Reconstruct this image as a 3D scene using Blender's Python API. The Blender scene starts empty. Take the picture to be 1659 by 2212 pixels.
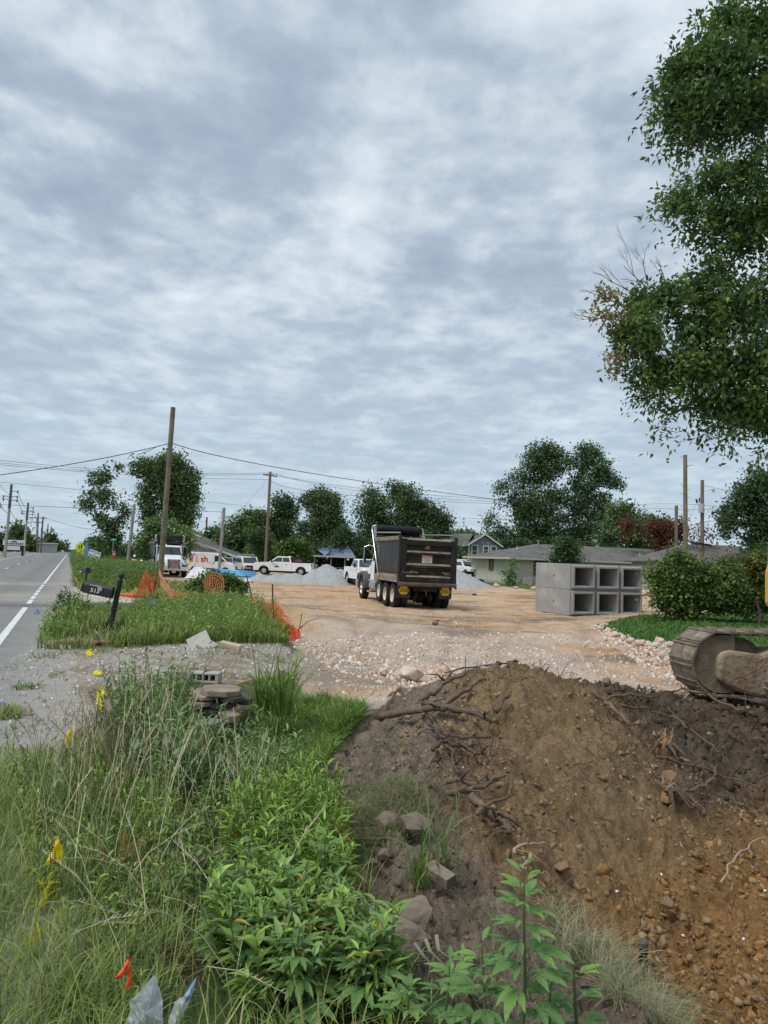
import bpy, math, random
import numpy as np
from mathutils import Vector, Matrix
random.seed(5)
rng = np.random.default_rng(11)
R = math.radians
SC = bpy.context.scene
COL = SC.collection

# ------------------------------------------------------------ camera, sky, sun, exposure
CAM = np.array([0.0, 0.0, 1.65])
FPX, CX, CY = 1600.0, 829.5, 1106.0
PITCH, ROLL = R(3.58), R(2.1)
Fw = np.array([0, math.cos(PITCH), math.sin(PITCH)])
R0 = np.array([1.0, 0, 0]); U0 = np.array([0, -math.sin(PITCH), math.cos(PITCH)])
CR = R0*math.cos(ROLL) + U0*math.sin(ROLL)
CU = -R0*math.sin(ROLL) + U0*math.cos(ROLL)
cd = bpy.data.cameras.new('camera'); cam = bpy.data.objects.new('camera', cd); COL.objects.link(cam)
m = Matrix(((CR[0], CU[0], -Fw[0]), (CR[1], CU[1], -Fw[1]), (CR[2], CU[2], -Fw[2])))
cam.matrix_world = Matrix.Translation(CAM.tolist()) @ m.to_4x4()
cd.sensor_fit = 'VERTICAL'; cd.sensor_height = 24.0; cd.lens = 24.0*FPX/2212.0
cd.clip_start = 0.05; cd.clip_end = 4000
SC.camera = cam

SUN_EL, SUN_AZ = 58.0, 235.0      # azimuth measured clockwise from +Y
w = bpy.data.worlds.new("World"); SC.world = w; w.use_nodes = True
nt = w.node_tree; nt.nodes.clear()
def wn(t, **k):
    n = nt.nodes.new(t)
    for a, b in k.items(): setattr(n, a, b)
    return n
out = wn('ShaderNodeOutputWorld'); bg = wn('ShaderNodeBackground'); bg2 = wn('ShaderNodeBackground')
sky = wn('ShaderNodeTexSky', sky_type='NISHITA', sun_disc=False, sun_elevation=R(SUN_EL), sun_rotation=R(SUN_AZ))
sky.dust_density = 2.0
bg.inputs['Strength'].default_value = 0.10
nt.links.new(sky.outputs[0], bg.inputs['Color'])
tc = wn('ShaderNodeTexCoord'); sx = wn('ShaderNodeSeparateXYZ'); nt.links.new(tc.outputs['Generated'], sx.inputs[0])
mz = wn('ShaderNodeMath', operation='MAXIMUM'); nt.links.new(sx.outputs[2], mz.inputs[0]); mz.inputs[1].default_value = 0.0
az = wn('ShaderNodeMath', operation='ADD'); nt.links.new(mz.outputs[0], az.inputs[0]); az.inputs[1].default_value = 0.13
dx = wn('ShaderNodeMath', operation='DIVIDE'); nt.links.new(sx.outputs[0], dx.inputs[0]); nt.links.new(az.outputs[0], dx.inputs[1])
dy = wn('ShaderNodeMath', operation='DIVIDE'); nt.links.new(sx.outputs[1], dy.inputs[0]); nt.links.new(az.outputs[0], dy.inputs[1])
cb = wn('ShaderNodeCombineXYZ'); nt.links.new(dx.outputs[0], cb.inputs[0]); nt.links.new(dy.outputs[0], cb.inputs[1])
def cloud_noise(scale, detail, rough, dist, off, sxy=(1, 1)):
    mp = wn('ShaderNodeMapping'); mp.inputs['Location'].default_value = off
    mp.inputs['Scale'].default_value = (sxy[0], sxy[1], 1)
    nt.links.new(cb.outputs[0], mp.inputs['Vector'])
    n = wn('ShaderNodeTexNoise'); n.inputs['Scale'].default_value = scale; n.inputs['Detail'].default_value = detail
    n.inputs['Roughness'].default_value = rough; n.inputs['Distortion'].default_value = dist
    nt.links.new(mp.outputs[0], n.inputs['Vector']); return n.outputs[0]
n1 = cloud_noise(1.9, 9, .52, .12, (3.1, 5.7, 0), (1, .95))
n2 = cloud_noise(6.5, 8, .52, .15, (8.3, 1.7, 2), (1, .95))
n3 = cloud_noise(14, 6, .55, .2, (1.3, 2.9, 5), (1, .8))
def wmath(op, a, b):
    n = wn('ShaderNodeMath', operation=op)
    for i, v in enumerate((a, b)):
        if isinstance(v, (int, float)): n.inputs[i].default_value = v
        else: nt.links.new(v, n.inputs[i])
    return n.outputs[0]
mix = wmath('ADD', wmath('ADD', wmath('MULTIPLY', n1, .50), wmath('MULTIPLY', n2, .36)), wmath('MULTIPLY', n3, .14))
rp = wn('ShaderNodeValToRGB'); nt.links.new(mix, rp.inputs[0])
E = rp.color_ramp.elements
E[0].position = .375; E[0].color = (.285, .350, .445, 1)
E[1].position = .66; E[1].color = (.68, .735, .78, 1)
for pos, c in ((.46, (.345, .418, .505)), (.505, (.415, .49, .565)), (.555, (.51, .58, .64))):
    e = E.new(pos); e.color = (*c, 1)
# near the horizon the cloud deck reads as an even pale blue-grey
hz = wn('ShaderNodeValToRGB'); nt.links.new(sx.outputs[2], hz.inputs[0])
hz.color_ramp.elements[0].position = .0; hz.color_ramp.elements[0].color = (.80,)*3+(1,)
hz.color_ramp.elements[1].position = .36; hz.color_ramp.elements[1].color = (.0,)*3+(1,)
mx = wn('ShaderNodeMixRGB'); nt.links.new(hz.outputs[0], mx.inputs[0]); nt.links.new(rp.outputs[0], mx.inputs[1])
mx.inputs[2].default_value = (.43, .54, .625, 1)
bg2.inputs['Strength'].default_value = 0.90
nt.links.new(mx.outputs[0], bg2.inputs['Color'])
ms = wn('ShaderNodeMixShader'); ms.inputs[0].default_value = .93
nt.links.new(bg.outputs[0], ms.inputs[1]); nt.links.new(bg2.outputs[0], ms.inputs[2]); nt.links.new(ms.outputs[0], out.inputs[0])

sl = bpy.data.lights.new('sun', 'SUN'); sl.energy = 1.5; sl.angle = R(22); sl.color = (1, .965, .90)
so = bpy.data.objects.new('sun', sl); COL.objects.link(so)
a = R(SUN_AZ); el = R(SUN_EL)
sdir = Vector((math.sin(a)*math.cos(el), math.cos(a)*math.cos(el), math.sin(el)))
so.rotation_euler = (-sdir).to_track_quat('-Z', 'Y').to_euler()
SC.view_settings.view_transform = 'Standard'; SC.view_settings.look = 'None'
SC.view_settings.exposure = 0.50; SC.view_settings.gamma = 1.0
SC.view_settings.use_curve_mapping = False
SC.render.engine = 'CYCLES'

# ------------------------------------------------------------ helpers
def ray(px, py):
    c = np.array([(px-CX)/FPX, (CY-py)/FPX])
    return CR*c[0] + CU*c[1] + Fw
def at(px, py, Y):
    d = ray(px, py); return CAM + d*(Y/d[1])
def lerp(a, b, t): return a+(b-a)*t
def sm(x, a, b):
    t = np.clip((x-a)/(b-a), 0, 1); return t*t*(3-2*t)
def hsh(i, j, s):
    h = np.sin(i*127.1+j*311.7+s*74.7)*43758.5453
    return h-np.floor(h)
def vn(x, y, s=0):
    x = np.asarray(x, float); y = np.asarray(y, float)
    i = np.floor(x); j = np.floor(y); u = x-i; v = y-j
    u = u*u*(3-2*u); v = v*v*(3-2*v)
    return lerp(lerp(hsh(i, j, s), hsh(i+1, j, s), u), lerp(hsh(i, j+1, s), hsh(i+1, j+1, s), u), v)
def fbm(x, y, s=0, o=4, g=.5):
    r = 0; a = 1; t = 0
    for k in range(o):
        r = r+a*vn(x*2**k+k*7.3, y*2**k-k*3.1, s+k); t += a; a *= g
    return r/t
def inpoly(x, y, P):
    x = np.asarray(x); y = np.asarray(y); r = np.zeros(x.shape, bool); n = len(P)
    for i in range(n):
        x0, y0 = P[i][0], P[i][1]; x1, y1 = P[(i+1) % n][0], P[(i+1) % n][1]
        if y0 == y1: continue
        c = ((y0 > y) != (y1 > y)) & (x < (x1-x0)*(y-y0)/(y1-y0)+x0)
        r ^= c
    return r

MATS = {}
def M(name, col, rough=.8, var=.18, sc=6.0, bump=0.0, bsc=None, metal=0.0, attr=False, col2=None, trans=0.0, spec=.3, c2lo=.45, c2hi=.65, wave=None):
    if name in MATS: return MATS[name]
    m = bpy.data.materials.new(name); m.use_nodes = True; t = m.node_tree; t.nodes.clear()
    N = t.nodes.new; L = t.links.new
    o = N('ShaderNodeOutputMaterial'); b = N('ShaderNodeBsdfPrincipled')
    b.inputs['Roughness'].default_value = rough; b.inputs['Metallic'].default_value = metal
    b.inputs['Specular IOR Level'].default_value = spec
    tcn = N('ShaderNodeTexCoord')
    nz = N('ShaderNodeTexNoise'); nz.inputs['Scale'].default_value = sc; nz.inputs['Detail'].default_value = 6; nz.inputs['Roughness'].default_value = .62
    L(tcn.outputs['Object'], nz.inputs['Vector'])
    mr = N('ShaderNodeMapRange'); L(nz.outputs[0], mr.inputs[0])
    mr.inputs[1].default_value = .3; mr.inputs[2].default_value = .7; mr.inputs[3].default_value = 1-var; mr.inputs[4].default_value = 1+var
    if attr:
        a = N('ShaderNodeAttribute'); a.attribute_name = 'Col'; src = a.outputs['Color']
    else:
        a = N('ShaderNodeRGB'); a.outputs[0].default_value = (*col, 1); src = a.outputs[0]
    if col2 is not None:
        n2 = N('ShaderNodeTexNoise'); n2.inputs['Scale'].default_value = sc*.45; n2.inputs['Detail'].default_value = 8; n2.inputs['Roughness'].default_value = .7
        L(tcn.outputs['Object'], n2.inputs['Vector'])
        r2 = N('ShaderNodeMapRange'); L(n2.outputs[0], r2.inputs[0]); r2.inputs[1].default_value = c2lo; r2.inputs[2].default_value = c2hi
        mm = N('ShaderNodeMixRGB'); L(r2.outputs[0], mm.inputs[0]); L(src, mm.inputs[1]); mm.inputs[2].default_value = (*col2, 1); src = mm.outputs[0]
    mu = N('ShaderNodeVectorMath'); mu.operation = 'SCALE'; L(src, mu.inputs[0]); L(mr.outputs[0], mu.inputs['Scale'])
    L(mu.outputs[0], b.inputs['Base Color'])
    if bump:
        nb = N('ShaderNodeTexNoise'); nb.inputs['Scale'].default_value = bsc or sc*4; nb.inputs['Detail'].default_value = 8; nb.inputs['Roughness'].default_value = .65
        L(tcn.outputs['Object'], nb.inputs['Vector'])
        bp = N('ShaderNodeBump'); bp.inputs['Strength'].default_value = 1; bp.inputs['Distance'].default_value = bump
        L(nb.outputs[0], bp.inputs['Height']); L(bp.outputs[0], b.inputs['Normal'])
    if wave:
        wv = N('ShaderNodeTexWave'); wv.inputs['Scale'].default_value = wave[1]; wv.bands_direction = wave[0]
        L(tcn.outputs['Object'], wv.inputs['Vector']); bp = N('ShaderNodeBump'); bp.inputs['Distance'].default_value = wave[2]
        L(wv.outputs[0], bp.inputs['Height']); L(bp.outputs[0], b.inputs['Normal'])
    if trans:
        tr = N('ShaderNodeBsdfTranslucent'); L(mu.outputs[0], tr.inputs[0])
        mx = N('ShaderNodeMixShader'); mx.inputs[0].default_value = trans; L(b.outputs[0], mx.inputs[1]); L(tr.outputs[0], mx.inputs[2]); L(mx.outputs[0], o.inputs[0])
    else: L(b.outputs[0], o.inputs[0])
    MATS[name] = m; return m

def tag(o, label=None, cat=None, group=None, kind=None):
    if label: o['label'] = label
    if cat: o['category'] = cat
    if group: o['group'] = group
    if kind: o['kind'] = kind
    return o
def empty(name, loc=(0, 0, 0), rz=0.0, label=None, cat=None, group=None, rot=None):
    o = bpy.data.objects.new(name, None); COL.objects.link(o); o.location = [float(v) for v in loc]
    o.rotation_euler = rot if rot else (0, 0, rz); o.empty_display_size = .3
    return tag(o, label, cat, group)
def link(name, me, parent=None, loc=None, rot=None, scale=None):
    o = bpy.data.objects.new(name, me); COL.objects.link(o)
    if parent: o.parent = parent
    if loc is not None: o.location = [float(v) for v in loc]
    if rot is not None: o.rotation_euler = rot
    if scale is not None: o.scale = scale
    return o
def copy_tree(o, parent=None):
    c = o.copy(); COL.objects.link(c); c.parent = parent
    for ch in list(o.children): copy_tree(ch, c)
    return c
def np_mesh(name, V, F, mat, parent=None, col=None, smooth=False):
    V = np.asarray(V, np.float32); F = np.asarray(F, np.int32); k = F.shape[1]; nf = len(F)
    me = bpy.data.meshes.new(name); me.vertices.add(len(V)); me.vertices.foreach_set('co', V.ravel())
    me.loops.add(nf*k); me.loops.foreach_set('vertex_index', F.ravel())
    me.polygons.add(nf); me.polygons.foreach_set('loop_start', np.arange(0, nf*k, k, dtype=np.int32))
    try: me.polygons.foreach_set('loop_total', np.full(nf, k, np.int32))
    except Exception: pass
    me.update(calc_edges=True)
    if smooth: me.polygons.foreach_set('use_smooth', np.ones(nf, bool))
    if col is not None:
        ca = me.color_attributes.new('Col', 'FLOAT_COLOR', 'POINT')
        C = np.ones((len(V), 4), np.float32); C[:, :3] = col; ca.data.foreach_set('color', C.ravel())
    me.materials.append(mat)
    return link(name, me, parent)
class MB:
    def __init__(s): s.v = []; s.f = []
    def add(s, vs, fs):
        n = len(s.v); s.v += [tuple(float(q) for q in v) for v in vs]; s.f += [tuple(i+n for i in f) for f in fs]; return s
    def box(s, c, d, rot=None):
        x, y, z = d[0]/2, d[1]/2, d[2]/2
        P = [Vector(p) for p in ((-x,-y,-z),(x,-y,-z),(x,y,-z),(-x,y,-z),(-x,-y,z),(x,-y,z),(x,y,z),(-x,y,z))]
        if rot: 
            from mathutils import Euler
            E = Euler(rot).to_matrix(); P = [E @ p for p in P]
        return s.add([(p[0]+c[0], p[1]+c[1], p[2]+c[2]) for p in P], [(0,3,2,1),(4,5,6,7),(0,1,5,4),(1,2,6,5),(2,3,7,6),(3,0,4,7)])
    def bb(s, x0, x1, y0, y1, z0, z1): return s.box(((x0+x1)/2, (y0+y1)/2, (z0+z1)/2), (x1-x0, y1-y0, z1-z0))
    def loft(s, b, t):      # two rings of 4, bottom/top
        return s.add(list(b)+list(t), [(3,2,1,0),(4,5,6,7),(0,1,5,4),(1,2,6,5),(2,3,7,6),(3,0,4,7)])
    def cyl(s, p0, p1, r0, r1=None, n=10): return s.tube([p0, p1], [r0, r0 if r1 is None else r1], n)
    def tube(s, pts, rad, n=6):
        pts = [Vector([float(q) for q in p]) for p in pts]
        if not hasattr(rad, '__len__'): rad = [rad]*len(pts)
        vs = []; fs = []; prev = None
        for i, p in enumerate(pts):
            d = (pts[min(i+1, len(pts)-1)]-pts[max(i-1, 0)])
            if d.length < 1e-9: d = Vector((0, 0, 1))
            d.normalize()
            if prev is None:
                a = Vector((0, 0, 1)) if abs(d.z) < .9 else Vector((1, 0, 0)); u = d.cross(a).normalized()
            else: u = (prev-d*prev.dot(d)).normalized()
            prev = u; v = d.cross(u)
            for k in range(n):
                t = 2*math.pi*k/n; vs.append(p+(u*math.cos(t)+v*math.sin(t))*rad[i])
        for i in range(len(pts)-1):
            for k in range(n):
                a = i*n+k; b = i*n+(k+1) % n; fs.append((a, b, b+n, a+n))
        fs.append(tuple(range(n))[::-1]); fs.append(tuple((len(pts)-1)*n+k for k in range(n)))
        return s.add(vs, fs)
    def prism(s, poly, a0, a1, ax='x'):
        n = len(poly)
        def q(p, a): return (a, p[0], p[1]) if ax == 'x' else ((p[0], a, p[1]) if ax == 'y' else (p[0], p[1], a))
        vs = [q(p, a0) for p in poly]+[q(p, a1) for p in poly]
        return s.add(vs, [tuple(range(n)), tuple(range(2*n-1, n-1, -1))]+[(i, i+n, (i+1) % n+n, (i+1) % n) for i in range(n)])
    def lathe(s, prof, o=(0, 0, 0), ax='x', n=24):
        vs = []; fs = []; m_ = len(prof)
        for k in range(n):
            t = 2*math.pi*k/n; c, q = math.cos(t), math.sin(t)
            for (a, r) in prof:
                p = (a, r*c, r*q) if ax == 'x' else ((r*c, a, r*q) if ax == 'y' else (r*c, r*q, a))
                vs.append((p[0]+o[0], p[1]+o[1], p[2]+o[2]))
        for k in range(n):
            k2 = (k+1) % n
            for i in range(m_-1): fs.append((k*m_+i, k*m_+i+1, k2*m_+i+1, k2*m_+i))
        return s.add(vs, fs)
    def quad(s, a, b, c, d): return s.add([a, b, c, d], [(0, 1, 2, 3)])
    def mesh(s, name, mat):
        me = bpy.data.meshes.new(name); me.from_pydata(s.v, [], s.f); me.materials.append(mat); return me
    def build(s, name, mat, parent=None, bevel=0, smooth=False, loc=None, rot=None, fix=True):
        me = s.mesh(name, mat)
        if fix:
            import bmesh
            bm = bmesh.new(); bm.from_mesh(me); bmesh.ops.recalc_face_normals(bm, faces=bm.faces); bm.to_mesh(me); bm.free()
        if smooth:
            me.polygons.foreach_set('use_smooth', np.ones(len(me.polygons), bool))
        o = link(name, me, parent, loc, rot)
        if bevel:
            b = o.modifiers.new('bevel', 'BEVEL'); b.width = bevel; b.segments = 2; b.limit_method = 'ANGLE'; b.angle_limit = R(35)
        return o
def text(body, size, mat, parent, loc, rot, depth=.003, name='lettering', bold=0.0, sx=1.0):
    cu = bpy.data.curves.new('t', 'FONT'); cu.body = body; cu.size = size; cu.extrude = depth; cu.align_x = 'CENTER'; cu.align_y = 'CENTER'; cu.offset = bold
    cu.resolution_u = 3
    to = bpy.data.objects.new('t', cu); COL.objects.link(to)
    dg = bpy.context.evaluated_depsgraph_get(); me = bpy.data.meshes.new_from_object(to.evaluated_get(dg))
    bpy.data.objects.remove(to); me.name = name; me.materials.clear(); me.materials.append(mat)
    return link(name, me, parent, loc, rot, (sx, 1, 1))

def rot_basis(D, Nn):
    D = D/np.linalg.norm(D, axis=1, keepdims=True)
    X = np.cross(D, Nn); X /= np.linalg.norm(X, axis=1, keepdims=True)+1e-9
    Z = np.cross(X, D); return np.stack([X, D, Z], axis=2)
def rand_rot(n):
    return rot_basis(rng.normal(size=(n, 3)), rng.normal(size=(n, 3)))
def scat(bv, bf, P, Rm, S, C=None):
    bv = np.asarray(bv, float); bf = np.asarray(bf); n = len(P); S = np.asarray(S, float)
    if S.ndim == 1: S = S[:, None].repeat(3, 1)
    V = np.einsum('nij,nkj->nki', Rm, bv[None]*S[:, None, :]) + P[:, None, :]
    F = bf[None]+(np.arange(n)*len(bv))[:, None, None]
    out = [V.reshape(-1, 3), F.reshape(-1, bf.shape[1])]
    if C is not None: out.append(np.repeat(C, len(bv), axis=0))
    return out
LEAF_V = np.array([(0,0,0),(.5,.42,.10),(0,1,0),(-.5,.42,.10)]); LEAF_F = np.array([(0,1,2,3)])
LAN_V = np.array([(0,0,0),(.5,.30,.10),(0,.33,0),(-.5,.30,.10),(.42,.62,.04),(0,.66,-.06),(-.42,.62,.04),(0,1,-.22)])
LAN_F = np.array([(0,1,2,2),(0,2,3,3),(1,4,5,2),(2,5,6,3),(4,7,5,5),(5,7,6,6)])
def tri_only(F):
    o = []
    for f in F:
        f = list(f)
        if f[2] == f[3]: o.append(f[:3])
        else: o += [[f[0], f[1], f[2]], [f[0], f[2], f[3]]]
    return np.array(o)
LAN_T = tri_only(LAN_F)
def ico():
    t = (1+5**.5)/2
    v = np.array([(-1,t,0),(1,t,0),(-1,-t,0),(1,-t,0),(0,-1,t),(0,1,t),(0,-1,-t),(0,1,-t),(t,0,-1),(t,0,1),(-t,0,-1),(-t,0,1)], float)/math.hypot(1, t)
    f = np.array([(0,11,5),(0,5,1),(0,1,7),(0,7,10),(0,10,11),(1,5,9),(5,11,4),(11,10,2),(10,7,6),(7,1,8),(3,9,4),(3,4,2),(3,2,6),(3,6,8),(3,8,9),(4,9,5),(2,4,11),(6,2,10),(8,6,7),(9,8,1)])
    return v, f
ICO_V, ICO_F = ico()
def hull(seed, n=11):
    import bmesh
    r = np.random.default_rng(seed); bm = bmesh.new(); P = r.normal(size=(n, 3)); P /= np.linalg.norm(P, axis=1, keepdims=True); P = np.clip(P*r.uniform(.8, 1.15, (n, 1)), -.8, .8)
    for p in P: bm.verts.new(p)
    bmesh.ops.convex_hull(bm, input=bm.verts); bmesh.ops.triangulate(bm, faces=bm.faces)
    for v in [v for v in bm.verts if not v.link_faces]: bm.verts.remove(v)
    bm.verts.index_update(); V = np.array([v.co[:] for v in bm.verts]); F = np.array([[v.index for v in f.verts] for f in bm.faces]); bm.free(); return V, F
HULLS = [hull(500+k, 7+k % 3) for k in range(12)]
def rock_scatter(P, size, C, flat=.75, jag=.28):
    n = len(P); Vs = []; Fs = []; Cs = []
    for k in range(12):
        idx = np.arange(k, n, 12)
        if len(idx) == 0: continue
        r = np.random.default_rng(100+k)
        bv = HULLS[k][0]*np.array([1.1, r.uniform(.6, 1), flat*r.uniform(.7, 1.1)])
        V, F, Cc = scat(bv, HULLS[k][1], P[idx], rand_rot(len(idx)), size[idx], C[idx])
        Fs.append(F+sum(len(v) for v in Vs)); Vs.append(V); Cs.append(Cc)
    return np.concatenate(Vs), np.concatenate(Fs), np.concatenate(Cs)

# ------------------------------------------------------------ terrain
RD = np.array([-.385, .923]); RP = np.array([-5.87, 11.3]); RN = np.array([-.923, -.385])   # edge line, direction, left normal
def road_d(x, y): return (x-RP[0])*RN[0]+(y-RP[1])*RN[1]      # metres left of the white edge line
CP = []
for c in [(880,1600,7.2),(980,1600,6.5),(870,1740,5.0),(1000,1850,4.3),(1130,1990,3.6),(1250,2130,3.12),(1430,2212,2.92),(1050,2140,3.0),
          (900,2150,2.85),(700,2150,2.8),(300,2150,2.75),(600,1800,5.1),(700,1650,6.7),(480,1590,8.1),(300,1800,4.5),(100,1800,4.3),(100,1640,5.75),
          (1388,2085,4.65),(1500,2212,4.3),(1640,2200,4.4),(1270,2010,4.5),(1300,1900,5.1),(1160,1880,4.75),(1200,1700,5.9),(1080,1720,5.5),(1200,1560,7.0),
          (1050,1560,6.8),(1020,1455,8.0),(1150,1450,8.0),(1080,1453,8.0),(1205,1466,7.9),(1260,1476,8.5),(1240,1490,7.7),(1100,1440,8.9),(900,1480,9.2),(860,1530,8.3),(950,1520,7.7),
          (1350,1480,9.0),(1500,1520,9.0),(1450,1600,7.8),(1350,1640,6.8),(1450,1750,6.3),(1600,1650,8.0),(1640,1560,9.0),(1600,1750,7.0),
          (1500,1900,5.6),(1640,1900,5.7),(1550,1510,10),(1655,1520,10.4),(1150,1440,14.5),(700,1430,13),(1440,1400,17.5),(1600,1380,20),
          (1500,1345,25),(1400,1335,28),(1300,1350,25),(1230,1329,34),(235,1372,15),(300,1395,12.6),(500,1400,12.5),(420,1478,9.2),(300,1475,9.3),(150,1480,8.6),
          (325,1290,27),(590,1360,17.5),(560,1300,24)]:
    CP.append(at(*c))
CP += [np.array(c, float) for c in [(-3,1.6,0),(-1,1.6,-.03),(0,1.2,0),(1.4,1.4,-.05),(3,1.2,-.2),(2.6,2.7,-.65),(3.6,3,-1.0),(-5,4,0),(-7,2,0),(-6,7,0),
      (1.8,11.2,-.25),(.3,11.2,-.25),(3.6,12,-.3),(6.5,13,-.2),(7,10.5,-.1),(9,9.5,-.1),(7,6,-.5),(6,4,-1.0),(-1.35,7.6,-.45),(-.75,6.2,-.42),(-.6,5.0,-.36),
      (0,33,-.45),(3,33,-.45),(-1,40,-.45),(-4,28,-.32),(-9,33,-.25),(-12,50,-.4),(0,60,-.55),(-19,64,-.67),(0,80,-.55),(-11,80,-.55),(12.7,73,-.42),(34,79,-.4),(20,50,-.4),
      (30,50,-.3),(0,120,-.5),(-60,120,-.1),(60,100,-.3),(100,60,-.2),(60,30,-.1),(20,15,-.1),(20,25,-.12),(13,40,-.5),(30,12,0),(15,3,-.4)]]
CP = np.array(CP)
def uvt(x, y):
    r = np.hypot(x, y)+.3; return np.stack([np.arctan2(x, np.maximum(y, .2))*1.6, np.log(r)], -1)
_P = uvt(CP[:, 0], CP[:, 1]); _n = len(_P)
def _k(r2): return np.where(r2 > 1e-12, .5*r2*np.log(np.maximum(r2, 1e-12)), 0)
_A = _k(((_P[:, None]-_P[None])**2).sum(-1))+np.eye(_n)*.004
_Q = np.c_[np.ones(_n), _P]
_W = np.linalg.solve(np.block([[_A, _Q], [_Q.T, np.zeros((3, 3))]]), np.r_[CP[:, 2], 0, 0, 0])
def H(x, y):
    x = np.asarray(x, float); y = np.asarray(y, float); sh = x.shape; xf = x.ravel(); yf = y.ravel()
    z = np.empty(xf.shape)
    for i in range(0, len(xf), 40000):
        u = uvt(xf[i:i+40000], yf[i:i+40000]); r2 = ((u[:, None]-_P[None])**2).sum(-1)
        z[i:i+40000] = _k(r2) @ _W[:_n]+_W[_n]+u @ _W[_n+1:]
    z = np.clip(z, -1.25, .43)
    f = sm(yf, 95, 150); z = lerp(z, -.45, f)
    f2 = sm(np.abs(np.arctan2(xf, yf)), .75, 1.15); z = lerp(z, -.15, f2)
    d = road_d(xf, yf); s = (xf-RP[0])*RD[0]+(yf-RP[1])*RD[1]
    zr = np.where(s > 235, -(s-235)*.02, 0.0); zr = np.maximum(zr, -6)
    wr = sm(d, -2.6, -1.1)*(1-sm(d, 16, 40)); z = lerp(z, zr, wr)
    z = np.where(s > 235, np.minimum(z, zr*.9), z)
    return z.reshape(sh)
def Hs(x, y): return float(H(np.array([x]), np.array([y]))[0])
_ys = np.exp(np.linspace(math.log(1.6), math.log(230), 900))
def hit(px, py, lift=0.0):
    d = ray(px, py); t = _ys/d[1]; X = d[0]*t; Z = CAM[2]+d[2]*t; b = np.nonzero(Z < H(X, _ys)+lift)[0]
    i = b[0] if len(b) else len(_ys)-1
    if i > 0:
        lo, hi = _ys[i-1], _ys[i]
        for _ in range(12):
            mid = (lo+hi)/2; q = mid/d[1]
            if CAM[2]+d[2]*q < Hs(d[0]*q, mid)+lift: hi = mid
            else: lo = mid
    else: hi = _ys[0]
    return CAM+d*(hi/d[1])
def hpoly(pts): return [tuple(hit(*p)[:2]) for p in pts]
Z_GRAVEL = hpoly([(70,1400),(95,1398),(130,1402),(330,1394),(600,1388),(625,1405),(640,1440),(560,1462),(470,1476),(400,1478),(330,1490),(250,1530),(150,1600),(40,1650),(-200,1660),(-260,1560)])
Z_CONC = hpoly([(112,1272),(232,1272),(262,1282),(298,1293),(296,1303),(240,1300),(118,1298)])
Z_VERGE2 = hpoly([(80,1402),(92,1380),(105,1330),(150,1296),(290,1296),(330,1280),(420,1275),(545,1280),(575,1300),(632,1378),(605,1392),(330,1396),(130,1404)])
Z_LAWN = hpoly([(1288,1352),(1340,1338),(1385,1330),(1800,1322),(1900,1420),(1475,1425),(1448,1410),(1360,1385)])
MOUND = [(.15,8.9),(-.25,7.6),(-.55,6.9),(-.75,6.2),(.05,4.7),(-.12,3.7),(.35,2.75),(.6,1.2),(12,1.0),(13,10.2),(5.6,10.1),(4.2,10.4),(3.3,10.6),(2.5,10.9),(1.2,10.6),(.4,10.2)]
CLAY = [(-2.6,17.6),(-1.75,15.2),(-1.5,13.2),(-1.4,11.2),(-.9,9.6),(-.3,8.4),(.6,9),(3,9.5),(5,9.8),(6.6,10.5),(6.9,16),(6.3,18),(7.3,23),(8.6,27),(13,30),(24,36),(24,50),(12,60),(11,66),(-2,76),(-14,92),(-24,90),(-23,62),(-11,41),(-6.6,29),(-4.0,23)]
CLAYP = CLAY

VG2 = hpoly([(80,1402),(92,1380),(105,1345),(150,1328),(290,1328),(335,1318),(420,1300),(545,1310),(575,1330),(632,1378),(605,1392),(330,1396),(130,1404)])
# ------------------------------------------------------------ ground sheets
def zones(x, y):
    jx = (fbm(x*2.2, y*2.2, 3, 3)-.5); jy = (fbm(x*2.2+50, y*2.2, 4, 3)-.5)
    s = .35*np.clip(y/12, .5, 2.0); xx = x+jx*s; yy = y+jy*s
    z = np.zeros(x.shape, int)
    d = road_d(x, y)
    z[inpoly(xx, yy, CLAYP)] = 3
    z[inpoly(xx, yy, Z_GRAVEL)] = 2
    z[inpoly(xx, yy, Z_CONC) & (y > 18)] = 6
    z[inpoly(xx, yy, MOUND) & (z != 5)] = 4
    z[inpoly(xx, yy, Z_LAWN)] = 5
    z[(d+jx*.3 > -1.15) & (d < 9.2)] = 1
    return z
ang = np.concatenate([np.linspace(-1.75, -.66, 36)[:-1], np.linspace(-.66, .66, 540), np.linspace(.66, 1.75, 36)[1:]])
rad = np.concatenate([np.linspace(.5, 2.2, 18)[:-1], np.exp(np.linspace(math.log(2.2), math.log(14), 400))[:-1], np.exp(np.linspace(math.log(14), math.log(110), 230))[:-1], np.exp(np.linspace(math.log(110), math.log(2600), 40))])
AA, RR_ = np.meshgrid(ang, rad); GX = RR_*np.sin(AA); GY = RR_*np.cos(AA)
GZ = H(GX, GY); ZN = zones(GX, GY)
def ruts(x, y):
    r = np.zeros(np.shape(x)); n = .35+.9*fbm(x*1.3, y*.5, 77, 3)
    for f, o in ((lambda y: .4+.045*(y-10), .95), (lambda y: 3.2+.10*(y-12)+.006*(y-12)**2, 1.0), (lambda y: -.9-.14*(y-14), .9), (lambda y: 5.6-.22*(y-14)+.004*(y-14)**2, .95), (lambda y: 8-.02*(y-30)**2*.3, 1.0)):
        d = np.abs(np.abs(x-f(y)-.25*np.sin(y*.35))-o); r = np.maximum(r, np.exp(-(d/.17)**2))
    return np.clip(r*n, 0, 1)
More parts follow.
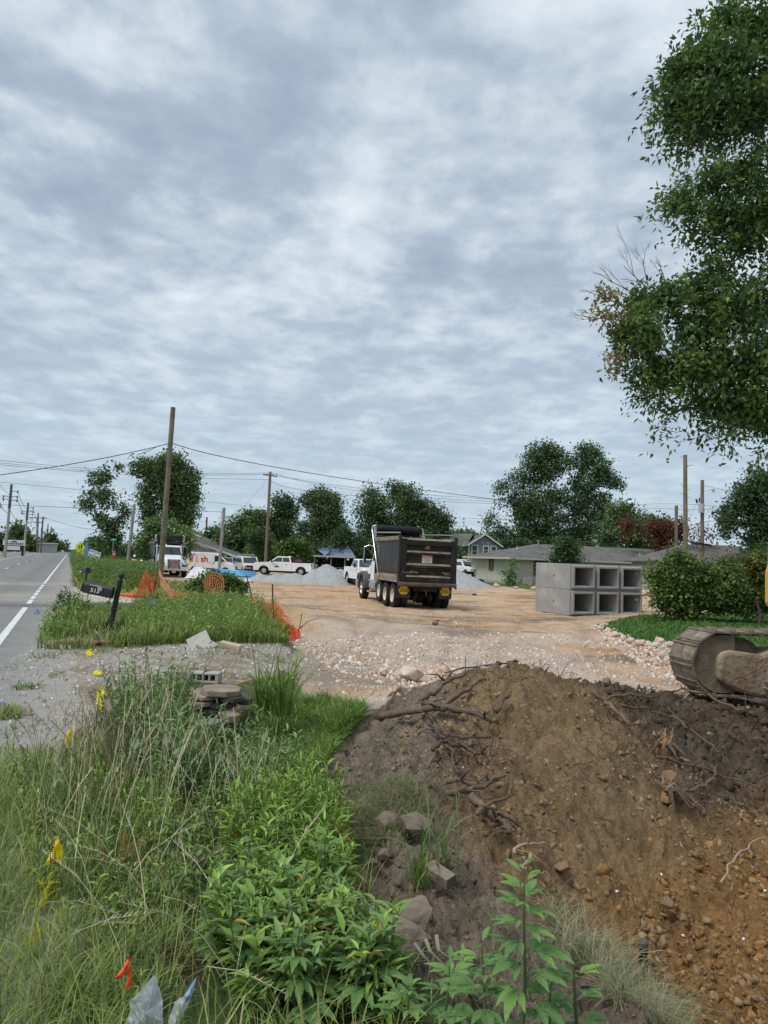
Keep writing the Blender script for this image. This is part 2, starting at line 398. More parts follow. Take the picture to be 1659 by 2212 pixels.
def detail(x, y, zn):
    b = fbm(x*3, y*3, 20, 5, .55)-.5; c = fbm(x*14, y*14, 30, 3, .6)-.5; e = np.abs(fbm(x*6, y*6, 40, 4)-.5)
    g = fbm(x*38, y*38, 31, 2)-.5
    dirt = b*.20+c*.18+g*.05-e*.14-.05+(fbm(x*1.1, y*1.1, 60, 2)-.5)*.10
    clay = (fbm(x*.8, y*.8, 50, 4)-.5)*.09+c*.022-.035*ruts(x, y)
    verge = b*.10+c*.02
    grav = b*.035+c*.012
    return np.select([zn == 4, zn == 3, zn == 0, zn == 5, zn == 2, zn == 6], [dirt, clay, verge, b*.06, grav, grav*0+c*.004], 0)
zf = GY < 130
GZ = GZ+np.where(zf, detail(GX, GY, ZN), 0)
f1 = fbm(GX*1.3, GY*1.3, 70, 4); f2 = fbm(GX*6, GY*6, 71, 4); f3 = fbm(GX*25, GY*25, 72, 3); f4 = fbm(GX*.35, GY*.35, 73, 3)
def mixc(a, b, t): return np.asarray(a)[None, None]*(1-t[..., None])+np.asarray(b)[None, None]*t[..., None]
C = np.zeros(GX.shape+(3,))
# soil under the weeds
soil = mixc((.13, .115, .07), (.08, .12, .045), sm(f1, .35, .65))
# asphalt: worn, with a pale gravelly edge, a dusty crossing and a darker patch
rd = road_d(GX, GY); rs = (GX-RP[0])*RD[0]+(GY-RP[1])*RD[1]
asp = mixc((.205, .205, .205), (.255, .25, .245), sm(f2, .3, .7))
edge = sm(-rd, -.1, 1.0)
asp = lerp(asp, mixc((.31, .295, .27), (.40, .37, .33), sm(f3, .3, .7)), (edge*.8)[..., None])
dust = np.exp(-((rs-14)/2.2)**2)*sm(fbm(GX*.6+rd, GY*2.0, 80, 3), .35, .6)+np.exp(-((rs-22)/3.0)**2)*.7*sm(fbm(GX*.3, GY*1.4, 81, 3), .4, .6)
asp = lerp(asp, np.array((.42, .37, .30))[None, None], np.clip(dust, 0, .8)[..., None])
patch = ((rs > 9.3) & (rs < 10.5) & (rd > -1.2) & (rd < 5.2)).astype(float)*.55
asp = lerp(asp, np.array((.10, .10, .10))[None, None], patch[..., None])
wheelt = np.exp(-((rd-1.1)/.35)**2)+np.exp(-((rd-3.0)/.35)**2)
asp = asp*(1-.14*np.clip(wheelt, 0, 1))[..., None]
grav = mixc((.34, .295, .24), (.50, .465, .41), sm(f3, .35, .65)); grav = lerp(grav, np.array((.29, .225, .155))[None, None], (sm(f2*.5+f1*.5, .47, .60)*.85)[..., None])
grav = lerp(grav, np.array((.30, .24, .17))[None, None], ((1-sm(GY, 7.4, 10.0))*.8*sm(f1, .25, .5))[..., None])
clay = mixc((.56, .36, .205), (.47, .255, .12), sm(f1, .42, .66)); clay = lerp(clay, np.array((.66, .49, .35))[None, None], (sm(f2, .48, .68)*.75)[..., None])
clay = lerp(clay, np.array((.15, .12, .085))[None, None], (sm(fbm(GX*.42+3, GY*.75, 90, 5, .6), .54, .64)*.85)[..., None])
pale = np.clip(1-sm(GY, 15, 24)+.35, 0, 1)*sm(f4, .3, .6)
clay = lerp(clay, mixc((.70, .60, .50), (.52, .46, .40), sm(f3, .3, .7)), (pale*.7)[..., None])
clay = lerp(clay, np.array((.30, .20, .12))[None, None], (ruts(GX, GY)*.42)[..., None])
grt = np.exp(-(((GX+.9)/1.0)**2+((GY-12.5)/2.4)**2)); clay = lerp(clay, np.array((.34, .29, .235))[None, None], np.clip(grt*1.4, 0, .85)[..., None])
# torn-up soil: brown subsoil on the slope, grey-brown topsoil left and right, orange clay at the bottom
dirt = mixc((.215, .145, .08), (.29, .20, .112), sm(f2, .3, .7))
org = 1-sm(H(GX, GY)+(f1-.5)*.35, -.72, -.22); dirt = lerp(dirt, mixc((.25, .138, .056), (.33, .19, .080), sm(f2, .3, .7)), (org)[..., None])
right = sm(GX-(2.1+.12*(9-GY)), 0, .9)*sm(GZ, -.75, -.35); dirt = lerp(dirt, mixc((.085, .066, .046), (.135, .108, .078), sm(f2, .3, .7)), right[..., None])
lft = 1-sm(GX-(.30+.50*(4.8-np.minimum(GY, 4.8))+.10*(GY-4.8)), -.1, .45); dirt = lerp(dirt, mixc((.19, .152, .115), (.27, .22, .17), sm(f2, .3, .7)), np.clip(lft, 0, 1)[..., None])
lawn = mixc((.06, .12, .03), (.09, .15, .04), sm(f1, .3, .7))
conc = mixc((.52, .47, .41), (.60, .55, .48), sm(f2, .3, .7))
for k, c in enumerate((soil, asp, grav, clay, dirt, lawn, conc)): C[ZN == k] = c[ZN == k]
far = GY > 45
fr = far & (ZN == 0); C[fr] = np.array((.09, .13, .045))
leftside = (rd > 9.2) & (rd < 16); C[leftside] = mixc((.45, .42, .37), (.13, .15, .06), sm(fbm(rs*.09, rd*.3, 95, 2), .45, .55))[leftside]
# soften colour joints a little
for _ in range(2):
    C[1:-1, 1:-1] = C[1:-1, 1:-1]*.5+(C[:-2, 1:-1]+C[2:, 1:-1]+C[1:-1, :-2]+C[1:-1, 2:])*.125
m_ground = M('ground_material', (.3,)*3, rough=.95, var=.34, sc=34, bump=.032, bsc=55, attr=True, spec=.12)
m_asph = M('asphalt_material', (.3,)*3, rough=.9, var=.22, sc=60, bump=.006, bsc=120, attr=True, spec=.2)
nr, nc = GX.shape
I = np.arange(nr*nc).reshape(nr, nc)
FQ = np.stack([I[:-1, :-1], I[:-1, 1:], I[1:, 1:], I[1:, :-1]], -1).reshape(-1, 4)
VV = np.stack([GX, GY, GZ], -1).reshape(-1, 3); CCc = C.reshape(-1, 3); fz = ZN[:-1, :-1].reshape(-1)
names = {0: 'ground', 1: 'road', 2: 'gravel_driveway', 3: 'clay_lot', 4: 'dirt_mound', 5: 'lawn', 6: 'concrete_driveway'}
for k, nm in names.items():
    f = FQ[fz == k]
    if len(f) == 0: continue
    u, inv = np.unique(f, return_inverse=True)
    o = np_mesh(nm, VV[u], inv.reshape(-1, 4), m_asph if k == 1 else m_ground, col=CCc[u], smooth=True)
    o['kind'] = 'structure'
def HH(x, y):
    x = np.asarray(x, float); y = np.asarray(y, float)
    return H(x, y)+detail(x, y, zones(x, y))
def hh(x, y): return float(HH(np.array([x]), np.array([y]))[0])

# painted edge line and centre dashes, thin sheets 4 mm above the asphalt
def strip(a0, a1, off, wd, name, mat, step=.5, rag=.0):
    n = max(2, int((a1-a0)/step)); V = []; F = []
    for i in range(n+1):
        s = a0+(a1-a0)*i/n
        for q in (off-wd/2+random.uniform(-rag, rag), off+wd/2+random.uniform(-rag, rag)):
            p = RP+RD*s+RN*q; V.append((p[0], p[1], Hs(p[0], p[1])+.006))
    for i in range(n): F.append((2*i, 2*i+1, 2*i+3, 2*i+2))
    o = np_mesh(name, V, F, mat); o['kind'] = 'structure'; return o
m_line = M('road_paint', (.72, .72, .70), .7, .12, 8, col2=(.36, .36, .35), c2lo=.52, c2hi=.72)
strip(-7, 9.2, 0, .13, 'edge_line', m_line, .12, .006); strip(10.6, 12.3, 0, .13, 'edge_line', m_line, .12, .006)
for s0 in (12.7, 14.6, 16.4, 18.4, 20.4): strip(s0, s0+1.5, 0, .12, 'edge_line', m_line, .12, .008)
strip(23, 150, 0, .11, 'edge_line', m_line, 2, .01)
for k in range(12): strip(20+k*12, 23+k*12, 3.1, .12, 'lane_mark', m_line, .5)
strip(0, 200, 5.9, .12, 'centre_line', m_line, 2)
# kerb and verge across the road
V = []; F = []
for i in range(60):
    s = 10+i*4
    for q, z in ((9.1, .0), (9.15, .13), (9.45, .14), (9.5, .10)):
        p = RP+RD*s+RN*q; V.append((p[0], p[1], Hs(p[0], p[1])+z))
for i in range(59):
    for j in range(3): F.append((4*i+j, 4*i+j+1, 4*i+j+5, 4*i+j+4))
np_mesh('kerb', V, F, M('kerb_concrete', (.48, .45, .40), .9, .15, 3))['kind'] = 'structure'

# ------------------------------------------------------------ loose stone, clods and rubble (stuff)
def world_rand(poly, n, ymin=None, near=1.0):
    P = np.array(poly); x0, y0 = P.min(0); x1, y1 = P.max(0); out = []
    got = 0
    while got < n:
        x = rng.uniform(x0, x1, n*3); y = rng.uniform(y0, y1, n*3)
        k = inpoly(x, y, poly); 
        if near: k &= rng.random(n*3) < np.clip((max(y0, 2.5)/np.maximum(y, .1))**near, 0, 1)
        x, y = x[k], y[k]; out.append(np.c_[x, y]); got += len(x)
    return np.concatenate(out)[:n]
def infov(P, m=.74): return P[(np.abs(P[:, 0]) < m*P[:, 1]+.6) & (P[:, 1] > 2.2)]
m_rock = M('rubble_material', (.3,)*3, rough=.93, var=.3, sc=40, bump=.006, bsc=80, attr=True, spec=.15)
def rubble(name, poly, n, smin, smax, cols, pw=2.2, near=1.0, sink=.25, flat=.75, dens=None, label=None, cat=None, jag=.28):
    P = infov(world_rand(poly, n, near=near))
    if dens is not None: P = P[rng.random(len(P)) < dens(P[:, 0], P[:, 1])]
    zn = zones(P[:, 0], P[:, 1]); z = H(P[:, 0], P[:, 1])+detail(P[:, 0], P[:, 1], zn)
    s = smin*(smax/smin)**(rng.random(len(P))**pw)
    cols = np.array(cols); c = cols[rng.integers(0, len(cols), len(P))]*rng.uniform(.86, 1.1, (len(P), 1))
    V, F, Cc = rock_scatter(np.c_[P, z-s*sink+s*.3], s, c, flat, jag)
    o = np_mesh(name, V, F, m_rock, col=Cc); o['kind'] = 'stuff'; tag(o, label, cat); return o
slope = [(.25,8.3),(.1,6.6),(.55,5.2),(.95,4.4),(1.2,3.8),(1.9,3.2),(4.4,3.2),(4.6,7.0),(3.6,7.4),(2.6,7.9),(1.8,8.2)]
rubble('dirt_clods', slope, 24000, .006, .055, [(.30,.21,.12),(.25,.17,.096),(.34,.24,.14)], label='crumbled brown dirt clods down the face of the mound', cat='clods', near=.8, pw=5, sink=.42,
       dens=lambda x, y: np.clip(sm(fbm(x*2, y*2, 5, 3), .34, .58)+.2, 0, 1))
pit = [(.8,5.2),(1.05,4.3),(1.5,3.8),(1.9,3.4),(4.3,3.3),(6.2,5.4),(5.4,7.2),(3.6,7.0),(2.4,6.5),(1.4,6.0)]
rubble('clay_clods', pit, 19000, .006, .062, [(.35,.20,.08),(.30,.165,.063),(.38,.225,.095),(.27,.15,.06)], label='orange brown clay lumps at the bottom of the pit', cat='clods', near=.6, pw=3.6, sink=.4,
       dens=lambda x, y: np.clip(sm(fbm(x*2, y*2, 5, 3), .3, .55)+.3, 0, 1)*(1-.85*sm(H(x, y), -.6, -.35)))
topl = [(-.25,7.6),(-.45,6.9),(-.55,6.3),(.1,4.8),(0,3.7),(.4,2.75),(1.0,2.7),(1.3,3.3),(.8,4.4),(.5,5.2),(.3,6.4),(.3,7.7)]
rubble('topsoil_crumbs', topl, 4500, .004, .04, [(.22,.175,.135),(.17,.13,.10),(.26,.21,.165)], label='grey brown soil crumbs along the spoil ridge', cat='clods', near=.8, pw=4.5, sink=.35)
dark = [(2.2,8.6),(2.9,7.6),(3.4,7.0),(3.6,5.0),(6.5,5.0),(6.8,10),(4.5,10.4),(3.0,10.4),(1.6,10.2),(1.2,9.0)]
rubble('dark_clods', dark, 9000, .010, .10, [(.11,.088,.062),(.085,.068,.05),(.15,.118,.083)], pw=4.5, sink=.35, label='dark torn topsoil lumps round the excavator', cat='clods')
rubble('crushed_rock', CLAYP, 24000, .015, .07, [(.62,.52,.42),(.58,.40,.27),(.70,.64,.57),(.52,.33,.20),(.66,.50,.38)], near=1.5, pw=4, sink=.4,
       dens=lambda x, y: np.clip(sm(fbm(x*.6, y*.6, 9, 3), .4, .62)+.12+.5*(y < 16), 0, 1)*(y < 40), label='crushed pink and white rock pressed into the clay lot', cat='crushed rock')
rim = hpoly([(640,1385),(600,1330),(622,1335),(700,1400),(860,1430),(900,1440),(1000,1425),(1050,1445),(860,1480),(700,1440)])
rubble('lot_stone', hpoly([(640,1440),(645,1385),(760,1372),(1000,1368),(1250,1372),(1420,1420),(1475,1462),(1240,1462),(1000,1440),(860,1470)]), 9000, .014, .075, [(.70,.60,.50),(.66,.50,.38),(.78,.72,.66),(.56,.40,.28)], near=0, pw=3.6, sink=.35, dens=lambda x, y: np.clip(sm(fbm(x*.9, y*.9, 19, 3), .35, .6)+.15, 0, 1), label='broken pink and white stone strewn over the near end of the lot', cat='crushed rock')
rubble('white_rock', rim, 2000, .018, .10, [(.74,.68,.62),(.70,.56,.45),(.62,.44,.32)], near=0, pw=4, sink=.4, label='loose white and pink rocks where the lot meets the dirt mound', cat='rocks')
rim2 = hpoly([(1275,1352),(1300,1345),(1350,1372),(1440,1395),(1480,1425),(1475,1475),(1420,1462),(1330,1400)])
rubble('white_rubble', rim2, 2400, .02, .12, [(.74,.70,.65),(.72,.56,.45),(.60,.42,.30)], near=0, pw=3.2, sink=.35, label='white and pink rubble along the edge of the lawn', cat='rubble')
rubble('driveway_gravel', Z_GRAVEL, 15000, .005, .042, [(.52,.50,.46),(.42,.385,.34),(.64,.62,.59),(.33,.29,.24)], near=.8, pw=4, sink=.4, dens=lambda x, y: np.clip(.35+sm(y, 7.5, 10)*.65, 0, 1), label='pale loose gravel covering the driveway', cat='gravel')
sh = [tuple(RP+RD*s+RN*q) for s, q in ((-7,-.35),(12,-.5),(22,-.6),(22,-1.6),(-7,-1.9))]
rubble('shoulder_grit', sh, 3500, .006, .026, [(.5,.47,.43),(.62,.6,.56),(.34,.31,.28)], near=0, label='grit along the road shoulder', cat='grit')
white = rubble('pebbles', slope+[], 90, .010, .02, [(.85,.85,.83)], near=0, sink=.0, label='tiny white pebbles dotted over the brown slope', cat='pebbles')
# single boulders on the lawn edge and elsewhere
m_bw = M('boulder_stone', (.64, .55, .47), .92, .25, 6, bump=.02, bsc=14, col2=(.55, .30, .17), c2lo=.5, c2hi=.62)
m_bg = M('boulder_brown', (.25, .17, .10), .95, .25, 8, bump=.02, bsc=20)
def boulder(px, py, wpx, label, mat=None, group=None, hr=.75, name='rock', cat='rock', sink=.2, Yf=None):
    p = hit(px, py) if Yf is None else at(px, py, Yf); s = wpx/FPX*p[1]/2
    mb = MB(); r = np.random.default_rng(int(px*7+py))
    v = ICO_V*(1+r.uniform(-.22, .26, (12, 1))); mb.add(v*np.array([s*1.15, s, s*hr*1.1]), [tuple(f) for f in ICO_F])
    o = mb.build(name, mat or m_bw, loc=(p[0], p[1], p[2]+s*hr*(1-sink)), rot=(0, 0, r.uniform(0, 6)))
    sb = o.modifiers.new('s', 'SUBSURF'); sb.levels = sb.render_levels = 1; sb.subdivision_type = 'SIMPLE'
    tx = bpy.data.textures.get('rocktex') or bpy.data.textures.new('rocktex', 'CLOUDS'); tx.noise_scale = .1
    dm = o.modifiers.new('d', 'DISPLACE'); dm.texture = tx; dm.strength = s*.45; dm.mid_level = .5; dm.texture_coords = 'GLOBAL'
    return tag(o, label, cat, group)
BG = 'white and pink boulders lining the lawn edge'
bl = [(1296,1362,20),(1313,1368,22),(1330,1376,24),(1347,1384,22),(1362,1390,26),(1340,1392,14),(1382,1396,28),(1402,1398,20),(1418,1400,26),(1434,1404,20),(1446,1402,34),(1462,1412,30),(1470,1432,34),(1448,1432,22),(1430,1420,18),(1478,1452,28),(1308,1384,13),(1287,1356,14),(1398,1414,16),(1375,1410,15),(1416,1438,14)]
for i, (x, y, wd) in enumerate(bl):
    boulder(x, y, wd*.78, 'pale pink and white boulder in the row where the clay lot meets the lawn', group=BG)
boulder(1425, 1396, 30, 'big white boulder just left of the excavator track, on the lawn edge')
boulder(882, 1471, 52, 'large pale pink rock at the left foot of the dirt mound')
boulder(828, 1458, 26, 'small pink rock left of the large pale rock at the mound')
for (x, y, wd, l) in [(955,1880,50,'round dark stone half buried in grass on the spoil ridge'),(1215,1885,34,'ochre stone on the slope beside the thin forked root'),
                      (1445,1690,34,'flat ochre slab leaning in the brown slope under the splintered stump'),(1310,1480,22,'small ochre stone on the shoulder of the mound'),(830,1855,30,'rounded grey clod left of the wood block'),
                      (808,1870,22,'smaller rounded grey clod under the bigger one'),(835,1790,46,'large grey brown soil lump on the left of the ridge'),(900,1800,60,'broad pale soil lump in the middle of the ridge'),(1440,1960,30,'orange clay lump standing above the pit floor')]:
    boulder(x, y, wd, l, mat=m_bg if 'och' in l or 'orange' in l else M('grey_soil_stone', (.20, .16, .125), .95, .25, 9, bump=.02, bsc=20))
boulder(1072, 1268, 14, 'small heap of pink rock in front of the ranch house', hr=.6)
boulder(1115, 1272, 12, 'low pink stone heap left of the concrete culverts', hr=.5)

# ------------------------------------------------------------ vegetation builders
m_grass = M('grass_blade', (.1,)*3, rough=.6, var=.12, sc=3, attr=True, trans=.30, spec=.25)
m_leaf = M('leaf', (.1,)*3, rough=.55, var=.10, sc=3, attr=True, trans=.28, spec=.3)
m_stem = M('green_stem', (.10, .13, .045), .7, .2, 8)
m_brownstem = M('brown_stem', (.12, .085, .05), .8, .2, 8)
def blades(P, ln, wd, bend, C, az=None, base_lift=0):
    n = len(P); az = rng.uniform(0, 2*math.pi, n) if az is None else az
    T = np.array([0, .38, .72, 1.0]); Wf = np.array([.8, 1.0, .7, 0])
    D = np.c_[np.cos(az), np.sin(az), np.zeros(n)]; S = np.c_[-np.sin(az+rng.uniform(-1, 1, n)), np.cos(az), np.zeros(n)]
    S /= np.linalg.norm(S, axis=1, keepdims=True)
    V = []
    for t, f in zip(T, Wf):
        c = P+np.array([0, 0, 1])*(ln*(t-bend*.55*t*t))[:, None]+D*(ln*bend*t**1.7*.8)[:, None]
        if f > 0: V += [c-S*(wd*f/2)[:, None], c+S*(wd*f/2)[:, None]]
        else: V += [c]
    V = np.stack(V, 1); b = (np.arange(n)*7)[:, None]
    F = np.concatenate([b+np.array([0, 1, 3, 2]), b+np.array([2, 3, 5, 4]), b+np.array([4, 5, 6, 6])])
    Fq = np.concatenate([b+np.array([0, 1, 3]), b+np.array([0, 3, 2]), b+np.array([2, 3, 5]), b+np.array([2, 5, 4]), b+np.array([4, 5, 6])])
    return V.reshape(-1, 3), Fq, np.repeat(C, 7, axis=0)
def grass(name, poly, n, l0, l1, wd, cols, near=1.0, bend=(.2, 1.0), dens=None, label=None, cat='grass', fov=.62, az=None, clump=0):
    P = infov(world_rand(poly, n, near=near), fov)
    if clump:
        k = rng.integers(0, max(1, len(P)//clump), len(P)); P = P[k]+rng.normal(0, .035, (len(P), 2))*np.clip(P[k][:, 1:2]/6, .5, 3)
    if dens is not None: P = P[rng.random(len(P)) < dens(P[:, 0], P[:, 1])]
    z = H(P[:, 0], P[:, 1]); n = len(P); cols = np.array(cols)
    hv = .15+1.5*fbm(P[:, 0]*1.1, P[:, 1]*1.1, 33, 3)
    ln = rng.uniform(l0, l1, n)*hv; c = cols[rng.integers(0, len(cols), n)]*rng.uniform(.7, 1.25, (n, 1))
    V, F, Cc = blades(np.c_[P, z-.02], ln, wd*rng.uniform(.6, 1.3, n)*np.clip(P[:, 1]/5, .8, 6), rng.uniform(*bend, n), c, None if az is None else rng.normal(az, .7, n))
    o = np_mesh(name, V, F, m_grass, col=Cc); o['kind'] = 'stuff'; return tag(o, label, cat)
G1 = [(0.297,0.374,0.099),(0.226,0.319,0.078),(0.368,0.418,0.125),(0.428,0.396,0.167),(0.178,0.259,0.063)]
G2 = [(.20,.31,.065),(.16,.26,.05),(.26,.36,.085),(.12,.20,.05)]
FG = hpoly([(0,1655),(60,1650),(120,1612),(210,1570),(300,1530),(400,1530),(470,1560),(560,1545),(700,1530),(770,1540),(720,1600),(660,1680),(700,1740),(770,1780),(740,1880),(800,1980),(880,2100),(930,2212)])+[(.2,1.4),(-3,1.4),(-6,3.5),(-6.2,6.3)]
FGL = [(-6.2,6.3),(-6,3.5),(-3,1.4),(-.9,1.4),(-.7,3),(-1.1,4.4),(-1.4,6.2),(-2.2,6.9),(-2.6,6.1)]
grass('weedy_grass', FG, 26000, .16, .42, .006, G1, near=.7, label='dense green grass filling the near verge and ditch', dens=lambda x, y: np.where(inpoly(x, y, FGL), 1, .55))
grass('fine_grass', FGL, 34000, .14, .34, .0042, [(.27,.38,.11),(.21,.32,.09),(.34,.41,.16),(.30,.36,.13),(.15,.23,.06)], near=.7, bend=(.5, 1.3), label='fine wispy grass at the lower left')
mid = hpoly([(560,1540),(700,1510),(790,1535),(740,1600),(670,1690),(620,1700),(540,1640)])
grass('ditch_grass', mid, 16000, .12, .36, .006, G2, near=.3, bend=(.5, 1.2), label='bright green grass in the ditch left of the dirt mound')
knob = hpoly([(735,1790),(790,1740),(830,1700),(900,1700),(920,1740),(890,1800),(820,1830),(760,1830)])
grass('ridge_tuft_grass', knob, 5200, .08, .22, .0045, [(.16,.20,.07),(.24,.21,.11),(.11,.15,.05),(.30,.26,.16)], near=0, bend=(.6, 1.4), label='straggly grass tuft on the crest of the spoil ridge')
cut = hpoly([(1180,1965),(1230,1990),(1330,2060),(1420,2140),(1490,2212),(1400,2212),(1280,2110),(1180,2010)])+[]
grass('cut_grass', cut, 1900, .08, .34, .004, [(.34,.33,.20),(.25,.27,.13),(.42,.38,.26),(.20,.24,.10)], near=0, bend=(.6, 1.7), label='pale cut grass draped along the edge of the pit', clump=22)
vs = hpoly([(830,1560),(700,1690),(760,1790),(800,1900),(950,1900),(1100,2000),(1200,2120),(1250,2212),(950,2212),(860,1990),(1000,1720)])
grass('ridge_grass', vs, 3600, .06, .2, .004, [(.17,.19,.09),(.28,.25,.15),(.11,.15,.05)], near=.3, bend=(.6, 1.6), label='sparse grass blades lying over the spoil ridge', dens=lambda x, y: sm(fbm(x*3, y*3, 14, 2), .4, .62))
grass('verge_grass', VG2, 34000, .16, .48, .007, G1+G2, near=0, label='thick green grass round the mailbox', dens=lambda x, y: np.clip(.35+sm(fbm(x*1.1, y*1.1, 15, 2), .3, .6), 0, 1)*(.06+.94*(~((np.abs(x+5.1) < .6) & (y > 12.2) & (y < 15.3)))))
grass('gravel_weeds', Z_GRAVEL, 9000, .04, .16, .006, [(.33,.27,.15),(.20,.25,.09),(.26,.28,.12)], near=.3, bend=(.4, 1.4), dens=lambda x, y: sm(fbm(x*1.6, y*1.6, 88, 3), .54, .62)*.8, label='sparse dry weeds coming up through the gravel')
LB = [tuple(RP+RD*s+RN*q) for s, q in ((18.5,-1.3),(34,-1.2),(60,-1.0),(90,-1.0),(90,-12),(55,-7.8),(36,-5.9),(23,-4.6),(19.5,-4.2))]
grass('bank_grass', LB, 15000, .4, 1.0, .010, G1, near=.5, label='rank grass on the bank behind the concrete driveway')
back = [(-9.5,26.5),(-5.4,24.5),(-5.6,28),(-9.2,40),(-15,48),(-20,62),(-24,62),(-13,34)]
grass('bank_grass', back, 9000, .2, .5, .012, G1, near=.3, label='grass strip behind the orange net fence')
grass('lawn_grass', Z_LAWN, 30000, .05, .15, .009, [(.08,.20,.04),(.11,.23,.05),(.14,.23,.06)], near=0, label='mown green lawn grass under the vine bush')
hs = [(12,66),(24,58),(40,60),(40,74),(14,72)]
grass('yard_grass', hs, 2600, .08, .3, .03, G1, near=0, label='thin grass in front of the ranch house')
tufts = hpoly([(100,1468),(150,1466),(160,1500),(110,1505)])
for nm, pts, n, cs in (('dry_grass', [(310,1460),(390,1455),(470,1470),(470,1490),(380,1495),(300,1490)], 1500, [(.33,.27,.15),(.26,.22,.12),(.16,.18,.07)]),
                      ('shoulder_tuft', [(100,1450),(140,1446),(140,1462),(105,1466)], 260, G1), ('shoulder_tuft', [(195,1495),(295,1490),(300,1510),(200,1512)], 700, [(.15,.19,.07),(.24,.22,.11)]),
                      ('shoulder_tuft', [(0,1535),(40,1530),(45,1552),(0,1556)], 420, G1), ('shoulder_tuft', [(25,1482),(90,1480),(90,1490),(28,1492)], 160, G2)):
    pp = hpoly(pts); lab = {100: 'small green tuft at the edge of the asphalt near the driveway', 195: 'broad green tuft on the gravel in the middle of the shoulder', 0: 'dark green tuft on the asphalt edge at the left border', 25: 'low flat tuft on the asphalt edge left of the gravel', 310: 'dry straw coloured grass patch on the gravel driveway'}[pts[0][0]]
    grass(nm, pp, n, .04, .15, .006, cs, near=0, bend=(.5, 1.4), label=lab)
# tall seed stalks with plumes
def stalks(name, poly, n, l0, l1, cols, label, az=None, bend=(.15, .7), plume=True, near=.5):
    P = infov(world_rand(poly, n, near=near)); z = H(P[:, 0], P[:, 1]); n = len(P)
    ln = rng.uniform(l0, l1, n); bd = rng.uniform(*bend, n); azv = rng.uniform(0, 6.28, n) if az is None else rng.normal(az, .8, n)
    mb = MB(); Vc = []
    for i in range(n):
        p = Vector((P[i, 0], P[i, 1], z[i])); d = Vector((math.cos(azv[i]), math.sin(azv[i]), 0)); pts = []
        for t in (0, .25, .5, .75, 1): pts.append(p+Vector((0, 0, 1))*ln[i]*(t-bd[i]*.5*t*t)+d*ln[i]*bd[i]*t**1.8*.8)
        r = .0014+.0006*random.random(); mb.tube(pts, [r*1.3, r*1.2, r, r*.8, r*.5], 3)
        if plume:
            for k in range(9):
                t = .74+.26*k/9; q = pts[3].lerp(pts[4], (t-.75)/.25 if t > .75 else 0); a = random.uniform(0, 6.28)
                mb.cyl(q, q+Vector((math.cos(a)*.006, math.sin(a)*.006, .014))+(pts[4]-pts[3]).normalized()*.012, .0022, .0008, 3)
    o = mb.build(name, M(name+'_mat', cols, .8, .3, 4), fix=False); o['kind'] = 'stuff'; return tag(o, label, 'grass')
tall = hpoly([(60,1700),(200,1640),(330,1640),(480,1760),(620,1800),(520,1900),(260,1930),(60,1860)])
stalks('seed_stalks', tall, 150, .5, .95, (.56, .50, .34), 'tall pale dry grass stalks standing over the weeds', bend=(.1, .5))
stalks('brown_stalks', hpoly([(30,1700),(150,1640),(300,1640),(330,1800),(60,1840)]), 90, .4, .72, (.17, .11, .07), 'thin brown grass seed heads at the left')
stalks('seed_stalks', hpoly([(0,1930),(300,1900),(560,1950),(600,2212),(0,2212)]), 30, .35, .75, (.58, .54, .38), 'long straw coloured grass stems leaning across the lower left', bend=(.5, 1.3))
stalks('seed_stalks', hpoly([(190,1400),(330,1398),(330,1380),(190,1385)]), 40, .2, .5, (.45, .36, .22), 'dry grass stems at the driveway edge below the mailbox')

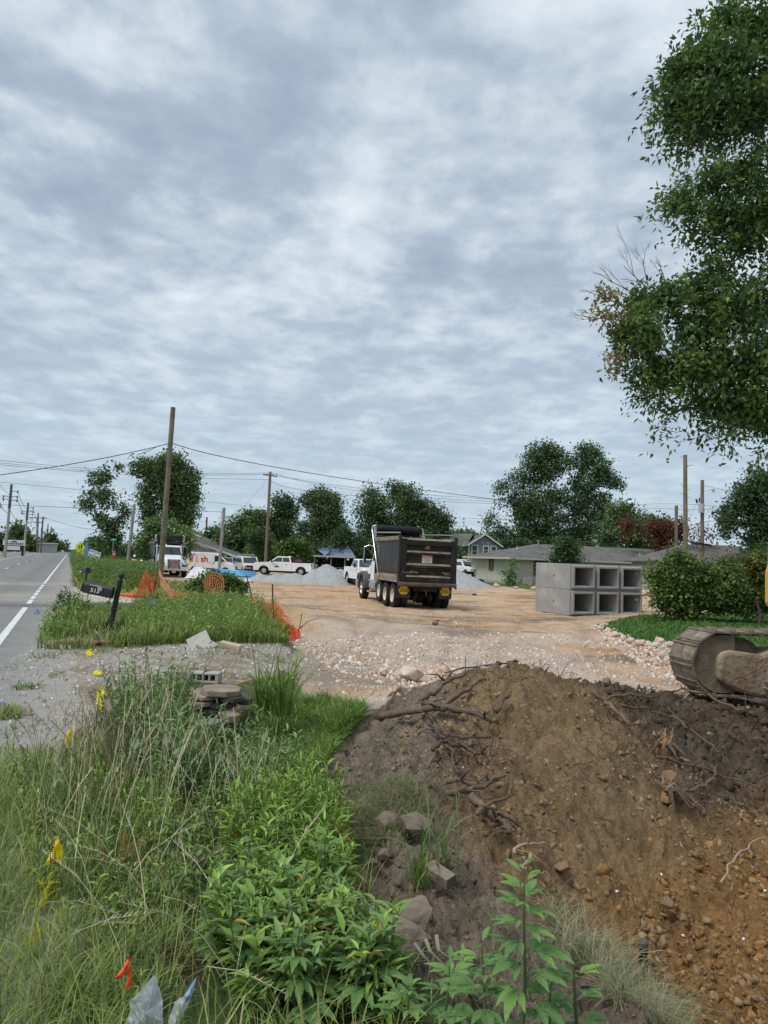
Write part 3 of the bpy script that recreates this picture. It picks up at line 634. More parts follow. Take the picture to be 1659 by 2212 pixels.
# leafy weeds as masses
def nomail(x, y): return ~((np.abs(x+5.1) < .6) & (y > 12.2) & (y < 15.3))
def leafmass(name, poly, n, h0, h1, lv, ll, lw, cols, label, near=.6, up=.35, cat='weeds', dens=None, fov=.62, hfun=None):
    P = infov(world_rand(poly, n, near=near), fov)
    if dens is not None: P = P[rng.random(len(P)) < dens(P[:, 0], P[:, 1])]
    n = len(P); z = H(P[:, 0], P[:, 1]); h = rng.uniform(h0, h1, n)*(.6+.8*fbm(P[:, 0]*1.1, P[:, 1]*1.1, 44, 2))
    if hfun is not None: h = np.minimum(h*hfun(P[:, 0], P[:, 1]), 1.27)
    lean = rng.normal(0, .16, (n, 2)); cols = np.array(cols); pc = cols[rng.integers(0, len(cols), n)]*rng.uniform(.75, 1.2, (n, 1))
    t = np.tile(np.linspace(.22, 1, lv), n); k = np.repeat(np.arange(n), lv)
    B = np.c_[P[k]+lean[k]*(h[k]*t)[:, None], z[k]+h[k]*t]; az = rng.uniform(0, 6.28)+np.tile(np.arange(lv)*2.4, n)+np.repeat(rng.uniform(0, 6.28, n), lv)
    e = up+.5*t+rng.normal(0, .22, len(t)); D = np.c_[np.cos(az)*np.cos(e), np.sin(az)*np.cos(e), np.sin(e)]
    Nn = np.c_[-np.cos(az)*np.sin(e), -np.sin(az)*np.sin(e), np.cos(e)]+rng.normal(0, .25, (len(t), 3))
    L_ = ll*rng.uniform(.5, 1.2, len(t))*(1.1-.45*t)*rng.uniform(.6, 1.35, n)[k]; S = np.c_[L_*lw*rng.uniform(.6, 1.35, len(t)), L_, L_*rng.uniform(.4, 1.8, len(t))]
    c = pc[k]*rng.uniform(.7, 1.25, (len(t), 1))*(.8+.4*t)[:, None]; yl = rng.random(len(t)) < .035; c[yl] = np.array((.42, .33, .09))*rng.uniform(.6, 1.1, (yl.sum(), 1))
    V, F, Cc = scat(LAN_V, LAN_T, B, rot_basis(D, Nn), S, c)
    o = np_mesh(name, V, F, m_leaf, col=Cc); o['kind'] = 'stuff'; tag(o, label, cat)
    mb = MB()
    if len(P) < 900:
        for i in range(n): mb.cyl((P[i, 0], P[i, 1], z[i]), (P[i, 0]+lean[i, 0]*h[i], P[i, 1]+lean[i, 1]*h[i], z[i]+h[i]), .004, .002, 3)
        s = mb.build('stem', m_stem, o, fix=False); s['kind'] = 'stuff'
    return o
W1 = [(0.249,0.385,0.078),(0.208,0.330,0.073),(0.321,0.451,0.094)]
W2 = [(0.190,0.297,0.105),(0.172,0.275,0.094),(0.238,0.352,0.131)]
smart = hpoly([(540,1760),(620,1740),(680,1790),(735,1870),(745,1950),(720,2010),(600,1970),(500,1890)])
leafmass('smartweed', smart, 760, .20, .44, 15, .105, .17, W1, 'bright green narrow leaved weeds in the middle of the verge', near=0)
rag = hpoly([(500,1970),(700,1995),(790,2080),(880,2212),(560,2212),(460,2100)])
leafmass('ragweed_patch', rag, 360, .12, .36, 13, .105, .27, W1+W2, 'leafy broad bladed weeds along the bottom of the picture', near=0)
r2 = hpoly([(250,1590),(390,1585),(420,1690),(560,1730),(640,1760),(600,1800),(380,1760),(240,1660)])
leafmass('tall_weeds', r2, 420, .35, .7, 14, .10, .24, W2, 'grey green tall leafy weeds below the stone wall', near=0)
leafmass('verge_weeds', VG2, 2800, .15, .62, 10, .10, .26, W2+W1, 'low broad leaved weeds round the mailbox post', near=0, dens=lambda x, y: np.clip(sm(fbm(x*.8, y*.8, 17, 2), .35, .6)+.1, 0, 1)*nomail(x, y))
leafmass('bank_weeds', LB, 6200, .8, 1.38, 13, .17, .26, [(.14,.245,.07),(.115,.205,.055),(.18,.28,.09)], 'tall green weeds on the bank beside the road', near=.8,
         hfun=lambda x, y: np.clip(1.15-.25*sm(-road_d(x, y), 3.5, 8), .3, 1.2))
leafmass('dark_weeds', hpoly([(120,1310),(150,1305),(200,1330),(190,1365),(110,1370)]), 90, .25, .42, 10, .15, .42, [(.06,.11,.035),(.08,.15,.045)], 'dark broad leaved weeds left of the mailbox', near=0)  # broad leaves in a darker green than the other weeds
leafmass('low_weeds', hpoly([(420,1330),(600,1320),(630,1375),(560,1390),(420,1380)]), 420, .15, .34, 10, .10, .24, W1, 'small leafy weeds at the foot of the orange net', near=0)
stalks('verge_stalks', VG2, 170, .3, .75, (.40, .36, .2), 'dry seed stems standing above the grass round the mailbox', near=0)
leafmass('small_forbs', hpoly([(20,1700),(330,1640),(560,1800),(540,1960),(330,2000),(60,1960)]), 420, .12, .34, 12, .065, .26, W1+W2, 'small leafy forbs mixed into the grass at the left', near=0)
leafmass('small_forbs', FGL, 260, .08, .24, 9, .05, .3, W1, 'low forbs hidden in the fine grass at the lower left', near=.3)
# coarse arching grass clumps
def clump(px, py, n, ln, wd, label, cols=G2, Y=None):
    p = hit(px, py) if Y is None else at(px, py, Y); P = np.c_[rng.normal(p[0], .09*ln, n), rng.normal(p[1], .09*ln, n), np.full(n, p[2]-.03)]
    cols = np.array(cols); c = cols[rng.integers(0, len(cols), n)]*rng.uniform(.8, 1.3, (n, 1))
    V, F, Cc = blades(P, rng.uniform(.55, 1.1, n)*ln, wd*rng.uniform(.7, 1.2, n), rng.uniform(.2, 1.1, n), c)
    return tag(np_mesh('grass_clump', V, F, m_grass, col=Cc), label, 'grass clump')
clump(600, 1540, 75, 1.0, .02, 'tall coarse grass clump right of the flat stones', Y=7.9)
clump(560, 1530, 40, .7, .016, 'shorter coarse grass clump beside the stones', Y=7.9)
clump(475, 1372, 46, 1.1, .025, 'arching bright grass clump in the verge behind the driveway')
clump(500, 1355, 30, .9, .022, 'upright grass clump between the arching clump and the orange net')
clump(945, 1880, 34, .55, .010, 'thin green grass clump growing out of the spoil ridge above the wood block', cols=[(.14,.23,.07),(.2,.24,.1)])
clump(905, 1900, 60, .25, .007, 'low spreading grass tuft left of the wood block')
clump(215, 1580, 40, .6, .007, 'wispy brown green grass clump by the yellow painted weeds', cols=[(.2,.2,.1),(.16,.13,.08)])
clump(250, 1900, 34, .4, .012, 'dry orange brown grass clump among green grass', cols=[(.36,.2,.08),(.3,.2,.08),(.17,.2,.06)])
# ------------------------------------------------------------ poles and wires
m_wood = M('pole_wood', (.20, .175, .12), .9, .25, 2.5, bump=.01, bsc=20, col2=(.13, .12, .085))
m_woodg = M('pole_grey', (.34, .32, .29), .9, .15, 2, col2=(.24, .22, .19))
m_woodb = M('pole_brown', (.21, .155, .105), .9, .2, 2)
m_metal = M('galvanised', (.45, .46, .47), .5, .1, 5, metal=.6)
m_dark = M('dark_metal', (.03, .03, .032), .55, .2, 5)
m_wire = M('wire', (.035, .037, .04), .7, .05, 3)
m_white = M('white_paint', (.86, .87, .88), .35, .04, 3, spec=.5)
m_black = M('black_plastic', (.018, .018, .02), .45, .15, 5)
def pole(pt, pb, Y, r0, r1, mat, label, z=None, name='utility_pole', cat='utility pole', n=12):
    a = at(pt[0], pt[1], Y); b = at(pb[0], pb[1], Y); d = (a-b); zg = Hs(b[0], b[1])-.3
    b = b+d/d[2]*(zg-b[2]); e = empty(name, b, label=label, cat=cat)
    MB().tube([(0, 0, 0), tuple((a-b)*.5), tuple(a-b)], [r0, (r0+r1)/2, r1], n).build('shaft', mat, e, smooth=False)
    return e, Vector(a.tolist()), Vector(b.tolist())
big, bt, bb_ = pole((374,880), (347,1235), 45, .17, .145, m_wood, 'tall thick leaning wooden pole with bare flat top behind the orange net', n=18)
MB().cyl(bt-bb_-Vector((0, 0, .62)), bt-bb_-Vector((-.18, 0, .60)), .012, .012, 5).build('bolt', m_metal, big)
g1, g1t, _ = pole((290,1090), (276,1218), 70, .17, .14, m_woodg, 'short pale grey pole beyond the weeds, left of the tall leaning pole')
g2, g2t, _ = pole((484,1097), (474,1224), 72, .17, .15, m_woodg, 'bare pale grey pole standing in front of the white van')
p4, p4t, p4b = pole((584,1019), (574,1207), 85, .19, .15, m_woodb, 'brown utility pole with a short crossarm behind the white pickup')
o = MB().box(p4t-p4b-Vector((0, 0, .45)), (1.7, .12, .12), (0, .05, .5)); o.build('crossarm', m_woodb, p4)
ib = MB()
for q in (-.75, -.35, .35, .75): ib.cyl(p4t-p4b+Vector((q*.88, q*.48, -.38)), p4t-p4b+Vector((q*.88, q*.48, -.12)), .06, .04, 6)
ib.build('insulators', m_metal, p4)['kind'] = 'stuff'
def steps(e, t, b, zs, side=1):
    mb = MB()
    for i, z in enumerate(zs):
        c = (t-b)*z; s = 1 if i % 2 else -1; mb.cyl(c, c+Vector((s*.32, 0, .02)), .018, .018, 4)
    mb.build('hardware', m_metal, e)['kind'] = 'stuff'
p5, p5t, p5b = pole((1480,983), (1481,1195), 46, .15, .12, m_wood, 'tall mossy pole with rows of bolts above the vine bush')
steps(p5, p5t, p5b, [.985, .93, .8, .77, .74, .72, .66, .63, .60, .58, .56, .54, .40])
MB().tube([p5t-p5b-Vector((0, 0, .85)), p5t-p5b+Vector((.30, 0, -.62)), p5t-p5b+Vector((.5, 0, -.62))], .025, 5).build('bracket', m_metal, p5)
p6, p6t, p6b = pole((1517,1037), (1517,1195), 58, .15, .13, m_woodb, 'pole with a grey transformer box right of the tall mossy pole')
c = p6t-p6b
MB().cyl(c+Vector((-.15, -.25, -2.6)), c+Vector((-.15, -.25, -1.9)), .22, .22, 12).build('transformer', M('transformer_grey', (.42, .44, .46), .5, .1, 3), p6)
MB().tube([c+Vector((0, 0, -.9)), c+Vector((.5, -.2, -.75)), c+Vector((.85, -.3, -.8))], .03, 5).cyl(c+Vector((.75, -.3, -.95)), c+Vector((.75, -.3, -.7)), .12, .1, 8).build('lamp_arm', m_metal, p6)
MB().cyl(c+Vector((-.55, -.2, -1.55)), c+Vector((-.45, -.2, -1.85)), .08, .08, 8).cyl(c+Vector((-.28, -.2, -1.45)), c+Vector((-.28, -.2, -1.8)), .05, .05, 8).build('insulators', m_dark, p6)
MB().box(c+Vector((-.1, -.25, -5.05)), (1.5, .14, .16), (0, .12, 0)).build('splice_case', m_black, p6)
p7, p7t, p7b = pole((1461,1092), (1461,1195), 78, .18, .17, m_woodb, 'short brown pole wrapped in dead red vine')
p8, p8t, _ = pole((447,1117), (445,1160), 160, .2, .2, m_woodb, 'small dark pole above the far roofs left of the grey pole')
# street poles along the far side of the road
m_pd = M('pole_dark', (.15, .12, .12), .9, .15, 2); m_pl = M('pole_light', (.38, .37, .34), .9, .12, 2)
rp_ = [((25,1046),(10,1206),96,'nearest roadside pole with a street lamp arm, at the left border',1),((61,1086),(51,1200),122,'second roadside pole from the left with curved crossarms',1),
       ((82.5,1108),(80,1193),170,'roadside pole with two straight crossarms',2),((93,1116),(88,1192),172,'bare dark pole right beside the two crossarm pole',0),
       ((104,1132),(100,1192),215,'thin dark pole over the far trees by the road',0),((111,1137),(106,1192),228,'second thin dark pole over the far trees, before the road crest',0),((117,1152),(112,1192),250,'faint pole beside the far trees at the road crest',0),((128.5,1166),(127,1192),300,'farthest small pole at the road crest',0)]
rtops = []
for i, (a, b, Y, lab, k) in enumerate(rp_):
    e, t, bs = pole(a, b, Y, .20, .15, m_pl if i < 2 else m_pd, lab, n=8); rtops.append(t); d = t-bs
    MB().tube([d*.68, d*1.0], [.19, .16], 8).build('pole_top', m_pd, e)
    mb = MB()
    if k == 1:
        for f, s in ((.89, 1), (.82, 1), (.82, -1), (.78, -1), (.77, 1)): mb.tube([d*f, d*f+Vector((s*.55, 0, .22)), d*f+Vector((s*.95, 0, .15))], .05, 5).cyl(d*f+Vector((s*.85, 0, -.05)), d*f+Vector((s*.95, 0, .3)), .09, .07, 6)
    if k == 2:
        mb.box(d*.88, (4.2, .16, .18)).box(d*.77, (2.2, .16, .18))
    if k: mb.build('crossarm', m_pd, e)
    if i == 0:
        MB().tube([d*.6, d*.6+Vector((-.7, -.2, .6)), d*.6+Vector((-.9, -.3, .9))], .05, 5).box(d*.6+Vector((-1.1, -.3, 1.1)), (.35, .3, .7), (0, -.5, 0)).build('street_lamp', m_metal, e)
for (a, b, Y, lab) in (((36.5,1118),(30,1186),190,'slim pole in front of the far left trees'),((79,1120),(77,1192),200,'short pale pole just left of the two crossarm pole'),((89,1140),(87,1192),210,'short pale stub pole under the dark bare pole'),((121,1158),(119,1192),270,'tiny pole right of the far trees')):
    pole(a, b, Y, .12, .1, m_pl, lab, n=6)
def wire(pts, label, r=.012, sag=.0, n=22, group='overhead wires'):
    P = [Vector(p) if isinstance(p, Vector) else Vector(at(*p).tolist()) for p in pts]; out = []
    if len(P) == 2:
        for i in range(n+1):
            t = i/n; q = P[0].lerp(P[1], t); q.z -= sag*4*t*(1-t); out.append(q)
    else:       # three points: quadratic through the middle
        a, b, c = P
        for i in range(n+1):
            t = i/n; out.append(a*((1-t)*(1-2*t))+b*(4*t*(1-t))+c*(t*(2*t-1)))
    o = MB().tube(out, r, 4).build('overhead_wire', m_wire, smooth=True); return tag(o, label, 'wire', group)
wtop = bt-Vector((0, 0, 2.2))
wire([(-60,1034,40), (190,996,43), wtop], 'thick cable rising from the left border to the tall leaning pole', r=.022)
MB().tube([at(296,983,44), at(325,972,44.2), at(345,962,44.5)], .018, 4).build('cable_loop', m_wire).__setitem__('label', 'loose cable loop twisted off the thick cable left of the tall pole')
bpy.data.objects['cable_loop']['category'] = 'cable'
wire([wtop, (720,1030,58), (1180,1092,80)], 'thick cable falling from the tall leaning pole to the right', r=.024)
L0 = p4t-Vector((.6, .3, .2)); L1 = p4t-Vector((-.6, -.3, .2)); L2 = p4t-Vector((0, 0, .9))
wire([(-80,985,60), (300,1019,75), L0], 'upper wire of the bundle running from the left border to the crossarm pole', r=.016)
wire([(-80,990,60), (300,1023,75), L1], 'middle wire of the bundle running to the crossarm pole', r=.016)
wire([(-80,996,60), (300,1027,75), L2], 'lower wire of the bundle running to the crossarm pole', r=.016)
wire([L0, (900,1067,90), (1360,1090,95)], 'upper wire from the crossarm pole across the tree tops', r=.018)
wire([L1, (900,1073,90), (1400,1091,95)], 'middle wire from the crossarm pole across the tree tops', r=.018)
wire([L2, (900,1080,90), (1760,1105,95)], 'lower wire from the crossarm pole across the tree tops', r=.018)
wire([(1360,1090,95), (1530,1092,70), (1760,1125,55)], 'wire passing the right hand poles toward the right border', r=.014)
c4 = p4t-Vector((-.05, 0, 4.2))
wire([(-60,1036,60), (250,1065,75), c4], 'thin single wire meeting the brown pole a third of the way down', r=.014)
wire([c4, (850,1112,88), (1100,1123,92)], 'thin wire leaving the brown pole low to the right', r=.016)
wire([(1100,1123,92), (1290,1131,90), (1480,1131,80)], 'thin wire over the dark trees behind the ranch house', r=.016)
wire([(-60,1087,66), (200,1098,70), g2t-Vector((0, 0, .4))], 'wire from the left border to the grey pole by the van', r=.018)
wire([g2t-Vector((0, 0, .4)), (620,1131,85), (1000,1160,110)], 'wire from the grey pole by the van through the trees', r=.02)
wire([g2t-Vector((0, 0, .5)), (405,1200,76)], 'guy wire sloping left from the grey pole by the van', r=.012)
wire([(581,1035,85), (430,1200,70)], 'long guy wire sloping down left of the brown crossarm pole', r=.013)
wire([(478,1205,73), (455,1220,71)], 'short yellow sleeved guy at the foot of the grey pole', r=.02)
wire([rtops[0]-Vector((-.9, 0, 1.0)), rtops[1]-Vector((-.9, 0, 1.1))], 'wire between the first two roadside poles, upper', sag=1.0, r=.03)
wire([rtops[0]-Vector((-.9, 0, 1.8)), rtops[1]-Vector((-.9, 0, 2.4))], 'wire between the first two roadside poles, lower', sag=1.2, r=.03)
wire([rtops[0]-Vector((0, 0, 3.3)), rtops[1]-Vector((0, 0, 2.9))], 'cable slung low between the first two roadside poles', sag=.9, r=.03)
wire([(-20,1015,62), rtops[0]-Vector((0, 0, 1.5))], 'wire dropping steeply from the top left to the nearest roadside pole', sag=.3, r=.022)
wire([(-20,1029,62), rtops[0]-Vector((.9, 0, 2.1))], 'second wire dropping to the nearest roadside pole', sag=.3, r=.022)
wire([rtops[1]-Vector((-.9, 0, 1.1)), rtops[2]-Vector((-1.6, 0, 1.2))], 'wire between the second pole and the two crossarm pole', sag=1.5, r=.035)
wire([rtops[1]-Vector((-.9, 0, 2.4)), rtops[2]-Vector((1.6, 0, 1.2))], 'lower wire between the second pole and the two crossarm pole', sag=1.2, r=.035)
wire([rtops[3], (160,1137,140), (215,1143,120)], 'faint wire drooping right from the bare dark pole', r=.03)
wire([p6t-Vector((0, 0, .4)), (1580,1062,50), (1760,1100,36)], 'wire from the transformer pole to the right border', r=.012)
wire([p5t-Vector((0, 0, 4.6)), (1580,1125,45), (1760,1158,40)], 'pair of slack wires right of the tall mossy pole', r=.014)
wire([(1517,1170,58), (1590,1188,52), (1760,1205,44)], 'low wire leading right from the transformer pole', r=.012)
wire([p6t-Vector((0, 0, .9)), (1468,1165,62)], 'guy wire between the two right hand poles', r=.01)

# ------------------------------------------------------------ trees
def sph(n):
    v = rng.normal(size=(n, 3)); return v/np.linalg.norm(v, axis=1, keepdims=True)
def tree(label, base, Y, lobes, n, leaf, cols, tr=.25, clr=.6, holes=.35, cat='tree', name='tree', shell=(.45, 1.0), limbs=True, per=26, lv=None, droop=0.0, trunks=None, barkmat=None, wfac=.55, depthf=.9, fork=None, trunk=True, spray=0.0):
    p0 = at(base[0], base[1], Y); p0[2] = Hs(p0[0], p0[1])-.1
    e = empty(name, p0, label=label, cat=cat)
    cent = []; rads = []
    for (cx, cy, rx, ry) in lobes:
        c = at(cx, cy, Y); k = Y/FPX; cent.append(c-p0); rads.append((rx*k, min(rx, ry*1.3)*k*depthf, ry*k))
    cent = np.array(cent); rads = np.array(rads); A = rads[:, 0]*rads[:, 2]; A = A/A.sum()
    CC = []
    for i in range(len(lobes)):
        nc = max(4, int(n/per*A[i])); d = sph(nc); r = rng.uniform(shell[0], shell[1], nc)[:, None]
        cc = cent[i]+d*r*rads[i]; cc[:, 1] += rng.normal(0, rads[i][1]*.25, nc); CC.append(cc)
    CC = np.concatenate(CC)
    if holes > 0:
        q = fbm(CC[:, 0]/(clr*2.6)+7, CC[:, 2]/(clr*2.6)+CC[:, 1]*.3, int(base[0]) % 50, 3); CC = CC[q > np.quantile(q, holes*.5)]
    k = np.repeat(np.arange(len(CC)), per)
    P = CC[k]+rng.normal(0, 1, (len(k), 3))*np.array([clr, clr, clr*.7])*.55*rng.uniform(.6, 1.5, (len(CC), 1))[k]
    if spray:
        od = CC-cent[np.argmin(((CC[:, None]-cent[None])**2).sum(-1), 1)]; od /= np.linalg.norm(od, axis=1, keepdims=True)+1e-6; od[:, 2] -= .55
        P = CC[k]+rng.normal(0, clr*.32, (len(k), 3))+od[k]*(rng.uniform(-.8, 1.0, len(k))*spray*rng.uniform(.5, 1.3, len(CC))[k])[:, None]
    if droop: P[:, 2] -= np.abs(rng.normal(0, droop, len(k)))
    P[:, 2] = np.maximum(P[:, 2], .15)
    cols = np.array(cols); c0 = cols[rng.integers(0, len(cols), len(CC))]*rng.uniform(.75, 1.25, (len(CC), 1)); Cl = c0[k]*rng.uniform(.75, 1.25, (len(k), 1))
    out_ = P-CC[k]+np.array([0, 0, .2]); D = rng.normal(size=(len(k), 3))*.7+out_/(np.linalg.norm(out_, axis=1, keepdims=True)+.01)*.6-np.array([0, 0, .35]); Nn = rng.normal(size=(len(k), 3))*.55+np.array([0, 0, 1.0])
    L_ = leaf*rng.uniform(.65, 1.3, len(k)); S = np.c_[L_*wfac*1.3, L_, L_]
    V, F, Cc = scat(LEAF_V, LEAF_F, P, rot_basis(D, Nn), S, Cl)
    np_mesh('crown', V, F, m_leaf, e, col=Cc)
    bm_ = barkmat or M('bark', (.095, .08, .062), .95, .3, 4, bump=.02, bsc=12)
    mb = MB(); top = cent[:, 2].max(); zc = cent.mean(0)
    f = Vector(fork) if fork is not None else Vector((zc[0]*.3, zc[1]*.3, max(.6, min(cent[:, 2].min()*.8, top*.45))))
    mb.tube([(0, 0, -.2), (0, 0, .05), f*.5+Vector((random.uniform(-.1, .1), 0, 0)), f], [tr*1.5, tr*1.1, tr*.9, tr*.75], 8)
    if trunk: mb.build('trunk', bm_, e)
    if limbs:
        mb = MB(); lim = []; nodes = [(f*.97, tr*.62)]
        for c in sorted([Vector(c) for c in cent], key=lambda v: (v-f).length):
            pn, pr = min(nodes, key=lambda q: (q[0]-c).length+.25*(q[0]-f).length); cr = max(pr*.66, tr*.05)
            mid = pn.lerp(c, .5)+Vector((random.uniform(-.15, .15), random.uniform(-.15, .15), .12))*(c-pn).length*.5; mb.tube([pn, mid, c], [pr*.85, (pr+cr)*.42, cr*.75], 6); lim.append((mid, c)); nodes.append((c, cr))
        sel = rng.choice(len(CC), min(len(CC), lv or 60), replace=False)
        for j in sel:
            q = Vector(CC[j]); a = min(lim, key=lambda l: (l[1]-q).length); s = a[0].lerp(a[1], random.uniform(.1, .95))
            mb.tube([s, s.lerp(q, .5)+Vector((random.uniform(-.2, .2)*clr, 0, .2*clr)), q], [tr*.08, tr*.05, tr*.02], 4)
        mb.build('branches', bm_, e, fix=False)
    return e
TG = [(.104,.165,.056),(.122,.189,.061),(.085,.137,.049),(.146,.207,.067)]
TL = [(.140,.230,.062),(.174,.263,.073),(.112,.196,.054)]
TD = [(.086,.146,.058),(.104,.166,.065),(.072,.122,.049)]
tree('dense dark oval tree behind the tall leaning pole', (368,1225), 92, [(355,1020,42,38),(395,1050,38,50),(345,1070,48,55),(400,1100,32,52),(355,1125,60,38),(310,1010,28,24),(372,1000,30,24)], 30000, .30, TG, .35, .7, .3, per=18)
tree('thin airy tree with forked trunks left of the dense oval tree', (262,1215), 88, [(208,1050,26,34),(192,1092,20,20),(228,1022,18,22),(262,1004,11,18),(232,1075,26,32),(218,1122,26,16),(245,1140,26,26),(272,1055,9,38),(240,1170,34,22),(268,1110,14,22)], 5800, .34, TG, .26, .6, .5, per=18, lv=130)
tree('low yellow green tree in front of the dense oval tree', (350,1225), 78, [(352,1145,42,30),(325,1165,34,30),(385,1165,36,30),(352,1185,55,30),(395,1188,14,14)], 9500, .32, TL, .16, .6, .2)
tree('rounded small tree behind the street name sign', (232,1215), 110, [(205,1180,24,17),(238,1176,22,18),(222,1190,34,16),(200,1165,10,8)], 3800, .38, TL, .14, .6, .3)
tree('far roadside tree with an open crown above the church sign', (38,1190), 175, [(34,1142,15,14),(48,1155,14,12),(30,1168,20,16),(12,1172,16,12)], 2600, .75, TG, .3, 1.3, .5, lv=30)
tree('dark far tree at the left border', (-6,1190), 175, [(-8,1165,22,16),(6,1178,16,12)], 1300, .75, TG, .3, 1.3, .3, lv=10)
tree('dark far trees between the roadside poles', (68,1192), 190, [(62,1165,14,14),(72,1175,20,16),(52,1180,18,12),(88,1180,12,12)], 2200, .8, TG, .3, 1.3, .35, lv=10)
tree('feathery far tree near the road crest', (112,1192), 215, [(112,1162,12,14),(106,1176,14,12),(120,1178,12,12)], 1500, .8, TG, .3, 1.3, .45, lv=14)
tree('low far tree at the road crest right of the feathery tree', (134,1194), 240, [(134,1180,10,9),(126,1186,12,7),(144,1190,10,5)], 800, .9, TG, .25, 1.5, .3, lv=6)
tree('small tree above the far grey roof', (455,1215), 135, [(462,1150,18,12),(448,1162,20,12),(475,1158,14,18)], 2400, .5, TG, .2, .9, .3)
tree('light green leaning tree mass right of the grey pole', (520,1225), 108, [(535,1120,26,22),(512,1140,30,24),(495,1165,30,26),(540,1160,36,34),(560,1125,20,26),(500,1190,40,22)], 11000, .38, TL+TG, .22, .8, .2)
tree('dark tree just right of the brown crossarm pole', (612,1225), 112, [(612,1088,26,22),(596,1112,26,28),(628,1110,22,24),(610,1150,44,42),(590,1180,40,30)], 14000, .36, TD, .28, .8, .4, per=18)
tree('broad dark tree in the middle with a ragged top', (690,1225), 104, [(690,1072,24,18),(668,1085,20,20),(715,1088,28,26),(700,1120,46,36),(672,1140,34,34),(725,1150,28,40),(690,1180,60,34)], 21000, .34, TG, .32, .75, .45, per=18)
tree('large rounded dark tree behind the dump truck', (850,1225), 114, [(838,1060,44,22),(805,1080,38,32),(872,1080,48,34),(850,1110,70,44),(915,1108,34,28),(945,1118,30,22),(800,1130,42,44),(880,1150,84,44),(955,1135,22,22),(780,1180,50,36)], 34000, .36, TG+TD, .4, .9, .35, per=18)
tree('tall double crowned tree above the ranch house, left trunk', (1185,1235), 132, [(1178,975,42,22),(1150,1000,34,26),(1208,1005,32,28),(1172,1030,38,24),(1122,1040,28,26),(1095,1062,28,26),(1160,1080,56,36),(1205,1072,26,22),(1110,1100,50,34),(1075,1130,32,36),(1155,1130,80,40),(1120,1168,76,26)], 34000, .40, TG+TD, .50, .85, .5, per=16, lv=220)
tree('tall double crowned tree above the ranch house, right trunk', (1262,1235), 134, [(1272,975,30,18),(1255,1000,28,26),(1285,1008,34,30),(1308,1035,30,22),(1335,1048,18,12),(1262,1045,36,30),(1250,1085,36,30),(1290,1082,32,22),(1270,1125,60,32),(1325,1110,36,28),(1250,1165,90,28)], 27000, .40, TG+TD, .45, .85, .5, per=16, lv=200)
tree('mid green tree right of the tall double crowned tree', (1345,1235), 92, [(1340,1105,26,24),(1362,1135,34,30),(1335,1150,46,36),(1385,1165,28,28)], 8500, .34, TL+TG, .2, .7, .3)
tree('dark tree behind the dead red vines', (1415,1235), 96, [(1405,1130,30,22),(1430,1140,24,24),(1400,1165,34,28),(1435,1170,30,24)], 5500, .36, TD, .2, .7, .35)
BV = [(.16,.055,.03),(.20,.075,.04),(.12,.05,.032)]
tree('dead rust red vine curtain hanging between the poles', (1445,1225), 80, [(1355,1125,16,16),(1400,1128,26,12),(1430,1128,26,18),(1450,1150,26,30),(1440,1172,28,24),(1470,1135,14,26)], 5200, .26, BV, .08, .5, .4, name='dead_vine', cat='vine', droop=.8, lv=50)
tree('sparse red brown vine trailing off the tall mossy pole', (1500,1210), 62, [(1500,1120,18,8),(1515,1128,24,6),(1500,1145,14,22),(1535,1140,12,8)], 520, .2, BV, .04, .35, .6, name='dead_vine', cat='vine', droop=.9, lv=70)
tree('big dark tree at the right border behind the excavator', (1640,1240), 58, [(1655,1030,36,30),(1625,1050,32,26),(1595,1078,26,26),(1640,1080,50,34),(1575,1115,26,24),(1610,1125,44,30),(1585,1150,34,26),(1660,1130,40,40),(1620,1175,56,26),(1720,1090,60,70)], 22000, .24, TD, .3, .55, .42, per=22, lv=120)
tree('small bushy tree growing in front of the ranch house', (1224,1262), 66, [(1224,1172,13,12),(1215,1188,20,14),(1238,1188,16,14),(1224,1204,34,16),(1225,1218,30,12)], 3800, .22, [(.075,.13,.045),(.06,.11,.038)], .08, .4, .15)
tree('spindly shrub against the corner of the ranch house', (1100,1264), 69, [(1112,1215,10,10),(1106,1228,9,8),(1095,1240,12,10),(1106,1250,16,10),(1104,1258,12,7)], 900, .2, TL, .05, .35, .3, name='shrub', cat='shrub')
tree('dark hedge of undergrowth behind the white pickup', (690,1232), 98, [(610,1205,30,18),(660,1195,40,26),(720,1190,40,30),(780,1195,40,24),(640,1185,30,16),(830,1190,60,30),(900,1190,60,30),(965,1195,34,28),(745,1160,26,24),(655,1150,20,24),(560,1160,24,24)], 22000, .34, TD, .12, .7, .15, name='undergrowth', cat='undergrowth', limbs=False, trunk=False)
tree('bright green low maple in front of the dark trees', (628,1228), 90, [(610,1185,16,14),(640,1178,26,14),(655,1188,20,12),(632,1195,30,14)], 3200, .34, [(.12,.19,.04),(.09,.15,.035)], .12, .55, .2)
tree('tree tops beyond the grey two storey house', (1000,1230), 170, [(985,1156,18,7),(1010,1155,18,7),(1030,1160,12,7)], 1500, .6, TL, .2, 1.2, .2)
tree('green bush under the gable of the grey two storey house', (1010,1240), 96, [(1000,1222,14,8),(1012,1226,14,7),(985,1205,6,5)], 900, .3, TL, .1, .5, .2, name='shrub', cat='shrub')
tree('leafy tree mass left of the grey two storey house', (965,1235), 118, [(955,1170,26,28),(975,1195,24,20)], 2600, .42, TG, .2, .85, .3)
tree('dark undergrowth behind the ranch house roof', (1300,1238), 128, [(1060,1180,30,16),(1120,1178,50,18),(1200,1178,60,16),(1290,1182,60,14),(1380,1188,50,14)], 9000, .36, TD, .12, .7, .1, name='undergrowth', cat='undergrowth', limbs=False, trunk=False)
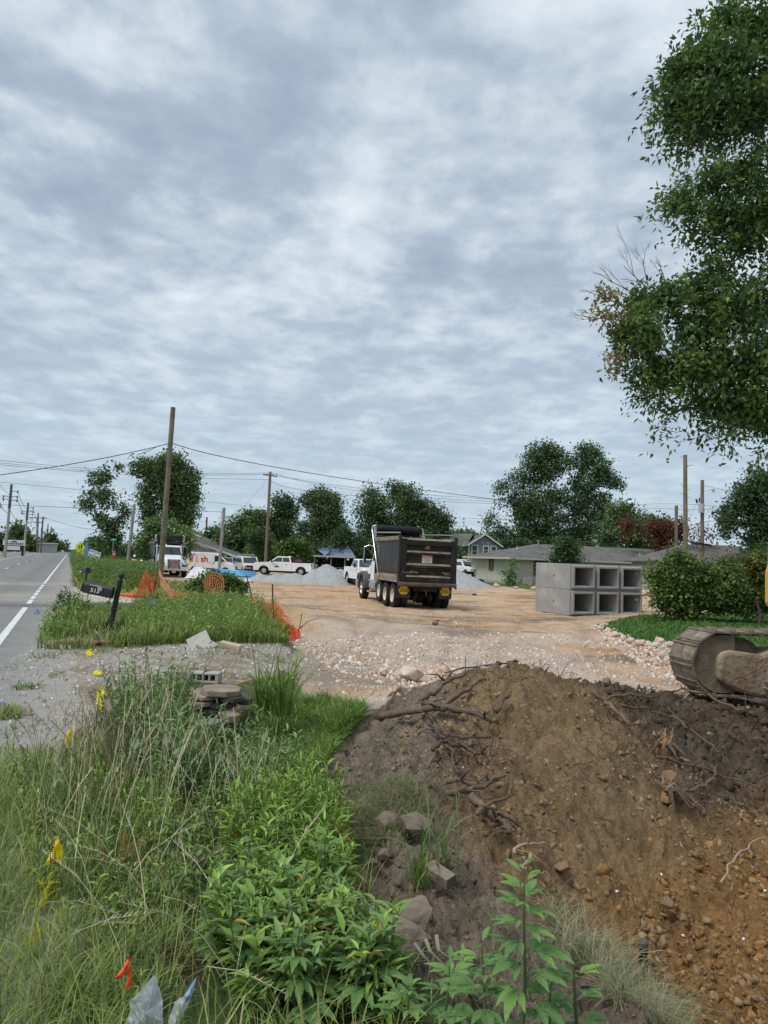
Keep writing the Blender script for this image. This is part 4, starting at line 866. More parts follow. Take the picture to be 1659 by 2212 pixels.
tree('thin woodland edge closing the view behind the sheds', (430,1230), 150, [(300,1190,60,16),(380,1186,60,18),(470,1190,60,16),(560,1195,60,18),(240,1196,40,10)], 9000, .55, TG, .14, 1.0, .1, name='undergrowth', cat='undergrowth', limbs=False, trunk=False)
# willow
def willow():
    Y = 100; p0 = at(566, 1226, Y); p0[2] = Hs(p0[0], p0[1]); e = empty('willow_tree', p0, label='weeping willow with hanging pale green strands left of the brown pole', cat='tree')
    V = []; P = []; D = []
    for i in range(330):
        a = rng.normal(0, 1); x = np.clip(rng.normal(0, 1.05), -2.4, 2.2); y = rng.uniform(-1.2, 1.2); zt = 4.9-.35*x*x+rng.normal(0, .35); zb = rng.uniform(.2, 2.0)
        for t in np.linspace(0, 1, 16):
            P.append((x*(1+.1*t)+rng.normal(0, .03), y, zt+(zb-zt)*t)); D.append((rng.normal(0, .3), rng.normal(0, .3), -1))
    P = np.array(P); n = len(P); c = np.array(TL)[rng.integers(0, 3, n)]*rng.uniform(1.0, 1.7, (n, 1))
    V, F, Cc = scat(LEAF_V, LEAF_F, P, rot_basis(np.array(D), rng.normal(size=(n, 3))), np.c_[np.full(n, .11), np.full(n, .42), np.full(n, .3)], c)
    np_mesh('crown', V, F, m_leaf, e, col=Cc); MB().tube([(0, 0, 0), (.1, 0, 2.4), (0, 0, 4.4)], [.25, .2, .1], 8).build('trunk', M('bark', (.1,)*3), e)
willow()
# the near tree over the right border
NT = [(.118,.202,.056),(.146,.235,.062),(.095,.168,.050),(.190,.269,.067),(.084,.146,.045)]
near_lobes = [(1560,45,66,42),(1640,60,60,60),(1500,130,66,40),(1465,175,44,32),(1570,150,80,52),(1650,190,70,60),(1460,235,44,38),(1530,245,80,44),(1500,290,30,26),(1620,260,80,44),
    (1470,445,44,30),(1530,405,62,36),(1600,375,60,34),(1650,330,44,44),(1560,470,84,30),(1640,470,70,60),
    (1620,540,60,44),(1560,600,66,40),(1500,635,56,34),(1430,650,56,38),(1370,670,58,46),(1335,720,38,34),(1400,740,62,44),(1470,710,70,48),(1550,690,80,56),(1630,670,70,66),
    (1410,810,44,44),(1470,800,60,44),(1550,800,80,52),(1640,800,60,60),(1400,880,26,34),(1445,895,24,34),(1505,880,44,36),(1570,890,50,36),(1620,890,44,44),(1658,930,26,46),
    (1760,120,90,110),(1780,350,90,120),(1760,600,90,120),(1760,800,90,110),(1930,230,120,130),(1960,500,130,130),(2100,380,110,120),(1930,760,110,90),(2090,640,110,110)]
nt_ = tree('big leafy tree whose boughs hang over the right side of the sky', (1960,1300), 12.5, near_lobes, 128000, .118, NT, .26, .20, .50, per=18, lv=700, depthf=1.4, droop=.04, spray=.34, fork=(-.6, 0, 3.6), wfac=.34, shell=(.25, 1.12))
tree('yellowing leaves on the dying left bough of the big tree', (1960,1300), 12.2, [(1310,640,26,22),(1300,680,22,24),(1330,760,26,26),(1350,700,30,30),(1330,800,16,12)], 1000, .085, [(.34,.31,.10),(.24,.25,.08),(.30,.22,.09)], .02, .14, .5, per=14, lv=60, name='yellow_foliage', cat='foliage', fork=(-4.3, 0, 5.2), wfac=.4, trunk=False)
mb = MB()
def twig(p, d, ln, r, depth):
    q = p+d*ln; mb.tube([p, p.lerp(q, .5)+Vector((random.uniform(-.04, .04), 0, random.uniform(-.03, .05)))*ln, q], [r, r*.8, r*.5], 4)
    if depth:
        for k in range(3 if depth > 1 else 4):
            dd = (d+Vector((random.uniform(-.8, .5), random.uniform(-.5, .5), random.uniform(-.4, .8)))).normalized(); twig(p.lerp(q, random.uniform(.35, 1)), dd, ln*random.uniform(.45, .7), r*.5, depth-1)
for (x, y, dx_, dz_, l) in ((1420,640,-.75,.65,.75),(1380,640,-.8,.4,.6),(1400,620,-.2,1,.5),(1330,690,-1,.05,.55),(1345,660,-.9,.35,.5),(1440,620,-.3,.9,.4)):
    twig(Vector(at(x, y, 12.2).tolist()), Vector((dx_, 0, dz_)).normalized(), l, .010, 3)
tag(mb.build('bare_twigs', M('twig_bark', (.17, .14, .115), .9, .2, 5), fix=False), 'bare dead twigs sticking out of the left bough against the sky', 'twigs')
# vine covered bush on the right and plants round it
VB = [(.11,.18,.042),(.14,.22,.05),(.08,.14,.036),(.19,.24,.055)]
tree('big mound of green vines right of the concrete culverts', (1500,1338), 26, [(1455,1192,12,14),(1512,1190,12,14),(1540,1205,14,16),(1572,1222,16,16),(1420,1240,12,14),(1438,1212,26,20),(1470,1202,30,20),(1500,1208,30,22),(1530,1215,40,20),(1545,1235,30,22),(1446,1250,36,34),(1490,1255,56,40),(1540,1255,50,36),(1435,1285,26,34),(1470,1300,50,34),(1520,1300,70,36),(1590,1290,60,36),(1600,1260,50,24),(1650,1285,50,44)], 34000, .095, VB, .06, .32, .5, name='vine_bush', cat='bush', wfac=.8, lv=60, shell=(.35, 1.18), per=16)
tree('yellow green climbing foliage behind the excavator body', (1640,1330), 24, [(1640,1215,26,26),(1650,1245,30,30),(1620,1225,18,14),(1600,1210,10,22),(1575,1220,4,14)], 4200, .09, [(.15,.17,.035),(.12,.16,.04)], .05, .2, .35, name='vine_bush', cat='bush', wfac=.8, limbs=False)
tree('leafy creeper over the collapsed orange net', (462,1300), 25, [(455,1252,24,12),(490,1258,28,14),(520,1272,22,14),(500,1285,34,14),(430,1268,20,14),(415,1280,12,10)], 5200, .10, [(.10,.19,.045),(.13,.23,.05),(.08,.15,.04)], .03, .2, .2, name='bush', cat='bush', wfac=.8, limbs=False)
# ------------------------------------------------------------ buildings
m_shing = M('roof_shingle', (.155, .145, .135), .95, .3, 1.6, bump=.02, bsc=9, col2=(.105, .098, .09))
m_fascia = M('fascia', (.50, .47, .40), .8, .1, 3); m_fw = M('white_trim', (.70, .70, .69), .6, .06, 3)
m_cream = M('cream_siding', (.55, .53, .43), .85, .12, 1.2, col2=(.42, .41, .34), c2lo=.5, c2hi=.75)
m_blk = M('block_wall', (.36, .35, .33), .9, .15, 2)
m_glass = M('window_glass', (.035, .05, .055), .08, .2, 2, spec=.7)
m_brownf = M('brown_frame', (.20, .10, .075), .7, .15, 4)
m_grays = M('grey_siding', (.235, .235, .235), .8, .08, 2, wave=('Z', 1.2, .01))
m_tan = M('tan_wall', (.36, .30, .22), .85, .12, 2); m_darkin = M('interior_shade', (.02, .02, .02), .9, .2, 2)  # near-black stands in for shade inside carport, culverts and lifting hole
P0 = at(1107, 1262, 73)
ranch = empty('ranch_house', (P0[0], P0[1], P0[2]-.15), R(16.2), label='low cream ranch house with brown shingle hip roof behind the culverts', cat='house')
Lx, Ly, Hw = 26.0, 10.4, 2.75
MB().bb(0, Lx, 0, Ly, .38, Hw).build('wall', m_cream, ranch)
MB().bb(-.02, Lx+.02, -.02, Ly+.02, 0, .38).build('foundation', m_blk, ranch)
def battens(n, x0, x1, y, ax):
    o = None
    for i in range(n):
        t = x0+(x1-x0)*i/(n-1)
        mb = MB()
        mb.bb(-.025, .025, -.012, .012, .38, Hw)
        if o is None: o = mb.build('siding_batten', m_cream, ranch, loc=(0, 0, 0))
        else: o = link('siding_batten', o.data, ranch)
        o.location = (t, y, 0) if ax == 'x' else (y, t, 0)
        if ax == 'y': o.rotation_euler = (0, 0, R(90))
battens(26, .1, Ly-.1, -.014, 'y'); battens(60, .1, Lx-.1, -.014, 'x')
ov = .75; e0 = (-ov, -ov, Hw+.02); e1 = (Lx+ov, -ov, Hw+.02); e2 = (Lx+ov, Ly+ov, Hw+.02); e3 = (-ov, Ly+ov, Hw+.02); r0 = (5.2, 5.2, 4.35); r1 = (Lx-5.2, 5.2, 4.35)
roof = MB().add([e0, e1, e2, e3, r0, r1], [(0, 1, 5, 4), (1, 2, 5), (2, 3, 4, 5), (3, 0, 4), (3, 2, 1, 0)]).build('roof', m_shing, ranch)
fb = MB(); fb.bb(-ov-.03, Lx+ov, -ov-.04, -ov, Hw-.16, Hw+.04).bb(-ov-.04, -ov, -ov, Ly+ov, Hw-.16, Hw+.04); fb.build('fascia', m_fascia, ranch)
MB().bb(-ov, Lx+ov, -ov, 0, Hw-.03, Hw-.01).bb(-ov, 0, 0, Ly, Hw-.03, Hw-.01).build('soffit', m_tan, ranch)
def vent(x, y, z, k):
    mb = MB()
    if k == 0: mb.cyl((0, 0, -.3), (0, 0, .18), .13, .13, 10).lathe([(.16, 0), (.18, .24), (.30, .28), (.44, .22), (.52, 0)], ax='z', n=12)
    if k == 1: mb.cyl((0, 0, -.3), (0, 0, .16), .07, .07, 8).lathe([(.14, 0), (.15, .2), (.22, .22), (.25, 0)], ax='z', n=10)
    if k == 2: mb.cyl((0, 0, -.3), (0, 0, .30), .05, .05, 8).lathe([(-.05, .0), (-.05, .14), (.08, .07), (.1, 0)], ax='z', n=8)
    return mb.build('roof_vent', m_metal if k else M('vent_dark', (.09, .09, .09), .7, .1, 4), roof, loc=(x, y, z))
vent(5.3, 4.9, 4.5, 1); vent(9.0, 4.9, 4.35, 0); vent(2.2, 3.6, 3.75, 2); vent(20.9, 4.9, 4.35, 0); vent(21.8, 4.9, 4.4, 1); vent(16.0, 2.2, 3.6, 2); vent(19.3, 1.9, 3.5, 2)
def window(par, c, wd, ht, ax, fm, nh=1, nv=1, glass=None, t=.07, out=-1):
    g = MB(); f = MB(); x, y, z = c
    if ax == 'x':
        g.bb(x-wd/2, x+wd/2, y+out*.02, y+out*.0, z-ht/2, z+ht/2)
        for q in (x-wd/2, x+wd/2): f.bb(q-t, q+t, y+out*.08, y, z-ht/2-t, z+ht/2+t)
        for q in (z-ht/2, z+ht/2): f.bb(x-wd/2+t, x+wd/2-t, y+out*.078, y, q-t, q+t)
        for k in range(1, nv): f.bb(x-wd/2+wd*k/nv-.03, x-wd/2+wd*k/nv+.03, y+out*.06, y, z-ht/2+t, z+ht/2-t)
        for k in range(1, nh): f.bb(x-wd/2+t, x+wd/2-t, y+out*.065, y, z-ht/2+ht*k/nh-.03, z-ht/2+ht*k/nh+.03)
    else:
        g.bb(x+out*.02, x, y-wd/2, y+wd/2, z-ht/2, z+ht/2)
        for q in (y-wd/2, y+wd/2): f.bb(x+out*.08, x, q-t, q+t, z-ht/2-t, z+ht/2+t)
        for q in (z-ht/2, z+ht/2): f.bb(x+out*.078, x, y-wd/2+t, y+wd/2-t, q-t, q+t)
        for k in range(1, nh): f.bb(x+out*.065, x, y-wd/2+t, y+wd/2-t, z-ht/2+ht*k/nh-.03, z-ht/2+ht*k/nh+.03)
    w_ = f.build('window', fm, par); g.build('pane', glass or m_glass, w_); return w_
window(ranch, (0, 5.0, 2.0), .95, 1.1, 'y', m_brownf, 3, 1, M('dusty_glass', (.12, .11, .10), .3, .2, 3))
w2 = window(ranch, (3.3, 0, 1.85), 2.0, 1.45, 'x', m_brownf, 4, 1)
for k in range(3): MB().bb(2.35, 4.25, -.09, -.07, 1.45+k*.4, 1.49+k*.4).build('window_bar', m_fw, w2)
window(ranch, (8.5, 0, 1.85), 1.6, 1.3, 'x', m_fw, 3, 1); window(ranch, (16.5, 0, 1.7), 1.8, 1.2, 'x', m_fw, 4, 1)
tag(MB().box((0, 0, 0), (.10, .16, 3.2)).build('leaning_board', M('old_board', (.25, .20, .16), .9, .2, 3), loc=(P0[0]+3.7, P0[1]-.1, P0[2]+1.2), rot=(R(-14), R(-4), 0)), 'long grey board leaning on the ranch house wall beside its big window', 'board')
tag(MB().bb(-.45, .45, -.25, .25, 0, .75).build('utility_box', m_blk, bevel=.03, loc=(P0[0]+1.4, P0[1]-.25, P0[2])), 'grey box at the foot of the ranch house wall beside the spindly shrub', 'box')
# two-storey grey house
P0 = at(1011.6, 1232, 125); zb = -.45
gh = empty('apartment_house', (P0[0], P0[1], zb), R(3), label='grey two storey house with white trimmed gable behind the dump truck', cat='house')
k = 125/FPX
def gz(py, px=1040): return at(px, py, 125)[2]-zb
ez, pz = gz(1178.5), gz(1156); W1_ = 5.3
MB().prism([(0, 0), (W1_, 0), (W1_, ez), (W1_/2, pz), (0, ez)], 0, 9, 'y').build('wall', m_grays, gh)
MB().bb(-9, 0, 1.2, 9, 0, ez-.02).build('wall', m_grays, gh)
rf = MB()
for s in (0, 1):
    a = (-.4 if s == 0 else W1_+.4, ez-.16); b = (W1_/2, pz+.1)
    rf.add([(a[0], -.45, a[1]), (b[0], -.45, b[1]), (b[0], 9, b[1]), (a[0], 9, a[1]), (a[0], -.45, a[1]+.12), (b[0], -.45, b[1]+.14), (b[0], 9, b[1]+.14), (a[0], 9, a[1]+.12)], [(3,2,1,0),(4,5,6,7),(0,1,5,4),(1,2,6,5),(2,3,7,6),(3,0,4,7)])
rf.add([(-9.3, .7, ez), (-.2, .7, ez), (1.5, 5, pz+.35), (-9.3, 5, pz+.35), (-9.3, 9.2, ez), (3, 9.2, ez)], [(0, 1, 2, 3), (3, 2, 5, 4)])
rf.build('roof', m_shing, gh, fix=False)
tr_ = MB()
for s in (0, 1):
    a = Vector((-.42 if s == 0 else W1_+.42, -.47, ez-.12)); b = Vector((W1_/2, -.47, pz+.16)); m_ = (a+b)/2; d = b-a
    tr_.box(m_, (d.length, .05, .22), (0, -math.atan2(d.z, d.x), 0))
tr_.bb(-9.3, -.4, .66, .72, ez-.16, ez+.02).bb(-.06, .08, -.03, 0, 0, ez).bb(-1.55, -1.42, 1.1, 1.2, 0, ez-.1); tr_.build('trim', m_fw, gh)
window(gh, (1.0, 0, gz(1190.5)), 1.0, 1.9, 'x', m_fw, 2, 1, M('teal_glass', (.05, .10, .10), .15, .3, 2)); window(gh, (2.9, 0, gz(1189)), .9, 1.5, 'x', m_fw, 2, 1, MATS['teal_glass']); window(gh, (4.2, 0, gz(1189)), .9, 1.5, 'x', m_fw, 2, 1, MATS['teal_glass'])
window(gh, (-3.8, 1.2, gz(1189)), 3.1, 1.9, 'x', m_fw, 2, 3, MATS['teal_glass']); window(gh, (-4.4, 1.2, gz(1217)), 1.3, .9, 'x', m_fw, 1, 2, MATS['teal_glass']); window(gh, (1.0, 0, gz(1217)), 1.0, 1.4, 'x', m_fw, 2, 1, MATS['teal_glass'])
for x_ in (2.3, 3.2): MB().cyl((x_, -.05, gz(1172)), (x_, 0, gz(1172)), .1, .1, 10).build('wall_light', m_fw, gh)
# low shed / carport on the left behind the vans
def gz2(px, py, Y): return at(px, py, Y)[2]
A = at(395, 1159, 100); B = at(518, 1207, 98); D_ = at(405, 1159, 112)
zg = -.6
car = empty('carport', (B[0], B[1], zg), 0, label='long low carport with a sloping white edged roof behind the vans', cat='shed')
dx_, dz1, dz0 = A[0]-B[0], A[2]-zg, B[2]-zg
MB().add([(dx_, -.1, dz1), (.15, -.1, dz0), (.15, 14, dz0+.1), (dx_, 14, dz1+.1), (dx_, -.1, dz1+.18), (.15, -.1, dz0+.18), (.15, 14, dz0+.28), (dx_, 14, dz1+.28)], [(3,2,1,0),(4,5,6,7),(1,2,6,5),(2,3,7,6),(3,0,4,7),(0,1,5,4)]).build('roof', m_shing, car)
MB().add([(dx_, -.16, dz1-.12), (.15, -.16, dz0-.12), (.15, -.16, dz0+.2), (dx_, -.16, dz1+.2), (dx_, -.11, dz1-.12), (.15, -.11, dz0-.12), (.15, -.11, dz0+.2), (dx_, -.11, dz1+.2)], [(0,1,2,3),(7,6,5,4),(0,4,5,1),(2,6,7,3),(1,5,6,2),(3,7,4,0)]).build('fascia', m_fw, car)
MB().prism([(dx_, 1.9), (-3.6, 1.9), (-3.6, dz0+.0+.5*(3.6/ -dx_)*(dz1-dz0)+.2), (dx_, dz1-.2)], 0, .2, 'y').build('wall', m_tan, car)
MB().bb(dx_, 0, 6, 6.2, 0, dz0+.6).build('wall', m_darkin, car)  # near-black wall, shade of the carport interior put into its colour
for q in (-.1, -1.7): MB().bb(q-.08, q+.08, -.05, .11, 0, dz0+.35 if q < -1 else dz0).build('post', M('old_post', (.25, .22, .19), .9, .2, 3), car)
MB().bb(dx_+1.0, -1.7, -.4, -.3, 1.55, 1.95).build('banner', M('lime_banner', (.30, .42, .06), .6, .1, 3), car)
MB().box((-1.0, 3, .5), (.9, .6, 1.0)).box((-2.4, 2.5, .4), (.7, .5, .8)).build('stored_goods', M('junk', (.13, .10, .08), .9, .4, 4), car)
# farther grey roofed house
A = at(398, 1142, 135); B = at(451, 1166, 132)
fh = empty('far_house', (B[0], B[1], -.5), 0, label='grey house whose gable roof shows above the carport', cat='house')
z1 = A[2]+.5; z0 = B[2]+.5; dx2 = A[0]-B[0]
MB().prism([(dx2*2, 0), (0, 0), (0, z0-.2), (dx2, z1-.2), (dx2*2, z0-.2)], 0, 10, 'y').build('wall', M('far_wall', (.33, .32, .31), .9, .1, 2), fh)
rfm = MB().add([(dx2, -.3, z1), (.5, -.3, z0-.2), (.5, 10, z0-.2), (dx2, 10, z1), (dx2*2-.5, -.3, z0-.2), (dx2*2-.5, 10, z0-.2)], [(0, 1, 2, 3), (4, 0, 3, 5)]); rfm.bb(-1, 1.2, 3, 10, z0-.6, z0+1.1)
rfm.build('roof', m_shing, fh, fix=False)
MB().add([(dx2, -.34, z1-.15), (.5, -.34, z0-.35), (.5, -.34, z0-.1), (dx2, -.34, z1+.1)], [(0, 1, 2, 3)]).build('fascia', m_fw, fh, fix=False)
# blue roofed stand
A = at(731, 1207, 95)
st = empty('market_stand', (A[0], A[1], -.55), R(-4), label='open stand with blue metal roof behind the big gravel pile', cat='stand')
hz_ = A[2]+.55+.35; m_blue = M('blue_roof_metal', (.22, .30, .48), .45, .08, 2, metal=.3, wave=('X', 2.2, .02))
MB().add([(-1.7, -.4, hz_), (2.2, -.4, hz_), (.9, 2.6, hz_+1.45), (-1.7, 2.6, hz_+1.45)], [(0, 1, 2, 3)]).build('roof', m_blue, st, fix=False)
MB().add([(-1.2, -.5, hz_+.35), (-1.7, -.5, hz_+.0), (-3.4, 2, hz_+.9), (-1.2, 2, hz_+1.2)], [(0, 1, 2, 3)]).build('roof', m_blue, st, fix=False)
MB().bb(-3.2, 2.25, -.46, -.4, hz_-.2, hz_+.02).build('fascia', m_fascia, st)
MB().bb(-3.0, 2.0, 3.0, 3.2, 0, hz_+.8).build('wall', M('dark_planks', (.05, .038, .03), .9, .3, 3), st)
for q in (-3.0, -.9, .9, 2.0): MB().bb(q-.06, q+.06, -.35, -.23, 0, hz_-.15).build('post', MATS['old_post'], st)
MB().bb(-3.0, 0.6, -.2, .6, .75, .82).build('counter', MATS['old_post'], st)
cols_ = [(.75,.72,.68),(.45,.12,.09),(.22,.10,.07),(.70,.35,.30),(.35,.33,.30),(.55,.5,.42)]
lab_ = ['white round flower pot', 'red hanging planter', 'brown clay pot', 'pink garden ornament', 'grey garden urn', 'cream plaster figure']
pos_ = ['on the counter of the blue roofed stand, left end','on the counter of the blue roofed stand, second from left','in the middle of the stand counter','on the ground before the stand, left','on the ground at the right post of the stand','beside the white bucket at the stand','hanging at the right of the blue roofed stand','hanging from the left eave of the blue roofed stand','beside the pickup nose behind the gravel pile','at the right end of the blue roofed stand']
for i, (x_, y_, z_, s_) in enumerate([(-2.8,0,.82,.16),(-2.0,0,.82,.2),(-1.2,0,.82,.17),(.2,-.8,.05,.3),(2.1,-.9,.0,.32),(1.5,-1.0,0,.26),(1.3,-.4,1.7,.18),(-1.4,-.4,1.75,.2),(2.7,-.9,0,.34),(2.1,-.4,1.2,.16)]):
    c = cols_[i % 6]; pp = Matrix.Rotation(R(-4), 3, 'Z') @ Vector((x_, y_, z_))
    o = MB().lathe([(0, 0), (.02, s_*.6), (s_*.9, s_*.8), (s_*1.1, s_*.95), (s_*1.15, s_*.8), (s_*1.6, s_*.55), (s_*1.9, 0)], ax='z', n=12).build('garden_pot', M('pot_%d' % (i % 6), c, .6, .2, 4), smooth=True, loc=(A[0]+pp.x, A[1]+pp.y, -.55+pp.z))
    tag(o, lab_[i % 6]+' '+pos_[i], 'garden pot')
# wooden fence and roofs behind the bush on the right
P0 = at(1596, 1290, 33); wf_ = empty('wooden_fence', (P0[0], P0[1], -.2), R(-6), label='old dark wooden fence half hidden behind the vine bush', cat='fence')
m_pl_ = M('old_planks', (.075, .065, .055), .95, .3, 4); z_t = at(1600, 1237, 33)[2]+.2
pb = None
for i in range(34):
    if pb is None: pb = MB().bb(-.068, .068, -.01, .01, 0, z_t).build('plank', m_pl_, wf_)
    else: link('plank', pb.data, wf_)
    q = wf_.children[-1]
for i, q in enumerate([c for c in COL.objects if c.parent == wf_ and c.name.startswith('plank')]): q.location = (i*.145-1.2, random.uniform(-.01, .01), random.uniform(-.04, .03))
for q in (-.9, 1.5): MB().bb(q-.06, q+.06, -.16, -.03, 0, z_t-.05).build('post', m_pl_, wf_)
MB().bb(-1.2, 3.8, -.06, -.02, z_t-.75, z_t-.65).build('rail', m_pl_, wf_)
P0 = at(1590, 1180, 62); rh = empty('hip_roof_house', (P0[0], P0[1], -.3), R(-8), label='house with a low grey hip roof beyond the wooden fence', cat='house')
zt = at(1590, 1178, 62)[2]+.3; ze = at(1590, 1218, 60)[2]+.3
MB().add([(-8, -4, ze), (3.5, -4, ze), (3.5, 6, ze), (-8, 6, ze), (-4, 1, zt), (.2, 1, zt), (-8, -4, ze-.1), (3.5, -4, ze-.1), (3.5, 6, ze-.1), (-8, 6, ze-.1)], [(0,1,5,4),(1,2,5),(2,3,4,5),(3,0,4),(6,7,1,0),(7,8,2,1),(8,9,3,2),(9,6,0,3),(9,8,7,6)]).build('roof', m_shing, rh)
MB().bb(-7.4, 2.9, -3.4, 5.4, 0, ze-.1).build('wall', m_cream, rh); MB().cyl((-1.5, 0, zt-.3), (-1.5, 0, zt+.25), .1, .1, 8).build('chimney', m_metal, rh)
# distant shed by the road
P0 = at(103, 1196, 185); sh_ = empty('grey_shed', (P0[0], P0[1], -.4), R(20), label='small pale grey shed across the road under the far trees', cat='shed')
MB().bb(-2, 2, -2, 2, 0, 2.6).build('wall', m_blk, sh_); MB().bb(-2.2, 2.2, -2.2, 2.2, 2.6, 2.8).build('roof', m_fw, sh_)

# ------------------------------------------------------------ vehicles
m_tyre = M('tyre_rubber', (.022, .021, .020), .9, .35, 6, bump=.004, bsc=30, col2=(.07, .055, .04), c2lo=.55, c2hi=.8)
m_chrome = M('chrome', (.72, .72, .74), .22, .05, 3, metal=.9); m_alu = M('polished_aluminium', (.62, .63, .65), .32, .1, 3, metal=.8)
m_cr = M('cream_rim', (.62, .58, .47), .55, .18, 4, col2=(.40, .34, .26), c2lo=.55, c2hi=.8)
m_bodyblk = M('dump_box_steel', (.028, .031, .034), .42, .35, 1.6, col2=(.12, .10, .08), c2lo=.56, c2hi=.85, bump=.006, bsc=10)
m_gatemud = M('tailgate_steel', (.020, .018, .017), .75, .4, 2.2, col2=(.10, .072, .05), c2lo=.52, c2hi=.78, bump=.006, bsc=14)
m_dust = M('dusty_ledge', (.27, .22, .165), .9, .25, 4, col2=(.10, .08, .06), c2lo=.5, c2hi=.7)
m_frame = M('chassis', (.02, .02, .02), .8, .3, 5, col2=(.09, .07, .05), c2lo=.5, c2hi=.75)
m_fgrey = M('fender_plastic', (.10, .105, .11), .6, .12, 3)
m_red = M('red_lamp', (.35, .03, .025), .35, .1, 5); m_amb = M('amber_lamp', (.6, .25, .03), .35, .1, 5); m_headl = M('headlamp', (.65, .67, .68), .15, .08, 6, spec=.8)
m_tint = M('tinted_glass', (.03, .038, .042), .07, .1, 2, spec=.8)
m_yel = M('yellow_print', (.72, .50, .05), .6, .12, 5); m_blkp = M('black_print', (.015, .015, .015), .6, .05, 5); m_redp = M('red_print', (.55, .03, .05), .5, .05, 5)
_wc = {}
def wheel(par, x, y, r, wd, rim_mat, side, kind='dish', z=None):
    key = (round(r, 3), round(wd, 3), kind, side, rim_mat.name)
    if key not in _wc:
        s = side; h = wd/2; ri = r*.56
        prof = [(-h*s*.9, ri), (-h*s, ri+.03), (-h*s, r*.9), (-h*s*.85, r*.985)]
        for q in (-.5, -.2, .2, .5): prof += [(h*s*q-h*s*.05, r), (h*s*q-h*s*.03, r-.018), (h*s*q+h*s*.03, r-.018), (h*s*q+h*s*.05, r)]
        prof += [(h*s*.85, r*.985), (h*s, r*.9), (h*s, ri+.03), (h*s*.9, ri)]
        t = MB().lathe(prof, ax='x', n=30); 
        tm = t.mesh('wheel', m_tyre); m2 = MB()
        if kind == 'dish': m2.lathe([(h*s*.88, ri+.012), (h*s*.95, ri-.01), (h*s*.3, ri*.82), (h*s*.15, ri*.45), (h*s*.35, ri*.42), (h*s*.4, ri*.3), (h*s*.42, 0)], ax='x', n=26)
        elif kind == 'hub':
            m2.lathe([(h*s*.88, ri+.012), (h*s*.95, ri-.02), (h*s*.55, ri*.86), (h*s*.62, ri*.72), (h*s*.80, ri*.42), (h*s*1.15, ri*.34), (h*s*1.2, 0)], ax='x', n=26)
            for k in range(10):
                a = k*math.pi/5; m2.cyl((h*s*.66, math.cos(a)*ri*.55, math.sin(a)*ri*.55), (h*s*.95, math.cos(a)*ri*.55, math.sin(a)*ri*.55), .022, .018, 5)
        else:
            m2.lathe([(h*s*.88, ri+.012), (h*s*.92, ri-.015), (h*s*.45, ri*.9), (h*s*.35, ri*.3), (h*s*.5, ri*.2), (h*s*.5, 0)], ax='x', n=24)
            for k in range(6):
                a = k*math.pi/3; m2.bar = None; m2.box((h*s*.55, math.cos(a)*ri*.55, math.sin(a)*ri*.55), (.03, .07, ri*.85), (-a+math.pi/2+math.pi/2, 0, 0))
        _wc[key] = (tm, m2.mesh('rim', rim_mat))
    tm, rm = _wc[key]
    wv_ = link('wheel', tm, par, (x, y, r if z is None else z), (random.uniform(0, 6), 0, 0)); link('rim', rm, wv_); return wv_

